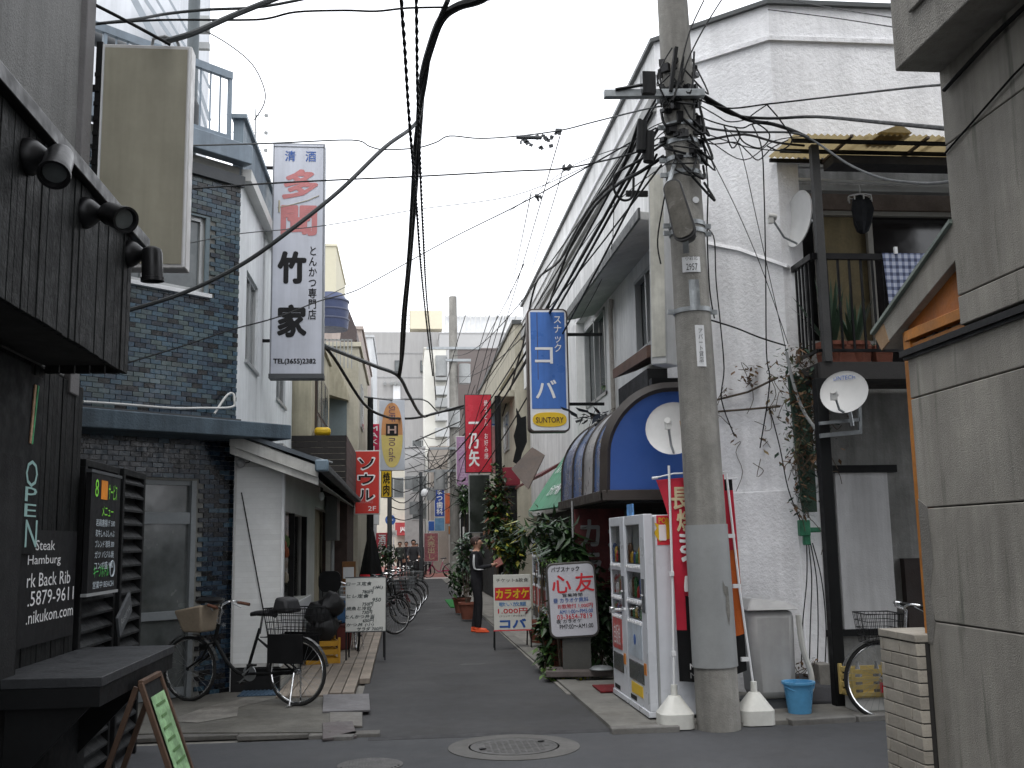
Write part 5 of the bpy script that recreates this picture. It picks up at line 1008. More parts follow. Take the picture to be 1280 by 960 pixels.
# ================================================================== BICYCLES
def bicycle(label, loc, rz, basket=None, frame=None, child=False, group=None, rwheel=.315, detail=True, lean=0, rear_basket=False, wb=1.06):
    fm = frame or m_black; t = thing('bicycle', label, 'bicycle', loc, rz, group)
    if lean: t.rotation_euler = (lean, 0, rz)
    r = rwheel; xf, xr = wb/2, -wb/2
    for x in (xf, xr):
        if not detail:
            g = MB(); g.tube([(x+r*math.cos(a*math.pi/10), 0, r+r*math.sin(a*math.pi/10)) for a in range(20)], .017, 6, True); g.tube([(x+(r-.02)*math.cos(a*math.pi/10), 0, r+(r-.02)*math.sin(a*math.pi/10)) for a in range(20)], .008, 5, True)
            for a in range(10): g.beam((x, 0, r), (x+r*.93*math.cos(a*math.pi/5), 0, r+r*.93*math.sin(a*math.pi/5)), .003, .003)
            g.build('wheel', m_rubber, t); continue
        g = MB(); g.tube([(x+(r-.028)*math.cos(a*math.pi/20), 0, r+(r-.028)*math.sin(a*math.pi/20)) for a in range(40)], .011, 6, True)
        g.cyl((x, -.035, r), (x, .035, r), .022, n=12); whl = g.build('wheel', m_chrome, t)
        g = MB(); g.tube([(x+(r-.012)*math.cos(a*math.pi/20), 0, r+(r-.012)*math.sin(a*math.pi/20)) for a in range(40)], .017, 8, True); g.build('tyre', m_rubber, whl)
        g = MB()
        for a in range(28): an_ = a*math.pi/14; sd_ = (-1)**a*.03; g.beam((x+.02*math.cos(an_+1), sd_, r+.02*math.sin(an_+1)), (x+(r-.035)*math.cos(an_), 0, r+(r-.035)*math.sin(an_)), .0022, .0022)
        g.build('spokes', m_steel, whl)
    # frame: low step-through
    bb = V((-.05, 0, .29)); hd0, hd1 = V((.34, 0, .62)), V((.30, 0, .78)); st0, st1 = bb, V((-.2, 0, .74))
    fr = MB(); fr.tube(smoothline([hd0, V((.2, 0, .42)), V((.05, 0, .3)), bb], 4), .02, 8); fr.tube([bb, st1], .016, 8); fr.cyl(hd0-V((-.01, 0, .04)), hd1, .02)
    for s_ in (-1, 1): fr.tube([bb+V((0, s_*.03, 0)), V((xr, s_*.05, r))], .011, 6); fr.tube([st1-V((-.02, 0, .1)), V((xr, s_*.05, r))], .009, 6)
    fr.build('frame', fm, t)
    g = MB()
    for s_ in (-1, 1): g.tube([V((.345, s_*.01, .6)), V((.38, s_*.05, .58)), V((.46, s_*.05, .44)), V((xf, s_*.05, r))], .011, 6)
    g.build('fork', fm, t)
    g = MB(); g.tube([st1-V((0, 0, .05)), st1+V((-.03, 0, .12))], .012, 8); g.build('seat_post', m_chrome, t)
    g = MB(); c = st1+V((-.04, 0, .14)); n = 10; rings = []
    for i, (dx, hw, hz) in enumerate(((.15, .018, .0), (.08, .03, .012), (.0, .05, .012), (-.07, .095, .02), (-.12, .09, .02), (-.14, .05, .012))):
        rings.append([(c.x+dx, c.y+hw*math.cos(a*math.pi/4), c.z+hz+(.03+.008*i)*math.sin(a*math.pi/4)*.7) for a in range(8)])
    for a_, b__ in zip(rings, rings[1:]): g.hexa(a_, b__)
    g.build('saddle', M('saddle_vinyl', (.02, .02, .022), .4, .1, 5, .05), t)
    top = hd1+V((-.02, 0, .16)); g = MB(); g.tube([hd1, top], .012, 8)
    for s_ in (-1, 1): g.tube(smoothline([top, top+V((.05, s_*.1, .03)), top+V((.02, s_*.22, .06)), top+V((-.12, s_*.27, .03))], 5), .011, 7)
    hb = g.build('handlebar', m_chrome, t)
    for s_ in (-1, 1): g = MB(); g.tube([top+V((-.03, s_*.25, .045)), top+V((-.16, s_*.275, .02))], .017, 8); g.build('grip', m_rubber if not child else M('brown_grip', (.12, .05, .03), .6), hb)
    for s_ in (-1, 1): g = MB(); g.tube([top+V((.0, s_*.2, .04)), top+V((-.08, s_*.24, -.01))], .005, 5); g.build('brake_lever', m_steel, hb)
    for x, a0, a1 in ((xf, 20, 165), (xr, 0, 170)):
        g = MB(); k = 14; pr0 = []
        for i in range(k+1): a = R(a0+(a1-a0)*i/k); pr0.append((x+(r+.025)*math.cos(a), r+(r+.025)*math.sin(a)))
        for (xa, za), (xb, zb) in zip(pr0, pr0[1:]): g.poly([(xa, -.025, za), (xa, .025, za), (xb, .025, zb), (xb, -.025, zb)])
        g.build('mudguard', M('mudguard_grey', (.12, .12, .12), .3, .1, 5, metal=.6), t, fixn=False)
    g = MB(); g.cyl(bb+V((0, -.06, 0)), bb+V((0, .06, 0)), .012); g.tube([bb+V((0, -.06, 0)), bb+V((.13, -.065, -.1))], .008, 6); g.tube([bb+V((0, .06, 0)), bb+V((-.13, .065, .1))], .008, 6); g.lathe(bb+V((0, -.05, 0)), [(.075, 0), (.08, .005), (.05, .006)], 20, Matrix.Rotation(R(90), 3, 'X')); g.build('crank', m_steel, t)
    for dx, sy, dz in ((.13, -1, -.1), (-.13, 1, .1)): g = MB(); g.cbox(bb+V((dx, sy*.1, dz)), .08, .06, .02); g.build('pedal', m_rubber, t)
    g = MB(); g.box(xr, -.075, r-.045, bb.x+.06, -.055, bb.z+.06) if False else g.hexa([(xr, -.075, r-.03), (bb.x+.08, -.075, bb.z-.04), (bb.x+.08, -.075, bb.z+.04), (xr, -.075, r+.03)], [(xr, -.06, r-.03), (bb.x+.08, -.06, bb.z-.04), (bb.x+.08, -.06, bb.z+.04), (xr, -.06, r+.03)]); g.build('chain_guard', fm, t)
    # rear rack and stand
    g = MB(); g.beam((-.25, -.06, .66), (-.68, -.06, .665), .01, .01); g.beam((-.25, .06, .66), (-.68, .06, .665), .01, .01)
    for k in range(4): g.beam((-.3-.1*k, -.06, .662), (-.3-.1*k, .06, .662), .008, .008)
    for s_ in (-1, 1): g.beam((-.62, s_*.06, .66), (xr, s_*.06, r), .008, .008)
    g.build('rack', m_blackmetal, t)
    g = MB(); 
    for s_ in (-1, 1): g.tube([(xr, s_*.06, r), (xr+.02, s_*.1, .02)], .009, 6)
    g.tube([(xr-.02, -.13, .012), (xr+.03, .13, .012)], .01, 6) if False else g.beam((xr+.02, -.15, .012), (xr+.02, .15, .012), .03, .014); g.build('kickstand', m_chrome, t)
    g = MB(); g.cyl((.43, 0, .56), (.51, 0, .545), .03, .035); g.build('headlight', m_blackmetal, t)
    def wire_basket(x0, x1, z0, z1, hw, mt, nm='basket', dense=9):
        b = MB(); w0, w1 = hw*.8, hw
        for q in range(5): zz = z0+(z1-z0)*q/4; k_ = q/4; ww = w0+(w1-w0)*k_; xa = x0+.02*(1-k_); xb = x1-.03*(1-k_); b.tube([(xa, -ww, zz), (xb, -ww, zz), (xb, ww, zz), (xa, ww, zz)], .006 if q == 4 else .0035, 4, True)
        for q in range(dense+1):
            k_ = q/dense; xa = x0+.02+(x1-x0-.05)*k_; xb = x0+(x1-x0)*k_
            for s_ in (-1, 1): b.beam((xa, s_*w0, z0), (xb, s_*w1, z1), .004, .004)
            b.beam((x0+.02, -w0+2*w0*k_, z0), (x0, -w1+2*w1*k_, z1), .004, .004); b.beam((x1-.03, -w0+2*w0*k_, z0), (x1, -w1+2*w1*k_, z1), .004, .004); b.beam((xa, -w0, z0), (xa, w0, z0), .004, .004)
        return b.build(nm, mt, t)
    if basket == 'cover':
        g = MB(); x0, x1, z0, z1 = .40, .74, .70, .96; g.hexa([(x0+.03, -.12, z0), (x1-.08, -.12, z0), (x1-.08, .12, z0), (x0+.03, .12, z0)], [(x0-.0, -.17, z1+.02), (x1, -.17, z1-.04), (x1, .17, z1-.04), (x0, .17, z1+.02)])
        bsk = g.build('basket', M('cream_basket', (.33, .27, .2), .7, .15, 6, .15, 40, grime=.15), t, bev=.02)
        for k in range(5): zz = .74+k*.045; g = MB(); g.tube([(x0+.02-.004*k, -.125-.01*k, zz), (x1-.07+.012*k, -.127-.01*k, zz-.008*k), (x1-.065+.012*k, .125, zz-.008*k)], .006, 5); g.build('weave_band', M('basket_rib', (.42, .35, .27), .7), bsk)
        for k in range(6): x = x0+.04+.05*k; g = MB(); g.beam((x, -.128, .715), (x, -.172, .945), .01, .005); g.build('weave_stake', MATS['basket_rib'], bsk)
        g = MB(); g.tube(smoothline([(.36, -.1, .97), (.45, -.19, .98), (.47, -.2, .8), (.45, -.18, .68)], 5), .007, 6); g.build('cable', m_grey, t)
        g = MB(); g.lathe((.42, 0, .99), [(.13, 0), (.15, .03), (.1, .06), (.01, .07)], 18); g.build('hat', m_blackmetal, t)
    elif basket: wire_basket(.38, .7, .66, .92, .19, basket)
    if rear_basket:
        wire_basket(-.86, -.36, .68, .95, .18, m_blackmetal, 'rear_basket', 10); g = MB(); g.box(-.8, -.16, .42, -.4, -.14, .7); g.box(-.8, .14, .42, -.4, .16, .7); g.build('skirt_guard', m_blackmetal, t)
        g = MB(); g.hexa([(-.62, -.14, .9), (-.42, -.14, .9), (-.42, .14, .9), (-.62, .14, .9)], [(-.58, -.12, 1.04), (-.45, -.12, 1.06), (-.45, .12, 1.06), (-.58, .12, 1.04)]); g.build('bag', M('black_bag', (.02, .02, .022), .6, .2, 5, .2), t, bev=.03)
    return t
# near-left: front wheel left, rear wheel right and closer
fw, rw = PZ(236, 875, .05), PZ(371, 881, .05)
mid = (fw+rw)/2; ang = math.atan2(fw.y-rw.y, fw.x-rw.x); 
bicycle('black city bicycle with cream wicker basket parked on the forecourt by the blue tiles', (mid.x, mid.y, .04), ang, 'cover', None, True, rwheel=.325, rear_basket=True, wb=(fw-rw).length)
# right, half hidden behind the brick pier
p = PZ(1085, 905, .0)
bicycle('black bicycle with wire basket half hidden behind the brick pier', (p.x+.76, p.y+.1, 0), R(174), m_blackmetal, rwheel=.34)
# the row along the left shops
gp = 'bicycles parked in a row up the alley'
rows_ = [(460, 812, 98, m_black, 'bicycle with an orange reflector right behind the whiteboard'), (478, 796, 35, m_darkgrey, 'silver bicycle just past the whiteboard, front wheel turned to the alley'), (489, 783, 30, m_black, 'third bicycle of the row, black with a chrome mudguard'), (497, 773, 28, M('red_frame', (.2, .02, .02), .4), 'dark red framed bicycle in the middle of the row'), (504, 765, 30, m_black, 'black bicycle before the last one of the row'), (509, 758, 25, m_steel, 'farthest bicycle of the row, silver with its wheel out in the alley')]
for k, (px, py, a, mt, lb) in enumerate(rows_):
    q = PZ(px, py, .03); bicycle(lb, (q.x-.22, q.y+.15, .03), R(a), m_blackmetal if k % 2 else m_steel, mt, group=gp, rwheel=.32)
q = PZ(546, 722, 0); bicycle('pink framed bicycle parked far up the alley in front of the pink banner', (q.x+.1, q.y, 0), R(200), m_steel, M('pink_frame', (.45, .04, .15), .4), detail=False)
# ================================================================== SIGNS
def box_sign(name, label, px, Y, frame, face, depth=.18, bw=.02, rad=0, cat='sign', group=None, brk=None):
    cx, cz, w_, h_ = span(*px, Y); t = thing(name, label, cat, (cx, Y, cz), 0, group)
    g = MB()
    if rad: g.hexa([(x, 0, z) for x, z in rrect(w_, h_, rad)], [(x, depth, z) for x, z in rrect(w_, h_, rad)])
    else: g.box(-w_/2, 0, -h_/2, w_/2, depth, h_/2)
    g.build('sign_box', frame, t, bev=.004)
    g = MB(); wi, hi = w_-2*bw, h_-2*bw
    if rad: g.hexa([(x, -.006, z) for x, z in rrect(wi, hi, rad*.8)], [(x, .001, z) for x, z in rrect(wi, hi, rad*.8)])
    else: g.box(-wi/2, -.006, -hi/2, wi/2, .001, hi/2)
    g.build('sign_face', face, t)
    if brk:
        for z in brk[1:]: g = MB(); x0 = -w_/2 if brk[0] < 0 else w_/2; g.box(min(x0, x0+brk[0]), depth*.4, z*h_-.02, max(x0, x0+brk[0]), depth*.4+.04, z*h_+.02); g.build('bracket', m_black, t)
    return t, w_, h_
# tall white tonkatsu sign
m_sw = M('sign_white', (.52, .54, .6), .45, .05, 1, .02, 10, streak=.08)
t, w_, h_ = box_sign('shop_sign', 'tall white cutlet shop sign with red and black brush characters on the white side wall', (339, 179, 405, 469), 14.0, M('sign_edge_grey', (.22, .23, .25), .5, .1, 4), m_sw, .22, .022, brk=(-.25, .4, -.35))
def sx(px): return (px-372)/66*w_
def sz(py): return (324-py)/290*h_
g = MB(); g.box(-w_/2+.01, -.012, sz(184)-.004, w_/2-.01, -.006, sz(184)+.004); g.build('top_bead', m_darkgrey, t)
g = MB(); g.box(-w_/2-.01, -.01, -h_/2-.04, w_/2+.01, .23, -h_/2+.02); g.build('bottom_rail', m_darkgrey, t)
text('清', sx(361), sz(196), .14, .15, m_inkblue, t, -.009, bold=.01); text('酒', sx(387), sz(196), .14, .15, m_inkblue, t, -.009, bold=.01)
m_pr = M('faded_red', (.5, .19, .19), .5, .1, 5); m_gold2 = M('faded_gold', (.4, .36, .26), .5, .2, 8)
text('多', sx(374), sz(232), .46, .4, m_pr, t, -.009, bold=.05, shear=.1); text('聞', sx(373), sz(278), .46, .4, m_pr, t, -.009, bold=.045)
g = MB(); g.tube([(sx(346)+.03*0, -.01, sz(262)), (sx(365), -.01, sz(258)), (sx(385), -.01, sz(252)), (sx(398), -.01, sz(246))], .006, 5); g.tube([(sx(348), -.01, sz(253)), (sx(348), -.01, sz(268))], .012, 5); g.build('painted_fan', m_gold2, t)
text('竹', sx(365), sz(337), .35, .42, m_inkblack, t, -.009, bold=.055); text('家', sx(366), sz(403), .36, .42, m_inkblack, t, -.009, bold=.05)
text('とんかつ専門店', sx(391), sz(356), .11, 1.02, m_inkblack, t, -.009, vert=True, bold=.015)
text('TEL(3655)2382', sx(370), sz(453), .56, .085, m_inkblack, t, -.009, bold=.04)
# blue snack sign
t, w_, h_ = box_sign('snack_sign', 'tall blue lightbox sign with white katakana and a yellow oval below', (660, 386, 711, 540), 14.0, M('sign_edge_brown', (.07, .05, .045), .5, .2, 5, .1), m_white, .2, .022, .07, brk=(.5, .3, -.27))
g = MB(); g.hexa([(-w_/2+.045, -.01, h_/2-.05-.0), (w_/2-.045, -.01, h_/2-.05), (w_/2-.045, -.01, -h_/2+.32), (-w_/2+.045, -.01, -h_/2+.32)], [(-w_/2+.045, -.005, h_/2-.05), (w_/2-.045, -.005, h_/2-.05), (w_/2-.045, -.005, -h_/2+.32), (-w_/2+.045, -.005, -h_/2+.32)]); g.build('blue_field', M('snack_blue', (.06, .17, .5), .35, .08, 2, .02, streak=.15), t)
g = MB(); g.box(-.15, -.013, h_/2-1.0, -.142, -.01, h_/2-.06); g.build('stain_drip', M('rust_drip', (.1, .08, .09), .8, .3, 9), t)
text('コ', -.06, .2, .24, .22, m_inkwhite, t, -.013, bold=.02); text('バ', -.04, -.27, .28, .25, m_inkwhite, t, -.013, bold=.02)
text('スナック', .14, .5, .1, .5, m_inkwhite, t, -.013, vert=True, bold=.01)
g = MB(); pts = [(.0+.235*math.copysign(abs(math.cos(a))**.7, math.cos(a)), -h_/2+.17+.1*math.copysign(abs(math.sin(a))**.8, math.sin(a))) for a in [i*math.pi/16 for i in range(32)]]; g.hexa([(x, -.012, z) for x, z in pts], [(x, -.005, z) for x, z in pts]); g.build('yellow_oval', m_yel, t)
text('SUNTORY', 0, -h_/2+.165, .38, .075, M('ink_brown', (.06, .02, .02), .5), t, -.015, bold=.01)
# seoul sign
t, w_, h_ = box_sign('restaurant_sign', 'red sign with three outlined katakana under the dark plank balcony, 2F at its foot', (443, 563, 475, 643), 21.5, m_offwhite, M('seoul_red', (.5, .03, .02), .4, .08, 2), .2, .02)
for ch, z in (('ソ', .29), ('ウ', .05), ('ル', -.2)): text(ch, -.02, z*h_, .34, .24, m_inkwhite, t, -.009, bold=.075); text(ch, -.02, z*h_, .3, .2, m_inkblack, t, -.013, bold=.03)
text('2F', .1, -h_/2+.12, .16, .09, m_inkwhite, t, -.009); text('KARAOKE', -.03, -h_/2+.25, .3, .05, m_pr, t, -.009)
# surfboard cafe sign
t, w_, h_ = box_sign('cafe_sign', 'white panel with an orange to yellow surfboard and the word cafe written down it', (474, 500, 506, 588), 26, M('pale_panel', (.5, .52, .56), .5), M('pale_face', (.47, .5, .55), .5, .05, 2), .15, .015)
g = MB(); 
for k, nm in enumerate(('board_top', 'board_bottom')):
    pts = []
    for i in range(17):
        a = math.pi*i/16; x = .26*w_/.62*math.sin(a)**.8 if 0 < i < 16 else 0; z = math.cos(a)*h_*.46
        pts.append((x, z))
    full = [(x, z) for x, z in pts]+[(-x, z) for x, z in reversed(pts[1:-1])]
    sel = [(x, max(z, 0) if k == 0 else min(z, 0)) for x, z in full]
    g = MB(); g.hexa([(x, -.012, z) for x, z in sel], [(x, -.005, z) for x, z in sel]); g.build(nm, M('surf_'+nm, (.52, .25, .1) if k == 0 else (.62, .5, .16), .5, .1, 2), t)
m_pur = M('ink_purple', (.12, .06, .1), .5)
for s_, z, l in (('SURF', .3, .4), ('no', -.1, .2), ('cafe', -.28, .34)):
    o = text(s_, 0, 0, l, .16, m_pur, t, -.016, rot=R(-90)); o.location = (.0, 0, z*h_)
g = MB(); g.box(-.15, -.018, -.02, .15, -.013, .28); g.build('dark_plate', m_inkblack, t); text('H', 0, .13, .2, .18, M('tan_ink', (.5, .35, .3), .5), t, -.02, bold=.03)
def simple_sign(name, label, px, Y, frame, face, txt=None, ink=None, vert=True, tw=.6, th=.85, depth=.12, bold=.02, **k):
    t, w_, h_ = box_sign(name, label, px, Y, frame, face, depth, **k)
    if txt: text(txt, 0, 0, w_*tw, h_*th, ink or m_inkwhite, t, -.01, vert=vert, bold=bold)
    return t, w_, h_
simple_sign('sign_panel', 'narrow red sign with slanted white letters behind the surfboard sign', (460, 530, 475, 566), 27, m_red, M('crimson', (.5, .015, .07), .4), 'MAKI', m_inkwhite)
simple_sign('sign_panel', 'small yellow vertical sign below the surfboard sign', (476, 588, 490, 622), 29, m_darkgrey, m_yel, '焼肉', m_inkblack)
t, w_, h_ = simple_sign('restaurant_sign', 'tall red framed sign with white brush characters hanging over the right side', (581, 493, 615, 591), 27, M('dark_frame', (.04, .02, .02), .5), M('ichi_red', (.5, .02, .04), .25, .1, 1.5, .02, streak=.1))
text('一乃矢', -.12, -.28, .26, 1.15, m_inkwhite, t, -.01, vert=True, bold=.03); text('焼うどん お好み焼', .2, .1, .1, 1.55, m_inkwhite, t, -.01, vert=True)
simple_sign('sign_panel', 'pink and white translucent sign right behind the tall red one', (612, 532, 623, 592), 28.5, m_offwhite, M('pale_pink', (.5, .25, .25), .4)); 
simple_sign('sign_panel', 'small white and blue rounded sign between red sign and black pole', (613, 503, 621, 534), 29.0, m_white, M('pale_blue', (.4, .48, .6), .4), 'バー', m_inkblue)
simple_sign('sign_panel', 'lilac purple vertical sign left of the tall red sign', (570, 545, 588, 608), 31, m_offwhite, M('lilac', (.42, .25, .42), .5, .15, 2), '美容室', M('lilac_ink', (.5, .35, .5), .5))
t, w_, h_ = simple_sign('notice_case', 'dark glazed notice case under the tall red sign', (586, 593, 613, 666), 26, m_grey, glass('case_glass', (.025, .03, .025), .1))
simple_sign('sign_panel', 'narrow dark blue sign with white characters deep in the alley', (543, 608, 556, 646), 50, m_offwhite, M('deep_blue', (.03, .07, .3), .4), 'まつ歯科', m_inkwhite)
simple_sign('sign_panel', 'light blue square sign under the narrow dark blue sign', (543, 647, 556, 664), 50, m_offwhite, M('sky_sign', (.12, .25, .4), .4))
simple_sign('sign_panel', 'orange red vertical sign beside the dark blue one', (556, 616, 563, 655), 52, m_grey, M('or_red', (.5, .12, .05), .4))
simple_sign('sign_panel', 'black and white slanted sign with an L on the right wall of the alley', (575, 642, 590, 690), 36, m_white, m_inkblack, 'L', m_inkwhite, tw=.5, th=.3)
simple_sign('sign_panel', 'orange and grey shop board above the far grey pillar', (560, 657, 578, 668), 44, m_grey, M('or2', (.5, .2, .04), .5)); simple_sign('sign_panel', 'navy and white flag sign beside the pink banner top', (535, 651, 548, 664), 52, m_white, m_inkblue)
simple_sign('banner_flag', 'tilted pink banner covered in small print deep in the alley', (530, 666, 548, 702), 47, m_offwhite, M('pink_ban', (.45, .16, .17), .6, .35, 14), '大売出し', m_gold, tw=.5)
simple_sign('banner_flag', 'small red banner with pale lettering beside the round blue road sign', (470, 666, 485, 696), 34, M('rb', (.5, .06, .08), .6), MATS['rb'], '酒場', m_inkwhite)
simple_sign('sign_panel', 'white hanging tag sign under the seoul sign on the dark post', (466, 642, 474, 656), 25, m_offwhite, m_white)
simple_sign('sign_panel', 'maroon board on the right wall between creeper pole and brown awning', (628, 584, 650, 607), 24, M('maroon', (.2, .015, .03), .5), MATS['maroon'])
# round one-way road sign on a white post
rs = thing('road_sign', 'round blue road sign on a white post with a plate below', 'road sign', PZ(492, 718, 0)); Yr = rs.location.y
c = PY(488, 650, Yr)-V(rs.location); g = MB(); g.cyl((0, 0, 0), (0, 0, c.z+.3), .04); g.build('post', m_white, rs)
g = MB(); g.lathe((c.x, -.05, c.z), [(.28, 0), (.28, .015)], 24, Matrix.Rotation(R(90), 3, 'X')); g.build('disc', m_blue, rs)
text('←', c.x-.02, c.z, .32, .2, m_inkwhite, rs, -.07, bold=.04)
g = MB(); q = PY(490, 667, Yr)-V(rs.location); g.box(q.x-.26, -.06, q.z-.17, q.x+.26, -.04, q.z+.17); g.build('plate', m_offwhite, rs); text('自転車を除く', q.x, q.z, .4, .16, m_inkblack, rs, -.066)
# whiteboard stand
def easel(name, label, loc, w_, h_, z0, rz=0, legs=m_blackmetal, face=m_white, cat='sign stand', tilt=0):
    t = thing(name, label, cat, loc, rz); g = MB(); g.box(-w_/2, -.012, z0, w_/2, .012, z0+h_); g.build('board', face, t, bev=.004)
    for sx_ in (-1, 1): g = MB(); g.beam((sx_*(w_/2-.01), .02, 0), (sx_*(w_/2-.01), .014, z0+h_), .025, .02); g.build('leg', legs, t); g = MB(); g.beam((sx_*(w_/2-.03), .4, 0), (sx_*(w_/2-.03), .03, z0+h_*.9), .02, .02); g.build('rear_leg', legs, t)
    return t
p = PZ(458, 826, .05); cx, cz, w_, h_ = span(432, 722, 482, 789, p.y)
t = easel('whiteboard_stand', 'white lunch menu board on thin black legs standing on the deck', (cx, p.y, .05), w_, h_, cz-h_/2-.05, face=M('whiteboard', (.62, .63, .6), .35, .04, 2, .01, 20, grime=.08))
z0 = cz-h_/2-.05
g = MB()
for a in ((-w_/2-.006, z0-.012, w_/2+.006, z0), (-w_/2-.006, z0+h_, w_/2+.006, z0+h_+.012), (w_/2, z0, w_/2+.012, z0+h_)): g.box(a[0], -.016, a[1], a[2], .014, a[3])
g.build('frame', m_darkgrey, t)
m_hand = M('marker', (.03, .05, .05), .6)
for k, (s_, x, w2) in enumerate((('ロース定食', -.12, .3), ('(米)', .22, .12), ('780円', .04, .13), ('ヒレ定食', -.14, .26), ('950', .2, .1), ('750円', .04, .13), ('焼魚と冷奴', -.12, .3), ('730円', .03, .12), ('とんかつ弁当', -.1, .34), ('650円', .05, .13), ('かつ丼 (小)', -.1, .32), ('サラダ 700円', .08, .3))):
    text(s_, x*w_/.72, z0+h_-.08-k*.066*h_/.86, w2*1.15, .05, m_hand, t, -.014, shear=.15, bold=.02)
# karaoke sandwich board
p = PZ(640, 812, .01); cx, cz, w_, h_ = span(617, 719, 664, 788, p.y)
t = easel('sandwich_board', 'white karaoke A-board with red band and big blue katakana beside the man', (cx, p.y, .01), w_, h_, cz-h_/2-.0, face=M('aboard_white', (.62, .62, .57), .5, .06, 3, .03, grime=.08), legs=m_black)
z0 = cz-h_/2; zz = lambda py: z0+h_*(788-py)/69
g = MB(); g.box(-w_/2+.02, -.016, zz(751), w_/2-.02, -.012, zz(735)); g.build('red_band', m_inkred, t)
g = MB(); g.box(-w_/2-.005, -.015, z0-.015, w_/2+.005, .014, z0); g.build('bottom_edge', m_red, t)
text('チケット&飲食', 0, zz(726), w_*.85, .06, m_inkblack, t, -.014); text('カラオケ', 0, zz(743), w_*.86, .13, m_yel, t, -.018, bold=.04)
text('歌い放題', 0, zz(756), w_*.72, .06, M('ink_sky', (.1, .25, .5), .5), t, -.014, bold=.02); text('1.000円', 0, zz(764.5), w_*.78, .08, m_inkred, t, -.014, bold=.02); text('(ドリンク・ずつきあり)', 0, zz(771), w_*.7, .035, m_inkblack, t, -.014); text('コバ', 0, zz(780), w_*.68, .12, m_inkblue, t, -.014, bold=.07)
g = MB(); g.beam((w_/2+.0, -.02, zz(760)), (w_/2-.1, -.02, zz(768)), .01, .008); g.build('clip_wire', m_black, t)
# pub snack stand sign
p = PZ(716, 846, .05); t = thing('snack_stand_sign', 'rounded pub sign with large red characters on a grey pedestal in ivy', 'sign', (p.x+.05, p.y, .06), R(-8))
g = MB(); k = p.y/F*1.0; w_, h_ = 62*p.y/F, 92*p.y/F; cz = PY(712, 750, p.y).z-.06; bx_ = -.03
PTf = Matrix.Rotation(R(-2.5), 3, 'Y')
def tilt(mb): mb.v = [PTf @ (v-V((bx_, 0, cz)))+V((bx_, 0, cz)) for v in mb.v]; return mb
g.hexa([(bx_+x, -.0, cz+z) for x, z in rrect(w_, h_, .09)], [(bx_+x, .2, cz+z) for x, z in rrect(w_, h_, .09)]); tilt(g).build('sign_box', M('bronze_box', (.055, .05, .045), .45, .1, 5, .05), t, bev=.006)
g = MB(); g.hexa([(bx_+x, -.008, cz+z) for x, z in rrect(w_-.05, h_-.05, .07)], [(bx_+x, .001, cz+z) for x, z in rrect(w_-.05, h_-.05, .07)]); tilt(g).build('sign_face', M('face_lilac_white', (.5, .5, .54), .4, .05, 2), t)
for s_, x, z, ww, hh, mt, bo in (('パブスナック', -.08, .37, .34, .06, m_inkblack, .01), ('心', -.13, .19, .22, .2, m_inkred, .025), ('友', .15, .21, .22, .21, m_inkred, .02), ('営業時間', .0, .06, .24, .04, m_inkblack, .01), ('昼 カラオケ無料', -.02, .0, .42, .055, m_inkblue, .01), ('お飲物付 1,000円', .03, -.07, .42, .055, m_inkred, .01), ('AM11:00〜PM5:00', .04, -.135, .4, .045, m_inkblue, .01), ('03-3654-7819', .02, -.195, .42, .055, m_inkred, .01), ('夜 カラオケ', -.05, -.25, .3, .045, m_inkblack, .01), ('PM7:00〜AM1:00', .04, -.31, .4, .05, m_inkblack, .01)):
    o = text(s_, bx_+x*w_/.6, cz+z*h_/.9, ww*w_/.6, hh, mt, t, -.011, bold=bo, rot=R(2.5))
g = MB(); g.box(-.16, .04, .06, .17, .16, cz-h_/2+.02); g.build('pedestal', M('pedestal', (.06, .06, .055), .6, .15, 4, .1), t)
g = MB(); g.box(-.36, -.14, 0, .42, .3, .07); g.build('planter_slab', M('slab_brown', (.1, .085, .08), .85, .2, 5, .3), t, bev=.01)
# faded karaoke board under the blue awning
cx, cz, w_, h_ = span(719, 636, 762, 738, 12.9); t = thing('karaoke_board', 'faded dark red karaoke board in the shade under the blue awning', 'sign', (cx, 12.9, cz))
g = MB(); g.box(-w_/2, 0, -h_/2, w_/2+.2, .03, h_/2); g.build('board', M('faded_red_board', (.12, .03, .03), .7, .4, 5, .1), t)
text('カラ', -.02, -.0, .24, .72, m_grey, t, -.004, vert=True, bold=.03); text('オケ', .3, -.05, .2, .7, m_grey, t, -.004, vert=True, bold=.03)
g = MB(); g.cyl((-w_/2-.03, -.03, -1.3), (-w_/2-.03, -.03, h_/2+.1), .012); g.build('post', m_grey, t)
# ================================================================== AWNINGS
ba = thing('blue_awning', 'blue barrel awning with brown ribs and grey stripes over the snack bar', 'awning', (2.15, 11, 2.05))
def bprof(n=12):
    pts = []
    for i in range(n+1):
        a = i/n*R(90); pts.append((2.17+.83*(1-math.cos(a))**.9*.8+.05*(i/n), 2.55+.68*math.sin(a)))
    return [(2.15, 2.1)]+pts+[(3.25, 3.24)]
bp_ = bprof(); ys = [11.02, 11.72, 12.45, 13.2, 14.15]
m_ab = M('awning_blue', (.05, .13, .33), .3, .12, 2, .03, 20, streak=.25, coat=.3); m_ag = M('awning_grey', (.3, .3, .31), .35, .1, 3, .03, 20, streak=.2)
for k in range(4):
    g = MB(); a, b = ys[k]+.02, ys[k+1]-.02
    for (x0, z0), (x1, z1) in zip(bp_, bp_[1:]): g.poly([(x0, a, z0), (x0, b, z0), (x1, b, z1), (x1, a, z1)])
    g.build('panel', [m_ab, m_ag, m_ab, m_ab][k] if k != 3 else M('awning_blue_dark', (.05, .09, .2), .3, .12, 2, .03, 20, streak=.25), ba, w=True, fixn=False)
m_rib = M('rib_brown', (.035, .028, .024), .5, .15, 5, .05)
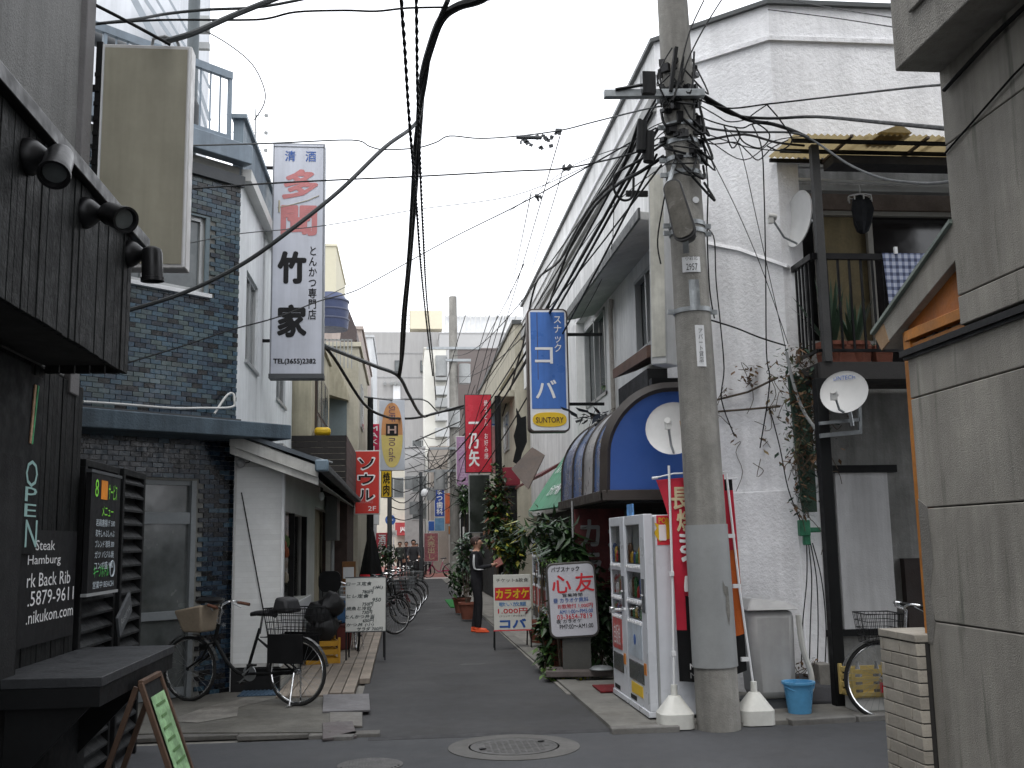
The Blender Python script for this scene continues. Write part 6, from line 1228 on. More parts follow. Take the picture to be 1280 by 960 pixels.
for k, y in enumerate(ys): g = MB(); g.tube([(x-.0, y, z) for x, z in bp_], .07 if k == 0 else .022, 4); g.build('rib', m_rib, ba, w=True)
g = MB(); g.box(2.1, 10.97, 2.02, 2.2, 14.2, 2.13); g.box(2.1, 10.96, 2.02, 3.2, 11.05, 2.13); g.build('bottom_frame', m_rib, ba, w=True, bev=.005)
g = MB(); g.prism([(x, 10.99, z) for x, z in bp_]+[(3.25, 10.99, 2.1)], (0, .02, 0)); g.build('end_panel', M('end_blue', (.03, .085, .3), .45, .06, 2, .02), ba, w=True)
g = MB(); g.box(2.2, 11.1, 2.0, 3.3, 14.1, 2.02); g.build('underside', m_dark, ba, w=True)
ga = thing('green_awning', 'sloping green awning with white katakana beyond the blue awning', 'awning', (2.15, 14.4, 2.1))
P0, P1, P2, P3 = V((2.12, 14.3, 2.05)), V((2.12, 17.6, 2.1)), V((2.98, 17.6, 3.35)), V((2.98, 14.3, 3.3))
g = MB(); g.hexa([P0, P1, P2, P3], [p+V((-.02, 0, .02)) for p in (P0, P1, P2, P3)]); g.build('canvas', M('awning_green', (.07, .26, .15), .6, .12, 3, .05, 40, streak=.1), ga, w=True)
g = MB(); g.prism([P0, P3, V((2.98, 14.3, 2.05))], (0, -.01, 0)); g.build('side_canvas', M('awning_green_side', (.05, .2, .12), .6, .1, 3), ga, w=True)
rotm = Matrix((((P0-P1).normalized()), ((P3-P0).normalized()), ((P0-P1).cross(P3-P0).normalized()))).transposed()
for s_, u, v, ww, hh in (('スナック', .33, .55, 1.0, .3), ('コバ', .72, .6, .8, .5), ('カラオケ喫茶', .6, .22, 1.2, .22)):
    o = text(s_, 0, 0, ww, hh, m_inkwhite, ga, 0, ax='z', bold=.02); o.matrix_parent_inverse = Matrix(); p = P1.lerp(P0, u)+(P3-P0)*v+V((-.04, 0, .03)) - V(ga.location)
    o.matrix_basis = Matrix.Translation(p) @ rotm.to_4x4()
wa = thing('brown_awning', 'weathered brown tilted shop hood beyond the green awning', 'awning', (2.4, 18, 2.8))
g = MB(); q_ = [PY(639, 586, 18.9), PY(660, 612, 18.6), PY(680, 570, 19), PY(664, 560, 19.4)]; g.hexa(q_, [p+V((.03, .06, .02)) for p in q_]); g.build('hood', M('brown_hood', (.085, .062, .05), .6, .3, 3, .1, grime=.3), wa, w=True); g = MB(); g.hexa([V((2.45, 18.5, 2.75)), V((2.45, 23, 2.75)), V((2.9, 23, 3.0)), V((2.9, 18.5, 3.0))], [V((2.45, 18.5, 2.8)), V((2.45, 23, 2.8)), V((2.9, 23, 3.06)), V((2.9, 18.5, 3.06))]); g.build('eave', M('eave_red', (.12, .03, .03), .6, .2, 4), wa, w=True)
dc = thing('dark_cloth', 'torn black cloth hanging from the wall left of the blue sign', 'cloth', PY(655, 540, 20))
g = MB(); g.prism([PY(x, y, 20) for x, y in ((645, 510), (651, 522), (657, 520), (658, 552), (652, 566), (648, 582), (641, 577), (645, 560), (642, 545), (646, 530))], (.02, .06, 0))
g.build('cloth', m_black, dc, w=True)
# ragged black debris on wires over the awning
deb = thing('torn_canvas', 'ragged black canvas remains above the blue awning', 'canvas', PY(745, 515, 13.5))
tangle(deb, PY(752, 522, 13.0), (.28, .1, .07), 70, 5, [m_black, m_darkgrey], (.05, .14))
# ================================================================== LEFT BUILDINGS UP THE ALLEY
def facade(name, label, x0, x1, y0, y1, z1, mt, wins=(), cat='building', side=None, z0=0):
    t = thing(name, label, cat, ((x0+x1)/2, y0, 0)); g = MB(); g.box(x0, y0, z0, x1, y1, z1); g.build('wall', mt, t, w=True, bev=.01)
    g = MB(); g.box(x0-.05, y0-.05, z1, x1+.05, y1+.05, z1+.1); g.build('parapet', side or mt, t, w=True)
    for wn in wins:
        kind, a, b, c, d = wn; th = .03; fr_ = MB(); gl = MB()
        if kind == 'f': fr_.box(a, y0-th, c, b, y0+.0, d); gl.box(a+.05, y0-th-.006, c+.05, b-.05, y0-th, d-.05); fr_.box((a+b)/2-.025, y0-th-.012, c, (a+b)/2+.025, y0-th, d)
        else:
            X = x1 if kind == 'r' else x0; s_ = 1 if kind == 'r' else -1
            fr_.box(min(X, X+s_*th), a, c, max(X, X+s_*th), b, d); gl.box(min(X+s_*th, X+s_*(th+.006)), a+.05, c+.05, max(X+s_*th, X+s_*(th+.006)), b-.05, d-.05); fr_.box(min(X+s_*th, X+s_*(th+.012)), (a+b)/2-.03, c, max(X+s_*th, X+s_*(th+.012)), (a+b)/2+.03, d)
        f_ = fr_.build('window', m_frame, t, w=True); gl.build('pane', m_glass2, f_, w=True)
    return t
m_cream = M('cream_wall', (.5, .46, .34), .85, .1, 2, .15, 60, streak=.25, grime=.2); m_cream2 = M('ivory_wall', (.5, .47, .38), .85, .1, 2, .1, streak=.15, grime=.15)
m_pinkw = M('pinkish_wall', (.4, .34, .31), .85, .1, 2, .1, streak=.2); m_greyw = M('mist_grey_wall', (.42, .41, .41), .9, .06, .6, .05, streak=.06)
cbld = facade('cream_building', 'narrow cream building with dark wooden windows above the plank balcony', -6, -1.58, 18.0, 22.3, 5.4, m_cream)
for (a, b) in ((18.7, 19.5), (19.6, 20.4), (20.5, 21.3)):
    g = MB(); g.box(-1.58, a, 3.5, -1.54, b, 4.75); f_ = g.build('window', m_brownframe, cbld, w=True); g = MB(); g.box(-1.54, a+.06, 3.55, -1.53, b-.06, 3.9); g.box(-1.54, a+.06, 3.97, -1.53, b-.06, 4.7); g.build('pane', m_glass2, f_, w=True)
c2b = facade('cream_building', 'cream house with blue grey door panel and roof tank behind the plank balcony', -5, -1.0, 23.2, 29, 6.0, m_cream2, [('r', 24.2, 25.4, 4.3, 5.3)])
g = MB(); a0, a1 = PY(405, 495, 23.1), PY(433, 548, 23.1); g.box(a0.x, 23.1, a1.z, a1.x, 23.2, a0.z); g.build('blue_door_panel', M('blue_grey_panel', (.16, .2, .21), .6, .12, 3, .05), c2b, w=True)
g = MB(); a0, a1 = PY(402, 440, 22.6), PY(434, 492, 22.6); g.hexa([(a0.x, 22.3, a0.z-.2), (a0.x+.2, 22.3, a0.z), (a1.x, 22.9, a1.z+.1), (a1.x, 22.9, a1.z-.1), (a0.x, 22.3, a1.z)], [(a0.x, 23.2, a0.z-.2), (a0.x+.2, 23.2, a0.z), (a1.x, 23.2, a1.z+.1), (a1.x, 23.2, a1.z-.1), (a0.x, 23.2, a1.z)]); g.build('soffit_block', m_cream, c2b, w=True)
a0 = PY(403, 426, 23.1); a1 = PY(440, 462, 23.1)
g = MB()
for k in range(9): x = a0.x+(a1.x-a0.x)*k/8; g.box(x-.012, 22.9, a1.z, x+.012, 22.92, a0.z)
g.box(a0.x, 22.9, a0.z-.03, a1.x, 22.93, a0.z); g.build('railing', m_grey, c2b, w=True)
tk = thing('roof_tank', 'dark blue ribbed water tank on the cream house roof', 'tank', PY(412, 412, 24)); g = MB(); g.lathe((0, 0, 0), [(.42, 0), (.44, .2), (.42, .22), (.44, .42), (.42, .44), (.43, .66), (.3, .84), (.05, .9)], 24); g.build('tank_body', M('tank_blue', (.04, .055, .12), .5, .1, 5), tk)
g = MB()
for k in range(3): g.lathe((0, 0, .2+.22*k), [(.45, 0), (.455, .02), (.45, .04)], 24)
g.build('hoops', M('tank_hoop', (.07, .08, .13), .5), tk)
g = MB(); a = PY(430, 372, 25); b = PY(446, 412, 25)
ro = thing('roof_shed', 'brown sloping roof shed beyond the blue tank', 'shed', b); g.hexa([(a.x, 25, a.z), (b.x, 25, b.z), (b.x, 25, b.z-.25), (a.x-.1, 25, b.z-.4)], [(a.x, 29, a.z), (b.x, 29, b.z), (b.x, 29, b.z-.25), (a.x-.1, 29, b.z-.4)]); g.build('shed_roof', M('shed_brown', (.1, .08, .08), .7, .2, 3), ro, w=True)
facade('pink_building', 'pinkish plaster building with a pale edge beyond the cream house', -6, -1.25, 31, 40, PY(450, 412, 31).z, m_pinkw, [('r', 33, 34, 5, 6), ('r', 36, 37, 5, 6)])
facade('white_clad_building', 'white corrugated clad building end beyond the pink building', -6, -1.2, 40.5, 47, PY(458, 425, 41).z, M('white_clad', (.55, .57, .58), .6, .08, 3, .1, streak=.15))
facade('tall_cream_building', 'tall cream tower rising behind the tonkatsu sign', -6.5, PY(420, 340, 45).x, 45, 52, PY(412, 308, 45).z, M('tower_cream', (.5, .47, .36), .8, .04, 1))
# pale apartment block with an outside stair behind the blue parapet
ap = facade('stair_building', 'pale building with outside steel stair behind the blue terrace railing', -9, PY(262, 60, 22).x, 19, 22, 14, M('pale_block', (.55, .57, .6), .8, .05, 1, .05, streak=.08))
for k in range(7):
    a, b = PY(150+k*16-60, -10+k*28-60, 18.6), PY(260+k*2, 180+k*14, 18.6); 
g = MB()
for (p0, p1, r) in (((168, 0), (200, 60), .12), ((182, 0), (236, 80), .06), ((196, 0), (248, 85), .04), ((212, 0), (246, 60), .04), ((236, 70), (262, 150), .06), ((240, 60), (262, 110), .04), ((238, 90), (262, 175), .05)): g.beam(PY(*p0, 18.7), PY(*p1, 18.7), r, r)
g.build('stair_rail', M('stair_grey', (.25, .28, .31), .5, .1, 3), ap, w=True)
g = MB(); a, b = PY(238, 22, 18.9), PY(262, 40, 18.9); g.box(a.x, 18.8, b.z, b.x, 19, a.z); g.box(a.x, 18.9, PY(240, 60, 18.9).z, b.x, 19, PY(240, 52, 18.9).z); g.build('stair_landing', m_grey, ap, w=True)
# dark plank balcony
pb = thing('plank_balcony', 'dark brown plank-clad balcony jutting over the left side', 'balcony', (-1.4, 17.9, 2.4)); m_dp = M('dark_plank', (.035, .03, .028), .7, .3, 4, .2, 40, streak=.3, pv=.3)
for k in range(10):
    z = 2.43+k*.103; g = MB(); g.box(-1.9, 17.9, z, -.98, 17.93, z+.097); g.build('plank', m_dp, pb, w=True); g = MB(); g.box(-1.0, 17.93, z, -.97, 25.2, z+.097); g.build('plank', M('side_plank', (.13, .085, .08), .75, .3, 4, .2, 40, streak=.3, pv=.2), pb, w=True)
g = MB(); g.box(-1.9, 17.93, 2.45, -1.0, 25.2, 2.5); g.build('floor', m_dark, pb, w=True)
g = MB(); p = PY(410, 543, 18.3); g.cbox(p+V((-.1, .1, .06)), .28, .2, .14); o = g.build('yellow_bag', m_yel, bev=.05); tag(o, 'yellow bundle lying on top of the plank balcony', 'bundle')
# left shopfronts beyond the white shop
sf = facade('dark_shopfront', 'dark recessed shopfront with brick edge beyond the white shop', -6, -1.1, 20.7, 26, 2.4, M('dark_brick_wall', (.06, .04, .035), .85, .3, 8, .3)) 
g = MB(); g.box(-1.35, 17.5, .0, -1.0, 18.2, 1.0) if False else g.box(-1.34, 17.0, .06, -1.02, 17.9, 1.0); o = g.build('meter_cabinet', M('cabinet_grey', (.09, .095, .09), .6, .1, 4, .05), bev=.01); tag(o, 'dark grey low cabinet against the shop wall behind the deck', 'cabinet')
wp = PZ(436, 770, .06); t = thing('wood_notice', 'orange brown wooden stand with a white paper behind the whiteboard', 'stand', (PY(436, 720, 19).x, 19, .06)); g = MB(); g.box(-.12, 0, 0, .12, .03, 1.25); g.build('board', M('orange_brown', (.2, .09, .03), .6, .2, 6, .1), t, bev=.004); g = MB(); g.box(-.1, -.004, .95, .09, 0, 1.15); g.build('paper', m_white, t)
mt_ = thing('meter_box', 'grey electric meter box with pipes under the eave', 'meter', PX(412, 640, -1.3)); Lm = mt_.location
g = MB(); g.box(-.04, -.5, -.5, .16, .3, .35); g.build('box', M('meter_dark', (.1, .1, .095), .5, .1, 4), mt_, bev=.01)
for k in range(2): g = MB(); g.cyl((.06, -.2+.25*k, -1.1), (.06, -.2+.25*k, -.5), .025); g.build('pipe', m_grey, mt_)
bl2 = thing('eave_lamp', 'small bare bulb lamp under the eave of the white shop', 'lamp', PY(402, 622, 15.5)); g = MB(); g.lathe((0, 0, 0), [(.01, .09), (.03, .06), (.045, .02), (.03, -.03), (.005, -.045)], 14); g.build('bulb', m_white, bl2); g = MB(); g.cyl((0, 0, .08), (0, 0, .2), .02); g.build('holder', m_black, bl2)
# things on the deck: crates and boxes by the shop door
t = thing('yellow_crate', 'yellow beer crate on the deck behind the black bicycle', 'crate', (PZ(400, 830, .06).x, PZ(400, 830, .06).y+.15, .06), .25); crate(t, .42, .34, .33, M('beer_yellow', (.5, .26, .02), .45, .1, 4, .03), 3)
t = thing('stool', 'black padded stool top leaning by the shop window', 'stool', PY(412, 745, 15.6)); t.location.z = .06
g = MB(); g.hexa([(x, -.03, 1.02+z) for x, z in rrect(.32, .3, .1)], [(x, .03, 1.02+z) for x, z in rrect(.32, .3, .1)]); g.build('back', m_black, t)
for sx_ in (-1, 1): g = MB(); g.beam((sx_*.1, 0, 0), (sx_*.1, 0, .9), .02, .02); g.build('leg', m_blackmetal, t)
g = MB(); g.box(-.18, -.3, .42, .18, 0, .47); g.build('seat', m_black, t, bev=.02)
for k, (px, col_, lb, zz_) in enumerate(((424, (.05, .14, .3), 'blue plastic box stacked on the red box by the deck', .45), (426, (.14, .03, .025), 'dark red crate on the deck at the whiteboard left leg', .06))):
    q = PY(px, 800, 16.2); t = thing('storage_box', lb, 'box', (q.x, 16.2, zz_)); g = MB(); g.box(-.17, -.15, 0, .17, .2, .36); g.build('box_body', M('stor_%d' % k, col_, .5, .15, 5, .05), t, bev=.02); g = MB(); g.box(-.18, -.16, .33, .18, .21, .38); g.build('lid', M('stor_lid_%d' % k, (.3, .32, .34) if k == 0 else (.1, .03, .03), .5), t, bev=.01)
bgp = thing('black_bag', 'black bags heaped on the deck behind the bicycle basket', 'bag', (-1.12, 14.6, .06)); g = MB()
for k in range(5):
    c = V((rnd.uniform(-.12, .12), rnd.uniform(-.2, .2), .2+.13*k)); k0 = len(g.v); g.lathe((0, 0, 0), [(.03, -.17), (.12, -.15), (.18, -.08), (.2, 0), (.18, .08), (.11, .15), (.02, .18)], 16)
    for q in range(k0, len(g.v)): v = g.v[q]; g.v[q] = c+v*(1+.45*noise.noise(v*6+c*9))
g.build('bag_body', M('bag_black', (.014, .014, .015), .5, .2, 5, .3, 12), bgp)
# closed black parasol
ps = thing('parasol', 'closed black parasol with red trim beyond the wooden notice', 'parasol', (PY(464, 700, 24).x, 24, 0)); g = MB(); g.cyl((0, 0, 0), (0, 0, 2.0), .02); g.build('pole', m_blackmetal, ps)
g = MB(); n = 16
for i in range(n):
    a0, a1 = 2*math.pi*i/n, 2*math.pi*(i+1)/n; f = lambda a, r: r*(1+.15*math.cos(4*a)); z0, z1, z2 = 1.95, 1.5, .85
    for (ra, za, rb, zb_) in ((.04, z0, .13, z1), (.13, z1, .24, z2)): g.poly([(f(a0, ra)*math.cos(a0), f(a0, ra)*math.sin(a0), za), (f(a1, ra)*math.cos(a1), f(a1, ra)*math.sin(a1), za), (f(a1, rb)*math.cos(a1), f(a1, rb)*math.sin(a1), zb_), (f(a0, rb)*math.cos(a0), f(a0, rb)*math.sin(a0), zb_)])
g.build('canopy', m_black, ps); g = MB(); g.lathe((0, 0, .9), [(.26, 0), (.25, .04)], 16); g.build('trim', m_inkred, ps)
# ================================================================== RIGHT BUILDINGS UP THE ALLEY
r2 = facade('cream_rowhouse', 'cream two storey row house with stepped parapet beyond the white building', 2.75, 9, 25.4, 38, 7.0, m_cream2, [('l', 27, 28.3, 4, 5), ('l', 31, 32.2, 4, 5)], side=m_cop)
g = MB(); g.box(2.7, 25.5, 5.9, 2.76, 38, 6.05); g.box(2.35, 25.6, 5.2, 2.75, 31, 5.35); g.build('ledge', m_cream2, r2, w=True)
facade('grey_rowhouse', 'grey low building on the right side before the far junction', 2.4, 9, 38.5, 47, 5.5, m_greyw, [('l', 40, 41.5, 3.2, 4.2)])
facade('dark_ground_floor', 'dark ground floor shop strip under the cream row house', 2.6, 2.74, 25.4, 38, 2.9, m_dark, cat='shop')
# ground floor clutter between green awning and row house: more machines
t3, W3, h3, D3 = vending(16.6, 17.7, 'dark blue vending machine half hidden by leaves, white letters on its side', False)
t3.location.x = 2.25
g = MB(); g.box(W3/2-.0, .08, .06, W3/2+.006, .72, 1.8); g.build('blue_side', M('navy_side', (.02, .045, .14), .4), t3); text('BOSS', .3, 1.02, .4, .14, m_inkwhite, t3, W3/2+.009, bold=.04, ax='+x')
t3['group'] = 'drink vending machines further in'; 
t4, W4, h4, D4 = vending(18.0, 18.9, 'white vending machine behind the dark blue one', False); t4.location.x = 2.3; t4['group'] = 'drink vending machines further in'
ubx = thing('black_post', 'black steel post with green creeper right of the tall red sign', 'post', PY(625, 690, 24)); ubx.location.z = 0; g = MB(); g.cyl((0, 0, 0), (0, 0, PY(625, 495, 24).z), .085, .075, 14); g.build('shaft', m_black, ubx)
# ================================================================== FAR BLOCKS
mg = M('far_grey', (.34, .335, .33), .9, .04, .2, .02, streak=.05)
fb = thing('far_grey_block', 'big plain grey apartment block closing the alley view', 'building', (0, 95, 0))
z1 = PY(500, 415, 95).z; xa, xb = PY(446, 500, 95).x, PY(575, 500, 95).x
g = MB(); g.box(xa-6, 95, 0, xb, 110, z1); g.build('wall', mg, fb, w=True)
for py in (442, 472, 498): z = PY(480, py, 95).z; g = MB(); g.box(xa-6, 94.95, z, xb, 95, z+.12); g.build('joint_band', M('far_joint', (.33, .33, .33), .9), fb, w=True)
for px, py, s_ in ((497, 458, .9), (529, 458, .9), (496, 491, 1.1)): p = PY(px, py, 94.9); g = MB(); g.box(p.x-s_*.3, 94.8, p.z-s_*.6, p.x+s_*.3, 94.98, p.z+s_*.6); f_ = g.build('window', m_white if py == 491 else m_darkgrey, fb, w=True); g = MB(); g.box(p.x-s_*.24, 94.78, p.z-s_*.5, p.x+s_*.24, 94.8, p.z+s_*.5); g.build('pane', m_white if py == 491 else m_glass2, f_, w=True)
for px in (481, 489, 494, 499): p = PY(px, 479, 94.9); g = MB(); g.cyl(p, p+V((0, -.4, -.1)), .15); g.build('vent', m_grey, fb, w=True)
# rooftop screens and tank house
rt = thing('rooftop_screen', 'white lattice screen and cream plant room on the far grey roof', 'rooftop', (xa, 97, z1))
p0, p1 = PY(466, 388, 97), PY(553, 411, 97); g = MB(); pc_ = PY(512, 388, 97); g.box(pc_.x, 97, p1.z, p1.x, 100, p0.z); g.build('plant_room', M('plant_room', (.62, .57, .44), .8, .03, 1), rt, w=True)
for k in range(12): x = p0.x+(pc_.x-p0.x)*k/11; g = MB(); g.box(x-.04, 97, p1.z, x+.04, 97.1, p0.z); g.build('screen_bar', m_white, rt, w=True)
for k in range(5): z = p1.z+(p0.z-p1.z)*k/4; g = MB(); g.box(p0.x, 97.1, z-.04, pc_.x, 97.15, z+.04); g.build('screen_rail', m_white, rt, w=True)
for px in (475, 549): a = PY(px, 388, 97); g = MB(); g.cyl(a, a+V((0, 0, 2.5)), .05, n=6); g.build('antenna', m_grey, rt, w=True)
rw2 = facade('far_white_block', 'pale block with long rooftop screen behind the concrete pole', PY(550, 500, 92).x, 14, 92, 100, PY(600, 417, 92).z, M('far_white', (.42, .42, .42), .85, .05, .3))
a, b = PY(556, 394, 93), PY(652, 416, 93)
for k in range(16): x = a.x+(b.x-a.x)*k/15; g = MB(); g.box(x-.04, 93, b.z, x+.04, 93.1, a.z); g.build('screen_bar', m_offwhite, rw2, w=True)
g = MB(); g.box(a.x, 93.1, a.z-.1, b.x+6, 93.2, a.z); g.box(a.x, 93.1, b.z-.2, b.x+6, 93.2, b.z+.1); g.box(a.x, 93.3, b.z, b.x+6, 93.35, a.z); g.build('screen_rail', m_white, rw2, w=True)
facade('far_brown_block', 'mauve brown block behind the red sign', PY(572, 500, 70).x, 9, 70, 80, PY(600, 437, 70).z, M('mauve', (.14, .12, .115), .85, .06, .5), [('f', 4.4, 5.4, 9.0, 10), ('f', 6.2, 7.2, 9.0, 10)])
fs = facade('far_stair_tower', 'slim white tower with grey stair landings in the middle distance', PY(531, 500, 66).x, PY(558, 500, 66).x, 66, 72, PY(545, 436, 66).z, M('tower_white', (.62, .61, .56), .8, .04, 1))
for py in (450, 470, 488, 503, 520, 540): p = PY(548, py, 65.8); g = MB(); g.box(p.x-.2, 65.2, p.z-.35, p.x+.55, 65.99, p.z+.2); g.build('landing', m_grey if py % 4 else m_frame, fs, w=True)
for k, (x0, x1, Y, pt, colr, lb) in enumerate(((506, 531, 62, 560, (.36, .36, .36), 'small grey house front with blue balcony sheets at the junction'), (538, 572, 58, 560, (.3, .27, .24), 'brownish mixed shop block left of the lilac sign'), (452, 500, 85, 600, (.5, .48, .43), 'pale low front above the red shop awning'))):
    facade('far_shop_house', lb, PY(x0, 600, Y).x, PY(x1, 600, Y).x, Y, Y+6, PY(520, pt, Y).z, M('fsh%d' % k, colr, .85, .15, .8), [('f', PY(x0, 600, Y).x+.4, PY(x0, 600, Y).x+1.3, 3+q*1.6, 4+q*1.6) for q in range(2)])
facade('far_left_row', 'far row of shopfronts on the left behind the bicycles', -8, -2.3, 48, 60, PY(470, 560, 50).z, M('flr', (.3, .3, .3), .85, .15, 1)); facade('far_right_row', 'far row of shopfronts on the right by the pink bicycle', PY(568, 600, 50).x, 10, 48, 58, PY(570, 560, 50).z, M('frr', (.33, .31, .28), .85, .2, 1))
facade('street_end_shop', 'white shop front under the red canopy at the end of the view', -2.6, 3.2, 78, 84, PY(520, 575, 78).z, M('end_white', (.6, .58, .5), .8, .08, 1), [('f', -1.5, 0, 5, 6.5), ('f', .6, 2.1, 5, 6.5), ('f', -1.5, 0, 8, 9.3), ('f', .6, 2.1, 8, 9.3)])
cx, cz, w_, h_ = span(494, 653, 530, 669, 77); t = thing('red_canopy', 'red shop canopy with white lettering at the end of the street', 'canopy', (cx, 77, cz)); g = MB(); g.hexa([(-w_/2, -.5, -h_/2), (w_/2, -.5, -h_/2), (w_/2, 1, -h_/2), (-w_/2, 1, -h_/2)], [(-w_/2, -.2, h_/2), (w_/2, -.2, h_/2), (w_/2, 1, h_/2), (-w_/2, 1, h_/2)]); g.build('canvas', M('canopy_red', (.3, .02, .025), .6), t); text('JAMES●●A', .1, -.05, w_*.75, .4, m_inkwhite, t, -.5, bold=.04)
# grey round pillar / wall pieces and far lamps
g = MB(); a = PY(584, 700, 36); g.box(a.x, 36, 0, a.x+.55, 36.5, PY(584, 640, 36).z); o = g.build('grey_pillar', m_conc); tag(o, 'grey pillar below the slanted L sign', 'pillar')
for (px, py, Y, lb) in ((583, 622, 34, 'white dome lamp left of the dark notice case'), (531, 617, 44, 'old style lantern lamp on the far pole')):
    p = PY(px, py, Y); t = thing('lamp', lb, 'lamp', p); g = MB(); g.lathe((0, 0, 0), [(.05, .2), (.14, .12), (.17, 0), (.14, -.1), (.02, -.14)], 14); g.build('shade', m_white, t); g = MB(); g.tube([(0, 0, .2), (0, 0, .4), (.3, 0, .45)], .02, 6); g.build('arm', m_black, t)
# concrete poles in the distance
def farpole(px, ptop, Y, r, lb, mt=None):
    p = PY(px, ptop, Y); t = thing('utility_pole', lb, 'utility pole', (p.x, Y, 0)); g = MB(); g.cyl((0, 0, 0), (0, 0, p.z), r, r*.75, 14); g.build('shaft', mt or MATS['pole_concrete'], t); return t, p
fp, pt_ = farpole(566, 371, 42, .22, 'distant concrete pole with transformers and crossarms')
for k, (dz, w2) in enumerate(((-2.2, 2.2), (-2.7, 1.4), (-6.3, 2.0), (-7.2, 2.4))): g = MB(); g.box(-w2/2, -.25, pt_.z+dz-.05, w2/2, -.15, pt_.z+dz+.05); g.build('crossarm', m_steel, fp)
for k, (x, z) in enumerate(((-.5, -2.9), (.45, -3.2), (-.6, -7.5), (.5, -7.6), (.0, -5.0))): g = MB(); g.cyl((x, -.1, pt_.z+z-.45), (x, -.1, pt_.z+z+.35), .24, n=14); g.build('transformer', m_grey, fp)
fp2, pt2 = farpole(526, 590, 46, .1, 'thin dark pole left of the lantern lamp', m_darkgrey)
for k, (x, z) in enumerate(((-.5, -.4), (.45, -.9), (-.3, -1.5))): g = MB(); g.cyl((x, -.1, pt2.z+z-.35), (x, -.1, pt2.z+z+.2), .2, n=12); g.build('transformer', m_grey, fp2)
fp3, _ = farpole(463, 497, 24.5, .09, 'black square steel post behind the seoul sign', m_black)
fp4, _ = farpole(487, 600, 33, .09, 'green-grey post beside the round road sign', m_darkgrey)
# ================================================================== CABLES OVERHEAD
CN = {}
def cable(label, pts, r, n=5, name='overhead_cable', mat=None, group=None, cat='cable', twist=0):
    P = []
    for p in pts: P.append(PY(*p) if not isinstance(p, Vector) else p)
    sm = smoothline(P, n)
    g = MB()
    if twist:
        L = 0; acc = [0]
        for a, b in zip(sm, sm[1:]): L += (b-a).length; acc.append(L)
        fine = []
        for (a, b, l0, l1) in zip(sm, sm[1:], acc, acc[1:]):
            m = max(2, int((l1-l0)/.04))
            for i in range(m): fine.append((a.lerp(b, i/m), l0+(l1-l0)*i/m))
        for ph in (0, math.pi): g.tube([p+V((math.cos(l*26+ph), 0, math.sin(l*26+ph)))*r*.6 for p, l in fine], r*.62, 5)
    else: g.tube(sm, r, 7)
    o = g.build(name, mat or m_black, fixn=False); return tag(o, label, cat, group)
m_cab = M('cable_grey', (.055, .06, .062), .6, .2, 5)
t = cable('thick black sagging cable bundle bending down over the middle of the alley', [(640, -30, 7.5), (603, -2, 7.8), (572, 8, 8), (552, 24, 8.2), (538, 60, 8.6), (528, 100, 9.2), (524, 150, 10), (518, 240, 11.5), (512, 320, 13.5), (506, 390, 16), (503, 440, 18.5), (499, 470, 20)], .038)
cable('second strand taped along the thick bundle', [(560, 0, 7.9), (540, 50, 8.5), (531, 105, 9.2), (520, 170, 10.2), (515, 250, 11.6), (510, 330, 13.6), (503, 400, 16.1), (500, 468, 20)], .022)
cable('left twisted black cable pair dropping from the top edge', [(499, -40, 6.5), (503, 20, 7), (506, 60, 7.4), (511, 140, 8.3), (516, 200, 9.2), (521, 260, 10.6), (526, 330, 12.6), (533, 400, 16), (541, 470, 24)], .014, twist=1)
cable('right twisted black cable pair running beside the thick bundle', [(520, -30, 7), (521, 40, 7.6), (522, 110, 8.4), (525, 200, 9.8), (529, 290, 12), (534, 380, 16), (541, 450, 23), (545, 500, 30)], .014, twist=1)
cable('cable falling diagonally from the bundle towards the lower left building', [(523, 150, 10), (512, 162, 9.8), (480, 185, 9.4), (425, 238, 9.2), (360, 290, 9.2), (300, 332, 9.4), (230, 366, 9.6), (160, 388, 9.8), (110, 398, 10)], .02, mat=m_cab)
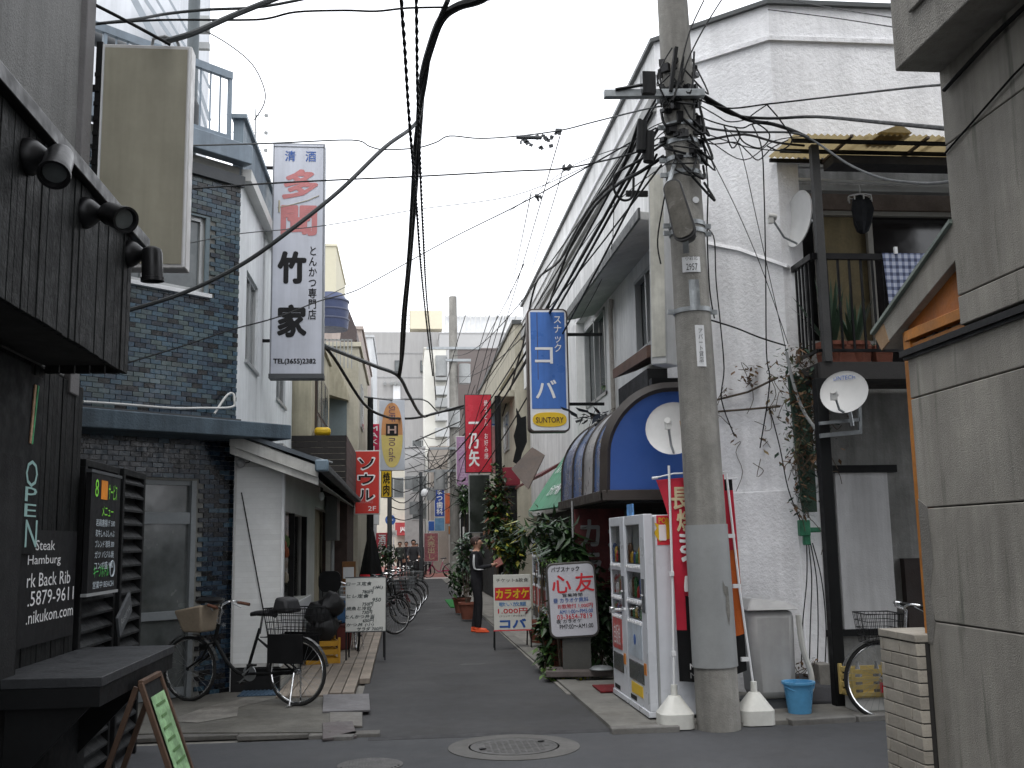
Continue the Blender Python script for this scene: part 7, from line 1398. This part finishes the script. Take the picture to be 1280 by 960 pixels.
for k, (pts, r, lb) in enumerate((
    ([(118, 30, 7.6), (170, 24, 7.8), (210, 17, 8), (260, 12, 8), (330, 8, 8), (420, -10, 8)], .012, 'upper thin cable leaving the left building corner towards the top edge'),
    ([(118, 30, 7.6), (200, 25, 7.8), (300, 25, 8), (335, 23, 8), (370, 15, 8), (430, 13, 8), (470, 14, 8), (510, 10, 8), (560, 9, 8)], .009, 'thin cable with a kink running left of the black bundle top'),
    ([(205, 52, 7.3), (240, 42, 7.3), (290, 20, 7.4), (345, -2, 7.5), (380, -14, 7.6)], .022, 'thick cable rising from the beige lightbox to the top edge'),
    ([(95, -6, 7.0), (150, 22, 7.1), (213, 56, 7.25)], .012, 'straight grey stay rod from the mortar wall to the beige sign top'),
    ([(235, 182, 9), (340, 179, 10), (440, 175, 11), (462, 183, 11), (480, 187, 11), (520, 185, 11), (545, 178, 11), (562, 170, 11), (600, 173, 11), (648, 170, 11), (700, 163, 10.6), (740, 153, 10), (800, 138, 9.2), (830, 132, 9)], .008, 'thin kinked cable crossing at the top of the tonkatsu sign to the pole'),
    ([(235, 236, 9), (340, 229, 10), (440, 224, 11), (530, 220, 11), (640, 214, 11), (700, 211, 10.6), (740, 204, 10), (790, 192, 9.3), (835, 176, 9)], .009, 'cable crossing level with the middle of the tonkatsu sign'),
    ([(160, 308, 9.5), (228, 305, 9.5), (300, 292, 10), (405, 282, 11), (520, 262, 12), (640, 245, 12), (740, 205, 10)], .005, 'faint thin cable below the red brush characters'),
    ([(155, 455, 10.5), (230, 432, 11), (290, 412, 11.5), (345, 397, 12), (400, 376, 13), (440, 365, 14), (470, 350, 15), (560, 300, 15), (660, 250, 12), (820, 160, 9)], .008, 'thin cable crossing the brick wall behind the tonkatsu sign foot'),
    ([(405, 432, 16), (440, 446, 17.5), (470, 458, 19), (498, 470, 20), (512, 495, 22), (528, 520, 26), (545, 516, 30), (600, 506, 30)], .035, 'heavy cable joining the bundle from the left houses in the mid alley'),
    ([(400, 428, 18), (418, 448, 19), (455, 505, 22), (480, 520, 24), (500, 523, 26), (528, 521, 27), (580, 507, 28)], .03, 'heavy cable dipping past the surfboard sign'),
    ([(456, 496, 24), (490, 500, 26), (530, 500, 28), (548, 515, 30), (560, 510, 32)], .018, 'grey cable over the surfboard sign'),
    ([(520, 551, 26), (545, 540, 30), (575, 527, 34)], .02, 'short rising cable right of the surfboard sign'),
    )): cable(lb, pts, r, mat=m_black if k % 2 else m_cab)
# cables fanning from the near pole down the alley
fan = []
for k, (z, xo, tx, ty, r) in enumerate(((5.65, -.2, 566, 520, .012), (5.5, -.25, 560, 560, .014), (5.35, -.2, 545, 600, .016), (5.1, -.22, 552, 640, .012), (5.0, -.18, 570, 470, .01), (5.75, -.1, 566, 445, .01), (5.25, -.3, 530, 590, .018))):
    a = V((2.54+xo, 8.95, z)); b = PY(tx, ty, 42); mid = [a.lerp(b, q)-V((0, 0, 4*.45*q*(1-q)+.05*k*q*(1-q)*4)) for q in (0, .1, .22, .35, .5, .65, .8, 1)]
    cable('cable %s of the fan from the near pole up the alley' % ('first', 'second', 'third', 'fourth', 'fifth', 'sixth', 'lowest')[k], mid, r)
for k, (x0, y0, x1, y1) in enumerate(((655, 330, 598, 440), (664, 240, 630, 400), (706, 205, 640, 410), (700, 170, 560, 640), (640, 30, 610, 400), (676, 5, 640, 260), (768, 10, 740, 120))):
    if k < 4: cable('hair-thin wire above the row house, %s' % ('leftmost', 'second from left', 'third from left', 'the longest')[k], [(x0, y0, 12), ((x0+x1)/2, (y0+y1)/2+4, 18), (x1, y1, 34)], .007)
for k, px in enumerate((582, 612, 622, 628, 636)):
    cable('thin vertical-looking wire before the far white screen, %s' % ('first', 'second', 'third', 'fourth', 'fifth')[k], [(px, 394, 30), (px-14, 440, 34), (px-34, 520, 40)], .012, group=None)
# vertical drop along the roof edge: bundled black cables with slack loops
cable('knotted black cable drop hanging in front of the white roof edge', [(800, 150, 9), (775, 215, 10), (735, 262, 12), (700, 325, 15), (672, 350, 18), (660, 395, 20), (654, 430, 22), (648, 450, 23), (637, 490, 26), (628, 520, 28)], .02)
cable('lower black cable from pole sweeping past the blue sign', [(830, 195, 9), (800, 215, 9.2), (770, 232, 9.8), (740, 262, 11), (712, 310, 13), (690, 370, 15), (668, 430, 18), (640, 480, 24), (612, 530, 32)], .018)
cable('black cable loop with a drip bend left of the pole', [(832, 178, 8.9), (800, 200, 8.9), (770, 218, 8.9), (768, 238, 8.9), (778, 250, 8.9), (790, 246, 8.9), (792, 222, 8.9)], .012)
# joints with insulators in the sky
for k, (px, py, w_) in enumerate(((668, 172, 40), (700, 163, 10), (708, 211, 8), (672, 245, 6))):
    p = PY(px, py, 10.8); g = MB()
    for q in range(16 if w_ > 20 else 3): g.cbox(p+V((rnd.uniform(-w_, w_)*.0055, 0, rnd.uniform(-.12 if w_ > 20 else -.05, .03))), rnd.uniform(.02, .05), .02, rnd.uniform(.02, .07), Matrix.Rotation(rnd.uniform(-.8, .8), 3, 'Y'))
    g.cyl(p-V((w_*.005, 0, 0)), p+V((w_*.002, 0, 0)), .022); o = g.build('cable_joint', m_darkgrey); tag(o, ('large cable joint box hanging on the wire over the alley', 'small round cable knot right of the large joint', 'tiny joint on the second wire', 'tiny joint on the lowest thin wire')[k], 'cable joint')
# cables from the pole to the right
for k, (pts, r, lb) in enumerate((
    ([(860, 118, 8.9), (905, 135, 8.9), (960, 130, 8.5), (1030, 122, 7.8), (1135, 110, 6.0), (1180, 106, 5.15)], .008, 'thin cable from pole to the overhang tip with a turnbuckle'),
    ([(878, 122, 8.9), (915, 143, 9), (960, 148, 8.8), (1020, 146, 8.2), (1100, 153, 6.6), (1184, 161, 5.1)], .014, 'spiral wrapped cable crossing the white front wall'),
    ([(880, 120, 8.9), (930, 148, 9), (965, 155, 9), (990, 163, 9.2), (1010, 172, 9.4)], .018, 'thick cable from pole to the balcony roof corner'),
    ([(864, 150, 8.85), (885, 160, 8.9), (930, 165, 9), (990, 166, 9.2), (1020, 178, 9.2), (1060, 205, 8.8), (1100, 222, 8.2), (1140, 228, 7.2), (1180, 228, 6.2), (1240, 216, 5.3), (1290, 200, 4.8)], .011, 'grey cable sagging under the amber roof to the concrete wall'),
    ([(866, 172, 8.85), (882, 175, 8.9), (930, 168, 9.2), (970, 178, 9.6), (1005, 182, 9.8)], .012, 'lower thick cable from pole ending at the roof beam'),
    ([(868, 172, 8.85), (890, 180, 9), (920, 178, 9), (935, 190, 9.1), (948, 200, 9.2), (965, 185, 9.3), (985, 175, 9.4)], .006, 'slack wire loop between pole and balcony roof'),
    ([(868, 128, 8.85), (897, 145, 9), (910, 152, 9), (930, 150, 9), (945, 140, 9), (960, 130, 9)], .006, 'short slack wire loop right of the pole clamps'),
    ([(888, 400, 9.1), (920, 410, 9.5), (950, 422, 9.8), (982, 432, 10.0)], .008, 'stay wire from the pole band to the wall corner'),
    ([(940, 155, 9.2), (952, 185, 10), (955, 240, 10.2), (957, 330, 10.2), (958, 440, 10.2), (962, 480, 10.2), (950, 560, 10.3)], .007, 'black wire dropping straight down the roughcast wall'),
    ([(884, 285, 9.2), (893, 300, 10.5), (895, 350, 10.6), (900, 400, 10.6), (905, 460, 10.6), (902, 500, 10.6), (918, 545, 10.5)], .007, 'wavy black wire running down the wall just right of the pole'),
    ([(885, 190, 9.1), (920, 260, 9.6), (950, 330, 9.9), (975, 400, 10), (985, 430, 10)], .004, 'left of two slanting thin stay wires on the white wall'),
    ([(905, 158, 9), (925, 185, 9.2), (945, 270, 9.6), (965, 360, 9.9), (990, 470, 10)], .004, 'right of two slanting thin stay wires on the white wall'),
    ([(962, 510, 10.1), (975, 560, 10.1), (985, 610, 10.1), (1000, 650, 10.1)], .006, 'thin wire drooping to the green junction box'),
    ([(983, 440, 9.95), (992, 480, 9.95), (1005, 515, 9.9), (1025, 545, 9.8), (1035, 575, 9.7)], .016, 'pale grey conduit curving down by the balcony corner'),
    )): cable(lb, pts, r, mat=m_cab if k in (3,) else (m_grey if k == 13 else m_black))
for k, (pts, lb) in enumerate((
    ([(864, 140, 8.85), (890, 152, 8.9), (925, 160, 8.9), (940, 155, 8.9), (960, 152, 8.9)], 'first of the slack service loops right of the pole'),
    ([(905, 157, 8.9), (915, 185, 8.9), (925, 170, 8.9), (918, 158, 8.9)], 'ring-like loop of wire hanging from the cable right of the pole'),
    ([(928, 145, 8.9), (955, 160, 9), (962, 172, 9), (950, 185, 9), (930, 178, 9), (922, 165, 9)], 'large slack loop below the spiral cable'),
    ([(958, 130, 8.9), (975, 150, 9), (990, 175, 9.2), (975, 188, 9.2), (958, 182, 9.2)], 'slack loop just left of the amber roof'),
    ([(845, 195, 8.8), (838, 215, 8.8), (830, 250, 8.8), (822, 300, 8.9), (826, 330, 8.9)], 'black wire running down the left edge of the pole'),
    ([(882, 200, 9.1), (885, 235, 9.15), (884, 290, 9.2), (887, 360, 9.2), (893, 398, 9.2)], 'black wire running down the right edge of the pole'),
    ([(840, 60, 8.75), (828, 80, 8.7), (822, 100, 8.7), (835, 130, 8.7)], 'curved wire above the crossarm on the pole'),
    ([(880, 0, 8.9), (862, 40, 8.8), (850, 90, 8.75), (848, 120, 8.75)], 'cable descending from the top edge onto the pole'),
    ([(905, -5, 8.9), (880, 35, 8.8), (860, 75, 8.75), (850, 110, 8.75)], 'second cable descending from the top edge onto the pole'),
    ([(560, 9, 8.5), (600, 2, 8.5), (660, -8, 8.5)], 'short thin cable leaving the bundle top to the right edge of the sky'),
    ([(405, 372, 14), (450, 350, 16), (520, 318, 20)], 'faint thin wire behind the tonkatsu sign foot'),
    ([(575, 300, 20), (640, 262, 16), (720, 205, 12), (835, 170, 9)], 'fine wire rising from the middle sky to the pole'),
    ([(640, 490, 34), (670, 430, 24), (720, 330, 15), (800, 200, 9.5), (838, 160, 9)], 'fine long wire beside the white roof edge'),
    ([(600, 500, 36), (660, 400, 22), (712, 300, 14), (780, 190, 9.6), (834, 150, 9)], 'second fine long wire beside the white roof edge'),
    ([(575, 480, 40), (600, 455, 34), (655, 400, 22), (700, 345, 15), (762, 262, 11), (832, 205, 9)], 'third fine wire converging on the far concrete pole'),
    ([(866, 160, 8.85), (885, 168, 8.9), (940, 185, 9), (1000, 190, 9.4)], 'fine wire under the main run right of the pole'),
    ([(866, 168, 8.85), (886, 176, 8.9), (930, 200, 9), (968, 176, 9.2), (1010, 170, 9.5)], 'deep slack wire right of the pole'),
    ([(960, 12, 10.1), (1040, 22, 9), (1118, 34, 7.2)], 'fine wire along the parapet of the white building'),
    ([(960, -5, 9.9), (1040, 10, 8.5), (1115, 22, 7)], 'fine upper wire along the parapet of the white building'),
    ([(725, 400, 16), (760, 330, 13), (768, 250, 11)], 'thin dangling wire in front of the window hood'),
    )): cable(lb, pts, .007 if k < 9 else .005)
cable('thin curved aerial wire looping above the terrace railing', [(250, 35, 12), (285, 55, 13), (315, 80, 13.5), (330, 110, 13.5), (330, 130, 13.5), (318, 150, 13.5)], .008)
# far tangle of wires above the junction
for k in range(18):
    x0, y0 = rnd.uniform(500, 530), rnd.uniform(540, 640); x1, y1 = rnd.uniform(560, 600), rnd.uniform(470, 640); Y0 = rnd.uniform(42, 52)
    o = cable('dark service wire in the tangle above the far junction', [(x0, y0, Y0), ((x0+x1)/2, (y0+y1)/2+rnd.uniform(3, 12), 44), (x1, y1, 38)], .013, 4, 'service_wire', group='service wires above the far junction')
for k in range(8):
    y0 = 560+k*12; o = cable('dark service wire in the tangle above the far junction', [(485, y0, 40), (505, y0+rnd.uniform(0, 9), 44), (527, y0-rnd.uniform(0, 10), 46)], .02, 4, 'service_wire', group='service wires above the far junction')
# ================================================================== PLANTS
def shrub(label, c, ext, n, lw, mats, stems=5, name='shrub', long=False, pot=None, cat='plant', kindleaf='foliage'):
    t = thing(name, label, cat, (c[0], c[1], 0 if pot is None else .04)); g = MB(); c = V(c)
    base = V((c.x, c.y, .05))
    for k in range(n):
        a = rnd.random()*6.283; ph = math.acos(rnd.uniform(-1, 1)); rr = rnd.random()**.45; q = noise.noise(V((a, ph*2, c.x*5)))*.35+1
        p = c+V((ext[0]*rr*q*math.sin(ph)*math.cos(a), ext[1]*rr*q*math.sin(ph)*math.sin(a), ext[2]*rr*q*math.cos(ph)))
        if p.z < .03: continue
        l = rnd.uniform(*lw); d = V((rnd.uniform(-1, 1), rnd.uniform(-1, 1), rnd.uniform(-.9, .6))).normalized(); d = (d+(p-c)*.8).normalized(); s_ = d.cross(V((0, 0, 1))); s_ = s_.normalized() if s_.length > .05 else V((1, 0, 0)); w_ = l*(.16 if long else .32); m_ = d.cross(s_)*l*.12; mi = rnd.randrange(len(mats))
        g.poly([p, p+d*l*.35+s_*w_+m_, p+d*l-V((0, 0, l*.2))], mi); g.poly([p, p+d*l-V((0, 0, l*.2)), p+d*l*.35-s_*w_+m_], mi)
    g.build(kindleaf, mats, t, w=True, smooth=False, fixn=False, kind='stuff')
    for k in range(stems):
        g = MB(); e = c+V((rnd.uniform(-.7, .7)*ext[0], rnd.uniform(-.7, .7)*ext[1], rnd.uniform(0, .8)*ext[2])); b = base+V((rnd.uniform(-.05, .05), rnd.uniform(-.05, .05), 0)); g.tube(smoothline([b, b.lerp(e, .5)+V((rnd.uniform(-.05, .05), 0, .05)), e], 3), [.012, .011, .01, .009, .008, .006, .005], 5) ; g.build('stem', m_twig, t, w=True)
    if pot: g = MB(); r = pot; g.lathe((0, 0, 0), [(r*.7, 0), (r, r*1.5), (r*1.08, r*1.5), (r*1.08, r*1.7), (r*.9, r*1.7), (r*.8, r*1.4), (.01, r*1.4)], 18); g.build('pot', m_terr, t)
    return t
G1 = M('leaf_dark', (.022, .05, .018), .4, .4, 5, .05, pv=.2); G2 = M('leaf_mid', (.04, .085, .025), .45, .4, 5, .05); G3 = M('leaf_light', (.09, .16, .035), .5, .3, 5); G4 = M('leaf_yellow', (.28, .27, .03), .5, .3, 5); G5 = M('leaf_bluegreen', (.05, .09, .06), .4, .3, 5)
shrub('big glossy long-leaved plant above the pub sign under the green awning', PY(694, 676, 13.3), (.3, .3, .3), 260, (.13, .28), [G1, G1, G2, G1], 7, long=True, pot=.2)
shrub('upper wide-leaved plant by the green awning lip', PY(672, 664, 16.6), (.35, .3, .34), 130, (.15, .32), [G1, G1, G2, G1, G4], 5, long=True, pot=.2)
shrub('spiky narrow-leaved plant just above the pub sign top', PY(712, 688, 12.9), (.22, .2, .32), 150, (.2, .4), [G2, G1], 3, long=True, pot=.15)
shrub('bright green herb tuft along the top edge of the pub sign', PY(695, 703, 12.75), (.2, .1, .07), 120, (.04, .09), [G3, G2, G3], 2)
shrub('dark ivy mass left of the pub sign pedestal', PY(684, 800, 13.2), (.13, .3, .48), 480, (.06, .14), [G1, G2, G1, G2, G3], 6)
shrub('dark ivy mass between the pub sign and the vending machine', PY(745, 775, 12.9), (.28, .4, .75), 1000, (.07, .15), [G1, G2, G1, G1, G2], 6)
shrub('small leafy plants growing on the pub sign slab', PY(722, 843, 12.25), (.28, .08, .06), 150, (.03, .07), [G3, G2, G4], 2)
shrub('low weed tuft at the road edge before the pub sign', PY(688, 842, 12.3), (.12, .1, .09), 90, (.04, .08), [G2, G3], 2)
shrub('potted bushy plant beside the standing man', PY(585, 690, 22), (.3, .3, .4), 350, (.08, .18), [G1, G2, G5], 4, pot=.2)
shrub('low dark shrub behind the standing man by the green mat', PY(577, 722, 24), (.35, .4, .42), 350, (.08, .18), [G1, G1, G2], 4, pot=.2)
shrub('dense climbing ivy round the black post at the notice case', PY(622, 640, 23.6), (.32, .3, 1.05), 1300, (.08, .17), [G1, G2, G1, G3, M('leaf_autumn', (.14, .05, .02), .6, .4, 6)], 6, name='ivy')
shrub('bushy ivy right of the standing man hiding the shop front', PY(640, 680, 21.8), (.35, .35, .55), 750, (.08, .17), [G1, G2, G1, G4], 6)
shrub('ivy sprig near the snack sign wall window', PY(760, 478, 15.6), (.1, .08, .12), 40, (.05, .1), [G3, G2], 1)
shrub('hedge like green bush beyond the parasol', PY(482, 693, 27), (.35, .3, .35), 300, (.08, .16), [G2, G1], 3)
shrub('dark green palm-like leaves left of the notice case', PY(581, 620, 27), (.2, .2, .35), 120, (.2, .4), [G2, G1], 2, long=True)
g = MB(); p = PZ(757, 865, .05); g.box(p.x-.05, p.y-.0, .045, p.x+.28, p.y+.5, .06); o = g.build('doormat', M('red_mat', (.15, .012, .015), .95, .2, 5, .5, 200)); tag(o, 'small red mat beside the far vending machine base', 'mat')
dd = thing('dish_pan', 'steel bowl lying on the pub sign slab end', 'bowl', PY(752, 836, 12.1)); g = MB(); g.lathe((0, 0, 0), [(.02, .04), (.1, .03), (.14, 0), (.13, -.01), (.02, .02)], 20); g.build('bowl', m_steel, dd)
# ================================================================== PEOPLE
def person(label, loc, rz, H=1.68, fat=1.0, top=(.02, .02, .025), legs=(.02, .02, .025), shoes=(.03, .03, .03), hair=(.012, .01, .009), arms='down', step=.0, skirt=0, fingers=True, stripe=False, bag=None):
    t = thing('person', label, 'person', loc, rz); s = H/1.7; P = []; E_ = []; Rr = []
    def add(p, r, par=None): P.append((p[0]*s, p[1]*s, p[2]*s)); Rr.append(r*s*(fat if r > .04 else 1)); i = len(P)-1; (E_.append((par, i)) if par is not None else None); return i
    pel = add((0, 0, .95), .125); sp = add((0, .0, 1.08), .112, pel); ch = add((0, .01, 1.26), .14, sp); up_ = add((0, .01, 1.38), .1, ch); nk = add((0, -.0, 1.47), .05, up_); hb_ = add((0, -.012, 1.53), .06, nk); hd = add((0, -.01, 1.61), .088, hb_); tp_ = add((0, .0, 1.67), .07, hd)
    hands = []
    for sd_ in (-1, 1):
        sh_ = add((sd_*.15, .01, 1.39), .07, up_)
        if arms == 'phone': el = (sd_*.2, -.02, 1.14); wr = (sd_*.1-.02, -.25, 1.18); hn = (sd_*.05, -.32, 1.21)
        elif arms == 'bars': el = (sd_*.24, -.12, 1.16); wr = (sd_*.22, -.32, 1.06); hn = (sd_*.22, -.39, 1.05)
        else: el = (sd_*.215, .02, 1.12); wr = (sd_*.23, -.04+.06*sd_*step, .89); hn = (sd_*.23, -.06+.06*sd_*step, .82)
        e = add(el, .045, sh_); w_ = add(wr, .032, e); h = add(hn, .034, w_); hands.append((V(hn), (V(hn)-V(wr)).normalized(), sd_, h, w_))
    for sd_ in (-1, 1):
        hp = add((sd_*.085, 0, .88), .095, pel); kn = add((sd_*.09, -.02+sd_*step*.12, .49), .062, hp); an = add((sd_*.09, .02+sd_*step*.25, .1), .045, kn); he = add((sd_*.09, .03+sd_*step*.25, .05), .042, an); ft = add((sd_*.1, -.14+sd_*step*.25, .035), .036, he)
    if fingers:
        for hn, d, sd_, hi, wi in hands:
            side = V((0, 0, 1)).cross(d); side = side.normalized() if side.length > .2 else V((0, 1, 0)); dn = V((0, 0, -1)) if arms != 'down' else V((-sd_, 0, 0))
            for f in range(4):
                L_ = (.062, .072, .068, .052)[f]; a = add(hn+side*(f-1.5)*.02+d*.045, .0105, hi); b = add(hn+side*(f-1.5)*.022+d*(.045+L_*.5)+dn*.008, .0095, a); add(hn+side*(f-1.5)*.021+d*(.045+L_*.85)+dn*.03, .0085, b)
            a = add(hn+side*-.035*sd_+d*.01, .012, hi); add(hn+side*-.05*sd_+d*.045+dn*.012, .0095, a)
    me = bpy.data.meshes.new('body'); me.from_pydata(P, E_, []); o = bpy.data.objects.new('body', me); COL.objects.link(o)
    sk = o.modifiers.new('s', 'SKIN'); 
    for i, v in enumerate(me.skin_vertices[0].data): v.radius = (Rr[i]*(1.0), Rr[i]*(.78 if i in (0, 1, 2, 3) else 1)); v.use_root = (i == 0)
    # torso is wider than deep
    for i in (0, 1, 2, 3): me.skin_vertices[0].data[i].radius = (Rr[i]*1.22, Rr[i]*.85)
    sk.use_smooth_shade = True; sb = o.modifiers.new('u', 'SUBSURF'); sb.levels = 2; sb.render_levels = 2
    dg = bpy.context.evaluated_depsgraph_get(); dg.update(); m2 = bpy.data.meshes.new_from_object(o.evaluated_get(dg)); bpy.data.objects.remove(o)
    key = str(top)+str(legs)
    mts = [M('skin', (.42, .24, .17), .55, .06, 8), M('cloth_t%s' % str(top), top, .85, .2, 9, .2, 60), M('cloth_l%s' % str(legs), legs, .85, .2, 9, .2, 60), M('shoe%s' % str(shoes), shoes, .5, .1, 9)]
    m2.materials.clear(); [m2.materials.append(q) for q in mts]
    for pl__ in m2.polygons:
        c = pl__.center/s; mi = 1; zl = c.z
        if zl > 1.455: mi = 0
        elif zl < .085: mi = 3
        elif zl < .93 and abs(c.x) < .2 and not (arms == 'down' and abs(c.x) > .185): mi = 2
        for hn, d, sd_, hi, wi in hands:
            if (c-hn).length < .13 and (c-hn).dot(d) > -.06: mi = 0
        pl__.material_index = mi; pl__.use_smooth = True
    link('body', m2, t)
    hm = M('hair%s' % str(hair), hair, .6, .3, 20, .4, 60)
    g = MB(); hc = V((0, .008, 1.625))*s; nU, nV = 16, 9
    rings = []
    for j in range(nV+1):
        ph = math.pi*.66*j/nV; rings.append([(hc.x+.1*s*math.sin(ph)*math.cos(a)*(1+.05*math.sin(7*a+j)), hc.y+.112*s*math.sin(ph)*math.sin(a)*(1 if math.sin(a) > -.2 or ph < 1.15 else .72), hc.z+.108*s*math.cos(ph)+(.02*s if math.sin(a) < -.4 and ph > 1.3 else 0)) for a in [2*math.pi*i/nU for i in range(nU)]])
    for a_, b_ in zip(rings, rings[1:]):
        for i in range(nU): j = (i+1) % nU; g.poly([a_[i], a_[j], b_[j], b_[i]])
    g.build('hair', hm, t, fixn=False)
    g = MB(); g.hexa([(-.012*s, -.095*s, 1.585*s), (.012*s, -.095*s, 1.585*s), (0, -.12*s, 1.59*s)], [(-.006*s, -.09*s, 1.63*s), (.006*s, -.09*s, 1.63*s), (0, -.095*s, 1.63*s)]); g.build('nose', mts[0], t)
    for sd_ in (-1, 1):
        g = MB(); g.lathe((sd_*.033*s, -.088*s, 1.625*s), [(.002, -.006), (.011*s, 0), (.002, .006)], 8); g.build('eye', m_inkblack, t)
        g = MB(); g.lathe((sd_*.09*s, .0, 1.6*s), [(.004, -.028*s), (.014*s, 0), (.012*s, .02*s), (.003, .03*s)], 8); g.build('ear', mts[0], t)
    g = MB(); g.box(-.022*s, -.094*s, 1.553*s, .022*s, -.086*s, 1.56*s); g.build('mouth', M('lip', (.3, .1, .09), .6), t)
    for sd_ in (-1, 1):
        yo = .0+sd_*step*.25; g = MB(); sh = M('shoe%s' % str(shoes), shoes, .5, .1, 9); x = sd_*.095
        g.hexa([((x-.042)*s, (.08+yo)*s, 0), ((x+.042)*s, (.08+yo)*s, 0), ((x+.05)*s, (-.12+yo)*s, 0), ((x)*s, (-.19+yo)*s, 0), ((x-.05)*s, (-.12+yo)*s, 0)], [((x-.034)*s, (.07+yo)*s, .09*s), ((x+.034)*s, (.07+yo)*s, .09*s), ((x+.04)*s, (-.09+yo)*s, .06*s), (x*s, (-.16+yo)*s, .035*s), ((x-.04)*s, (-.09+yo)*s, .06*s)]); g.build('shoe', sh, t, bev=.012)
    if stripe:
        for sd_ in (-1, 1):
            for dz in (0, .018): g = MB(); g.tube(smoothline([V((sd_*.15, .0+dz, 1.455))*s, V((sd_*.238, .01+dz, 1.33))*s, V((sd_*.255, -.01+dz, 1.14))*s, V((sd_*.18, -.15, 1.125+dz))*s], 5), .007, 5); g.build('sleeve_stripe', m_white, t)
        g = MB(); g.cbox(V((0, -.40, 1.235))*s, .17*s, .15*s, .03, Matrix.Rotation(R(-30), 3, 'X') @ Matrix.Rotation(R(-50), 3, 'Y')); ph_ = g.build('phone_case', M('case_brown', (.2, .06, .045), .4)); ph_.location = t.location; ph_.rotation_euler = t.rotation_euler; tag(ph_, 'open dark reddish phone case in the hands of the standing man', 'phone')
        g = MB(); g.tube([(.07*math.cos(a*.6), .05+.065*math.sin(a*.6), 1.44+.02*math.sin(a*.6)) for a in range(11)], .022, 7, True); g.build('hood_collar', M('grey_collar', (.2, .2, .2), .9), t)
    return t
p = PZ(597, 790, .004)
person('man in black tracksuit with white sleeve stripes and orange shoes looking at his phone', p, R(78), 1.69, 1.2, (.012, .012, .016), (.011, .011, .014), (.75, .1, .03), (.045, .025, .02), 'phone', .22, stripe=True)
crowd = [(500, 716, .02, (.05, .055, .05), 'pedestrian in a long grey-green coat by the white sign post', 180, .3), (508, 714, .02, (.015, .015, .02), 'pedestrian in black just right of the long grey coat', 170, -.4), (521, 712, .03, (.16, .06, .03), 'pedestrian with reddish top behind the cyclist', 190, .4), (527, 713, .02, (.02, .02, .025), 'dark dressed pedestrian right behind the cyclist shoulder', 180, -.3), (535, 712, .02, (.03, .025, .03), 'pedestrian in dark jacket left of the pink banner pole', 160, .4), (514, 709, .02, (.3, .3, .3), 'small distant pedestrian with pale top', 0, .3), (545, 711, .02, (.06, .06, .07), 'pedestrian partly hidden behind the pink banner', 20, .4), (531, 708, .02, (.02, .02, .02), 'far small pedestrian in black near the red canopy', 0, -.3)]
for k, (px, py, lg, tcol, lb, rz, st_) in enumerate(crowd):
    p = PZ(px, py+6 if k < 5 else py+5, .004); person(lb, p, R(rz+180), rnd.uniform(1.58, 1.74), 1.12, tcol, (lg, lg, lg*1.2), step=st_, fingers=k < 3)
p = PZ(517, 733, .004); person('cyclist in grey jacket riding towards the camera up the alley', (p.x, p.y, .12), 0, 1.62, 1.15, (.045, .045, .05), (.03, .03, .035), arms='bars', step=.5, fingers=True)
bicycle('black bicycle ridden by the grey jacketed cyclist in mid alley', (p.x, p.y-.1, 0), R(-92), m_blackmetal)
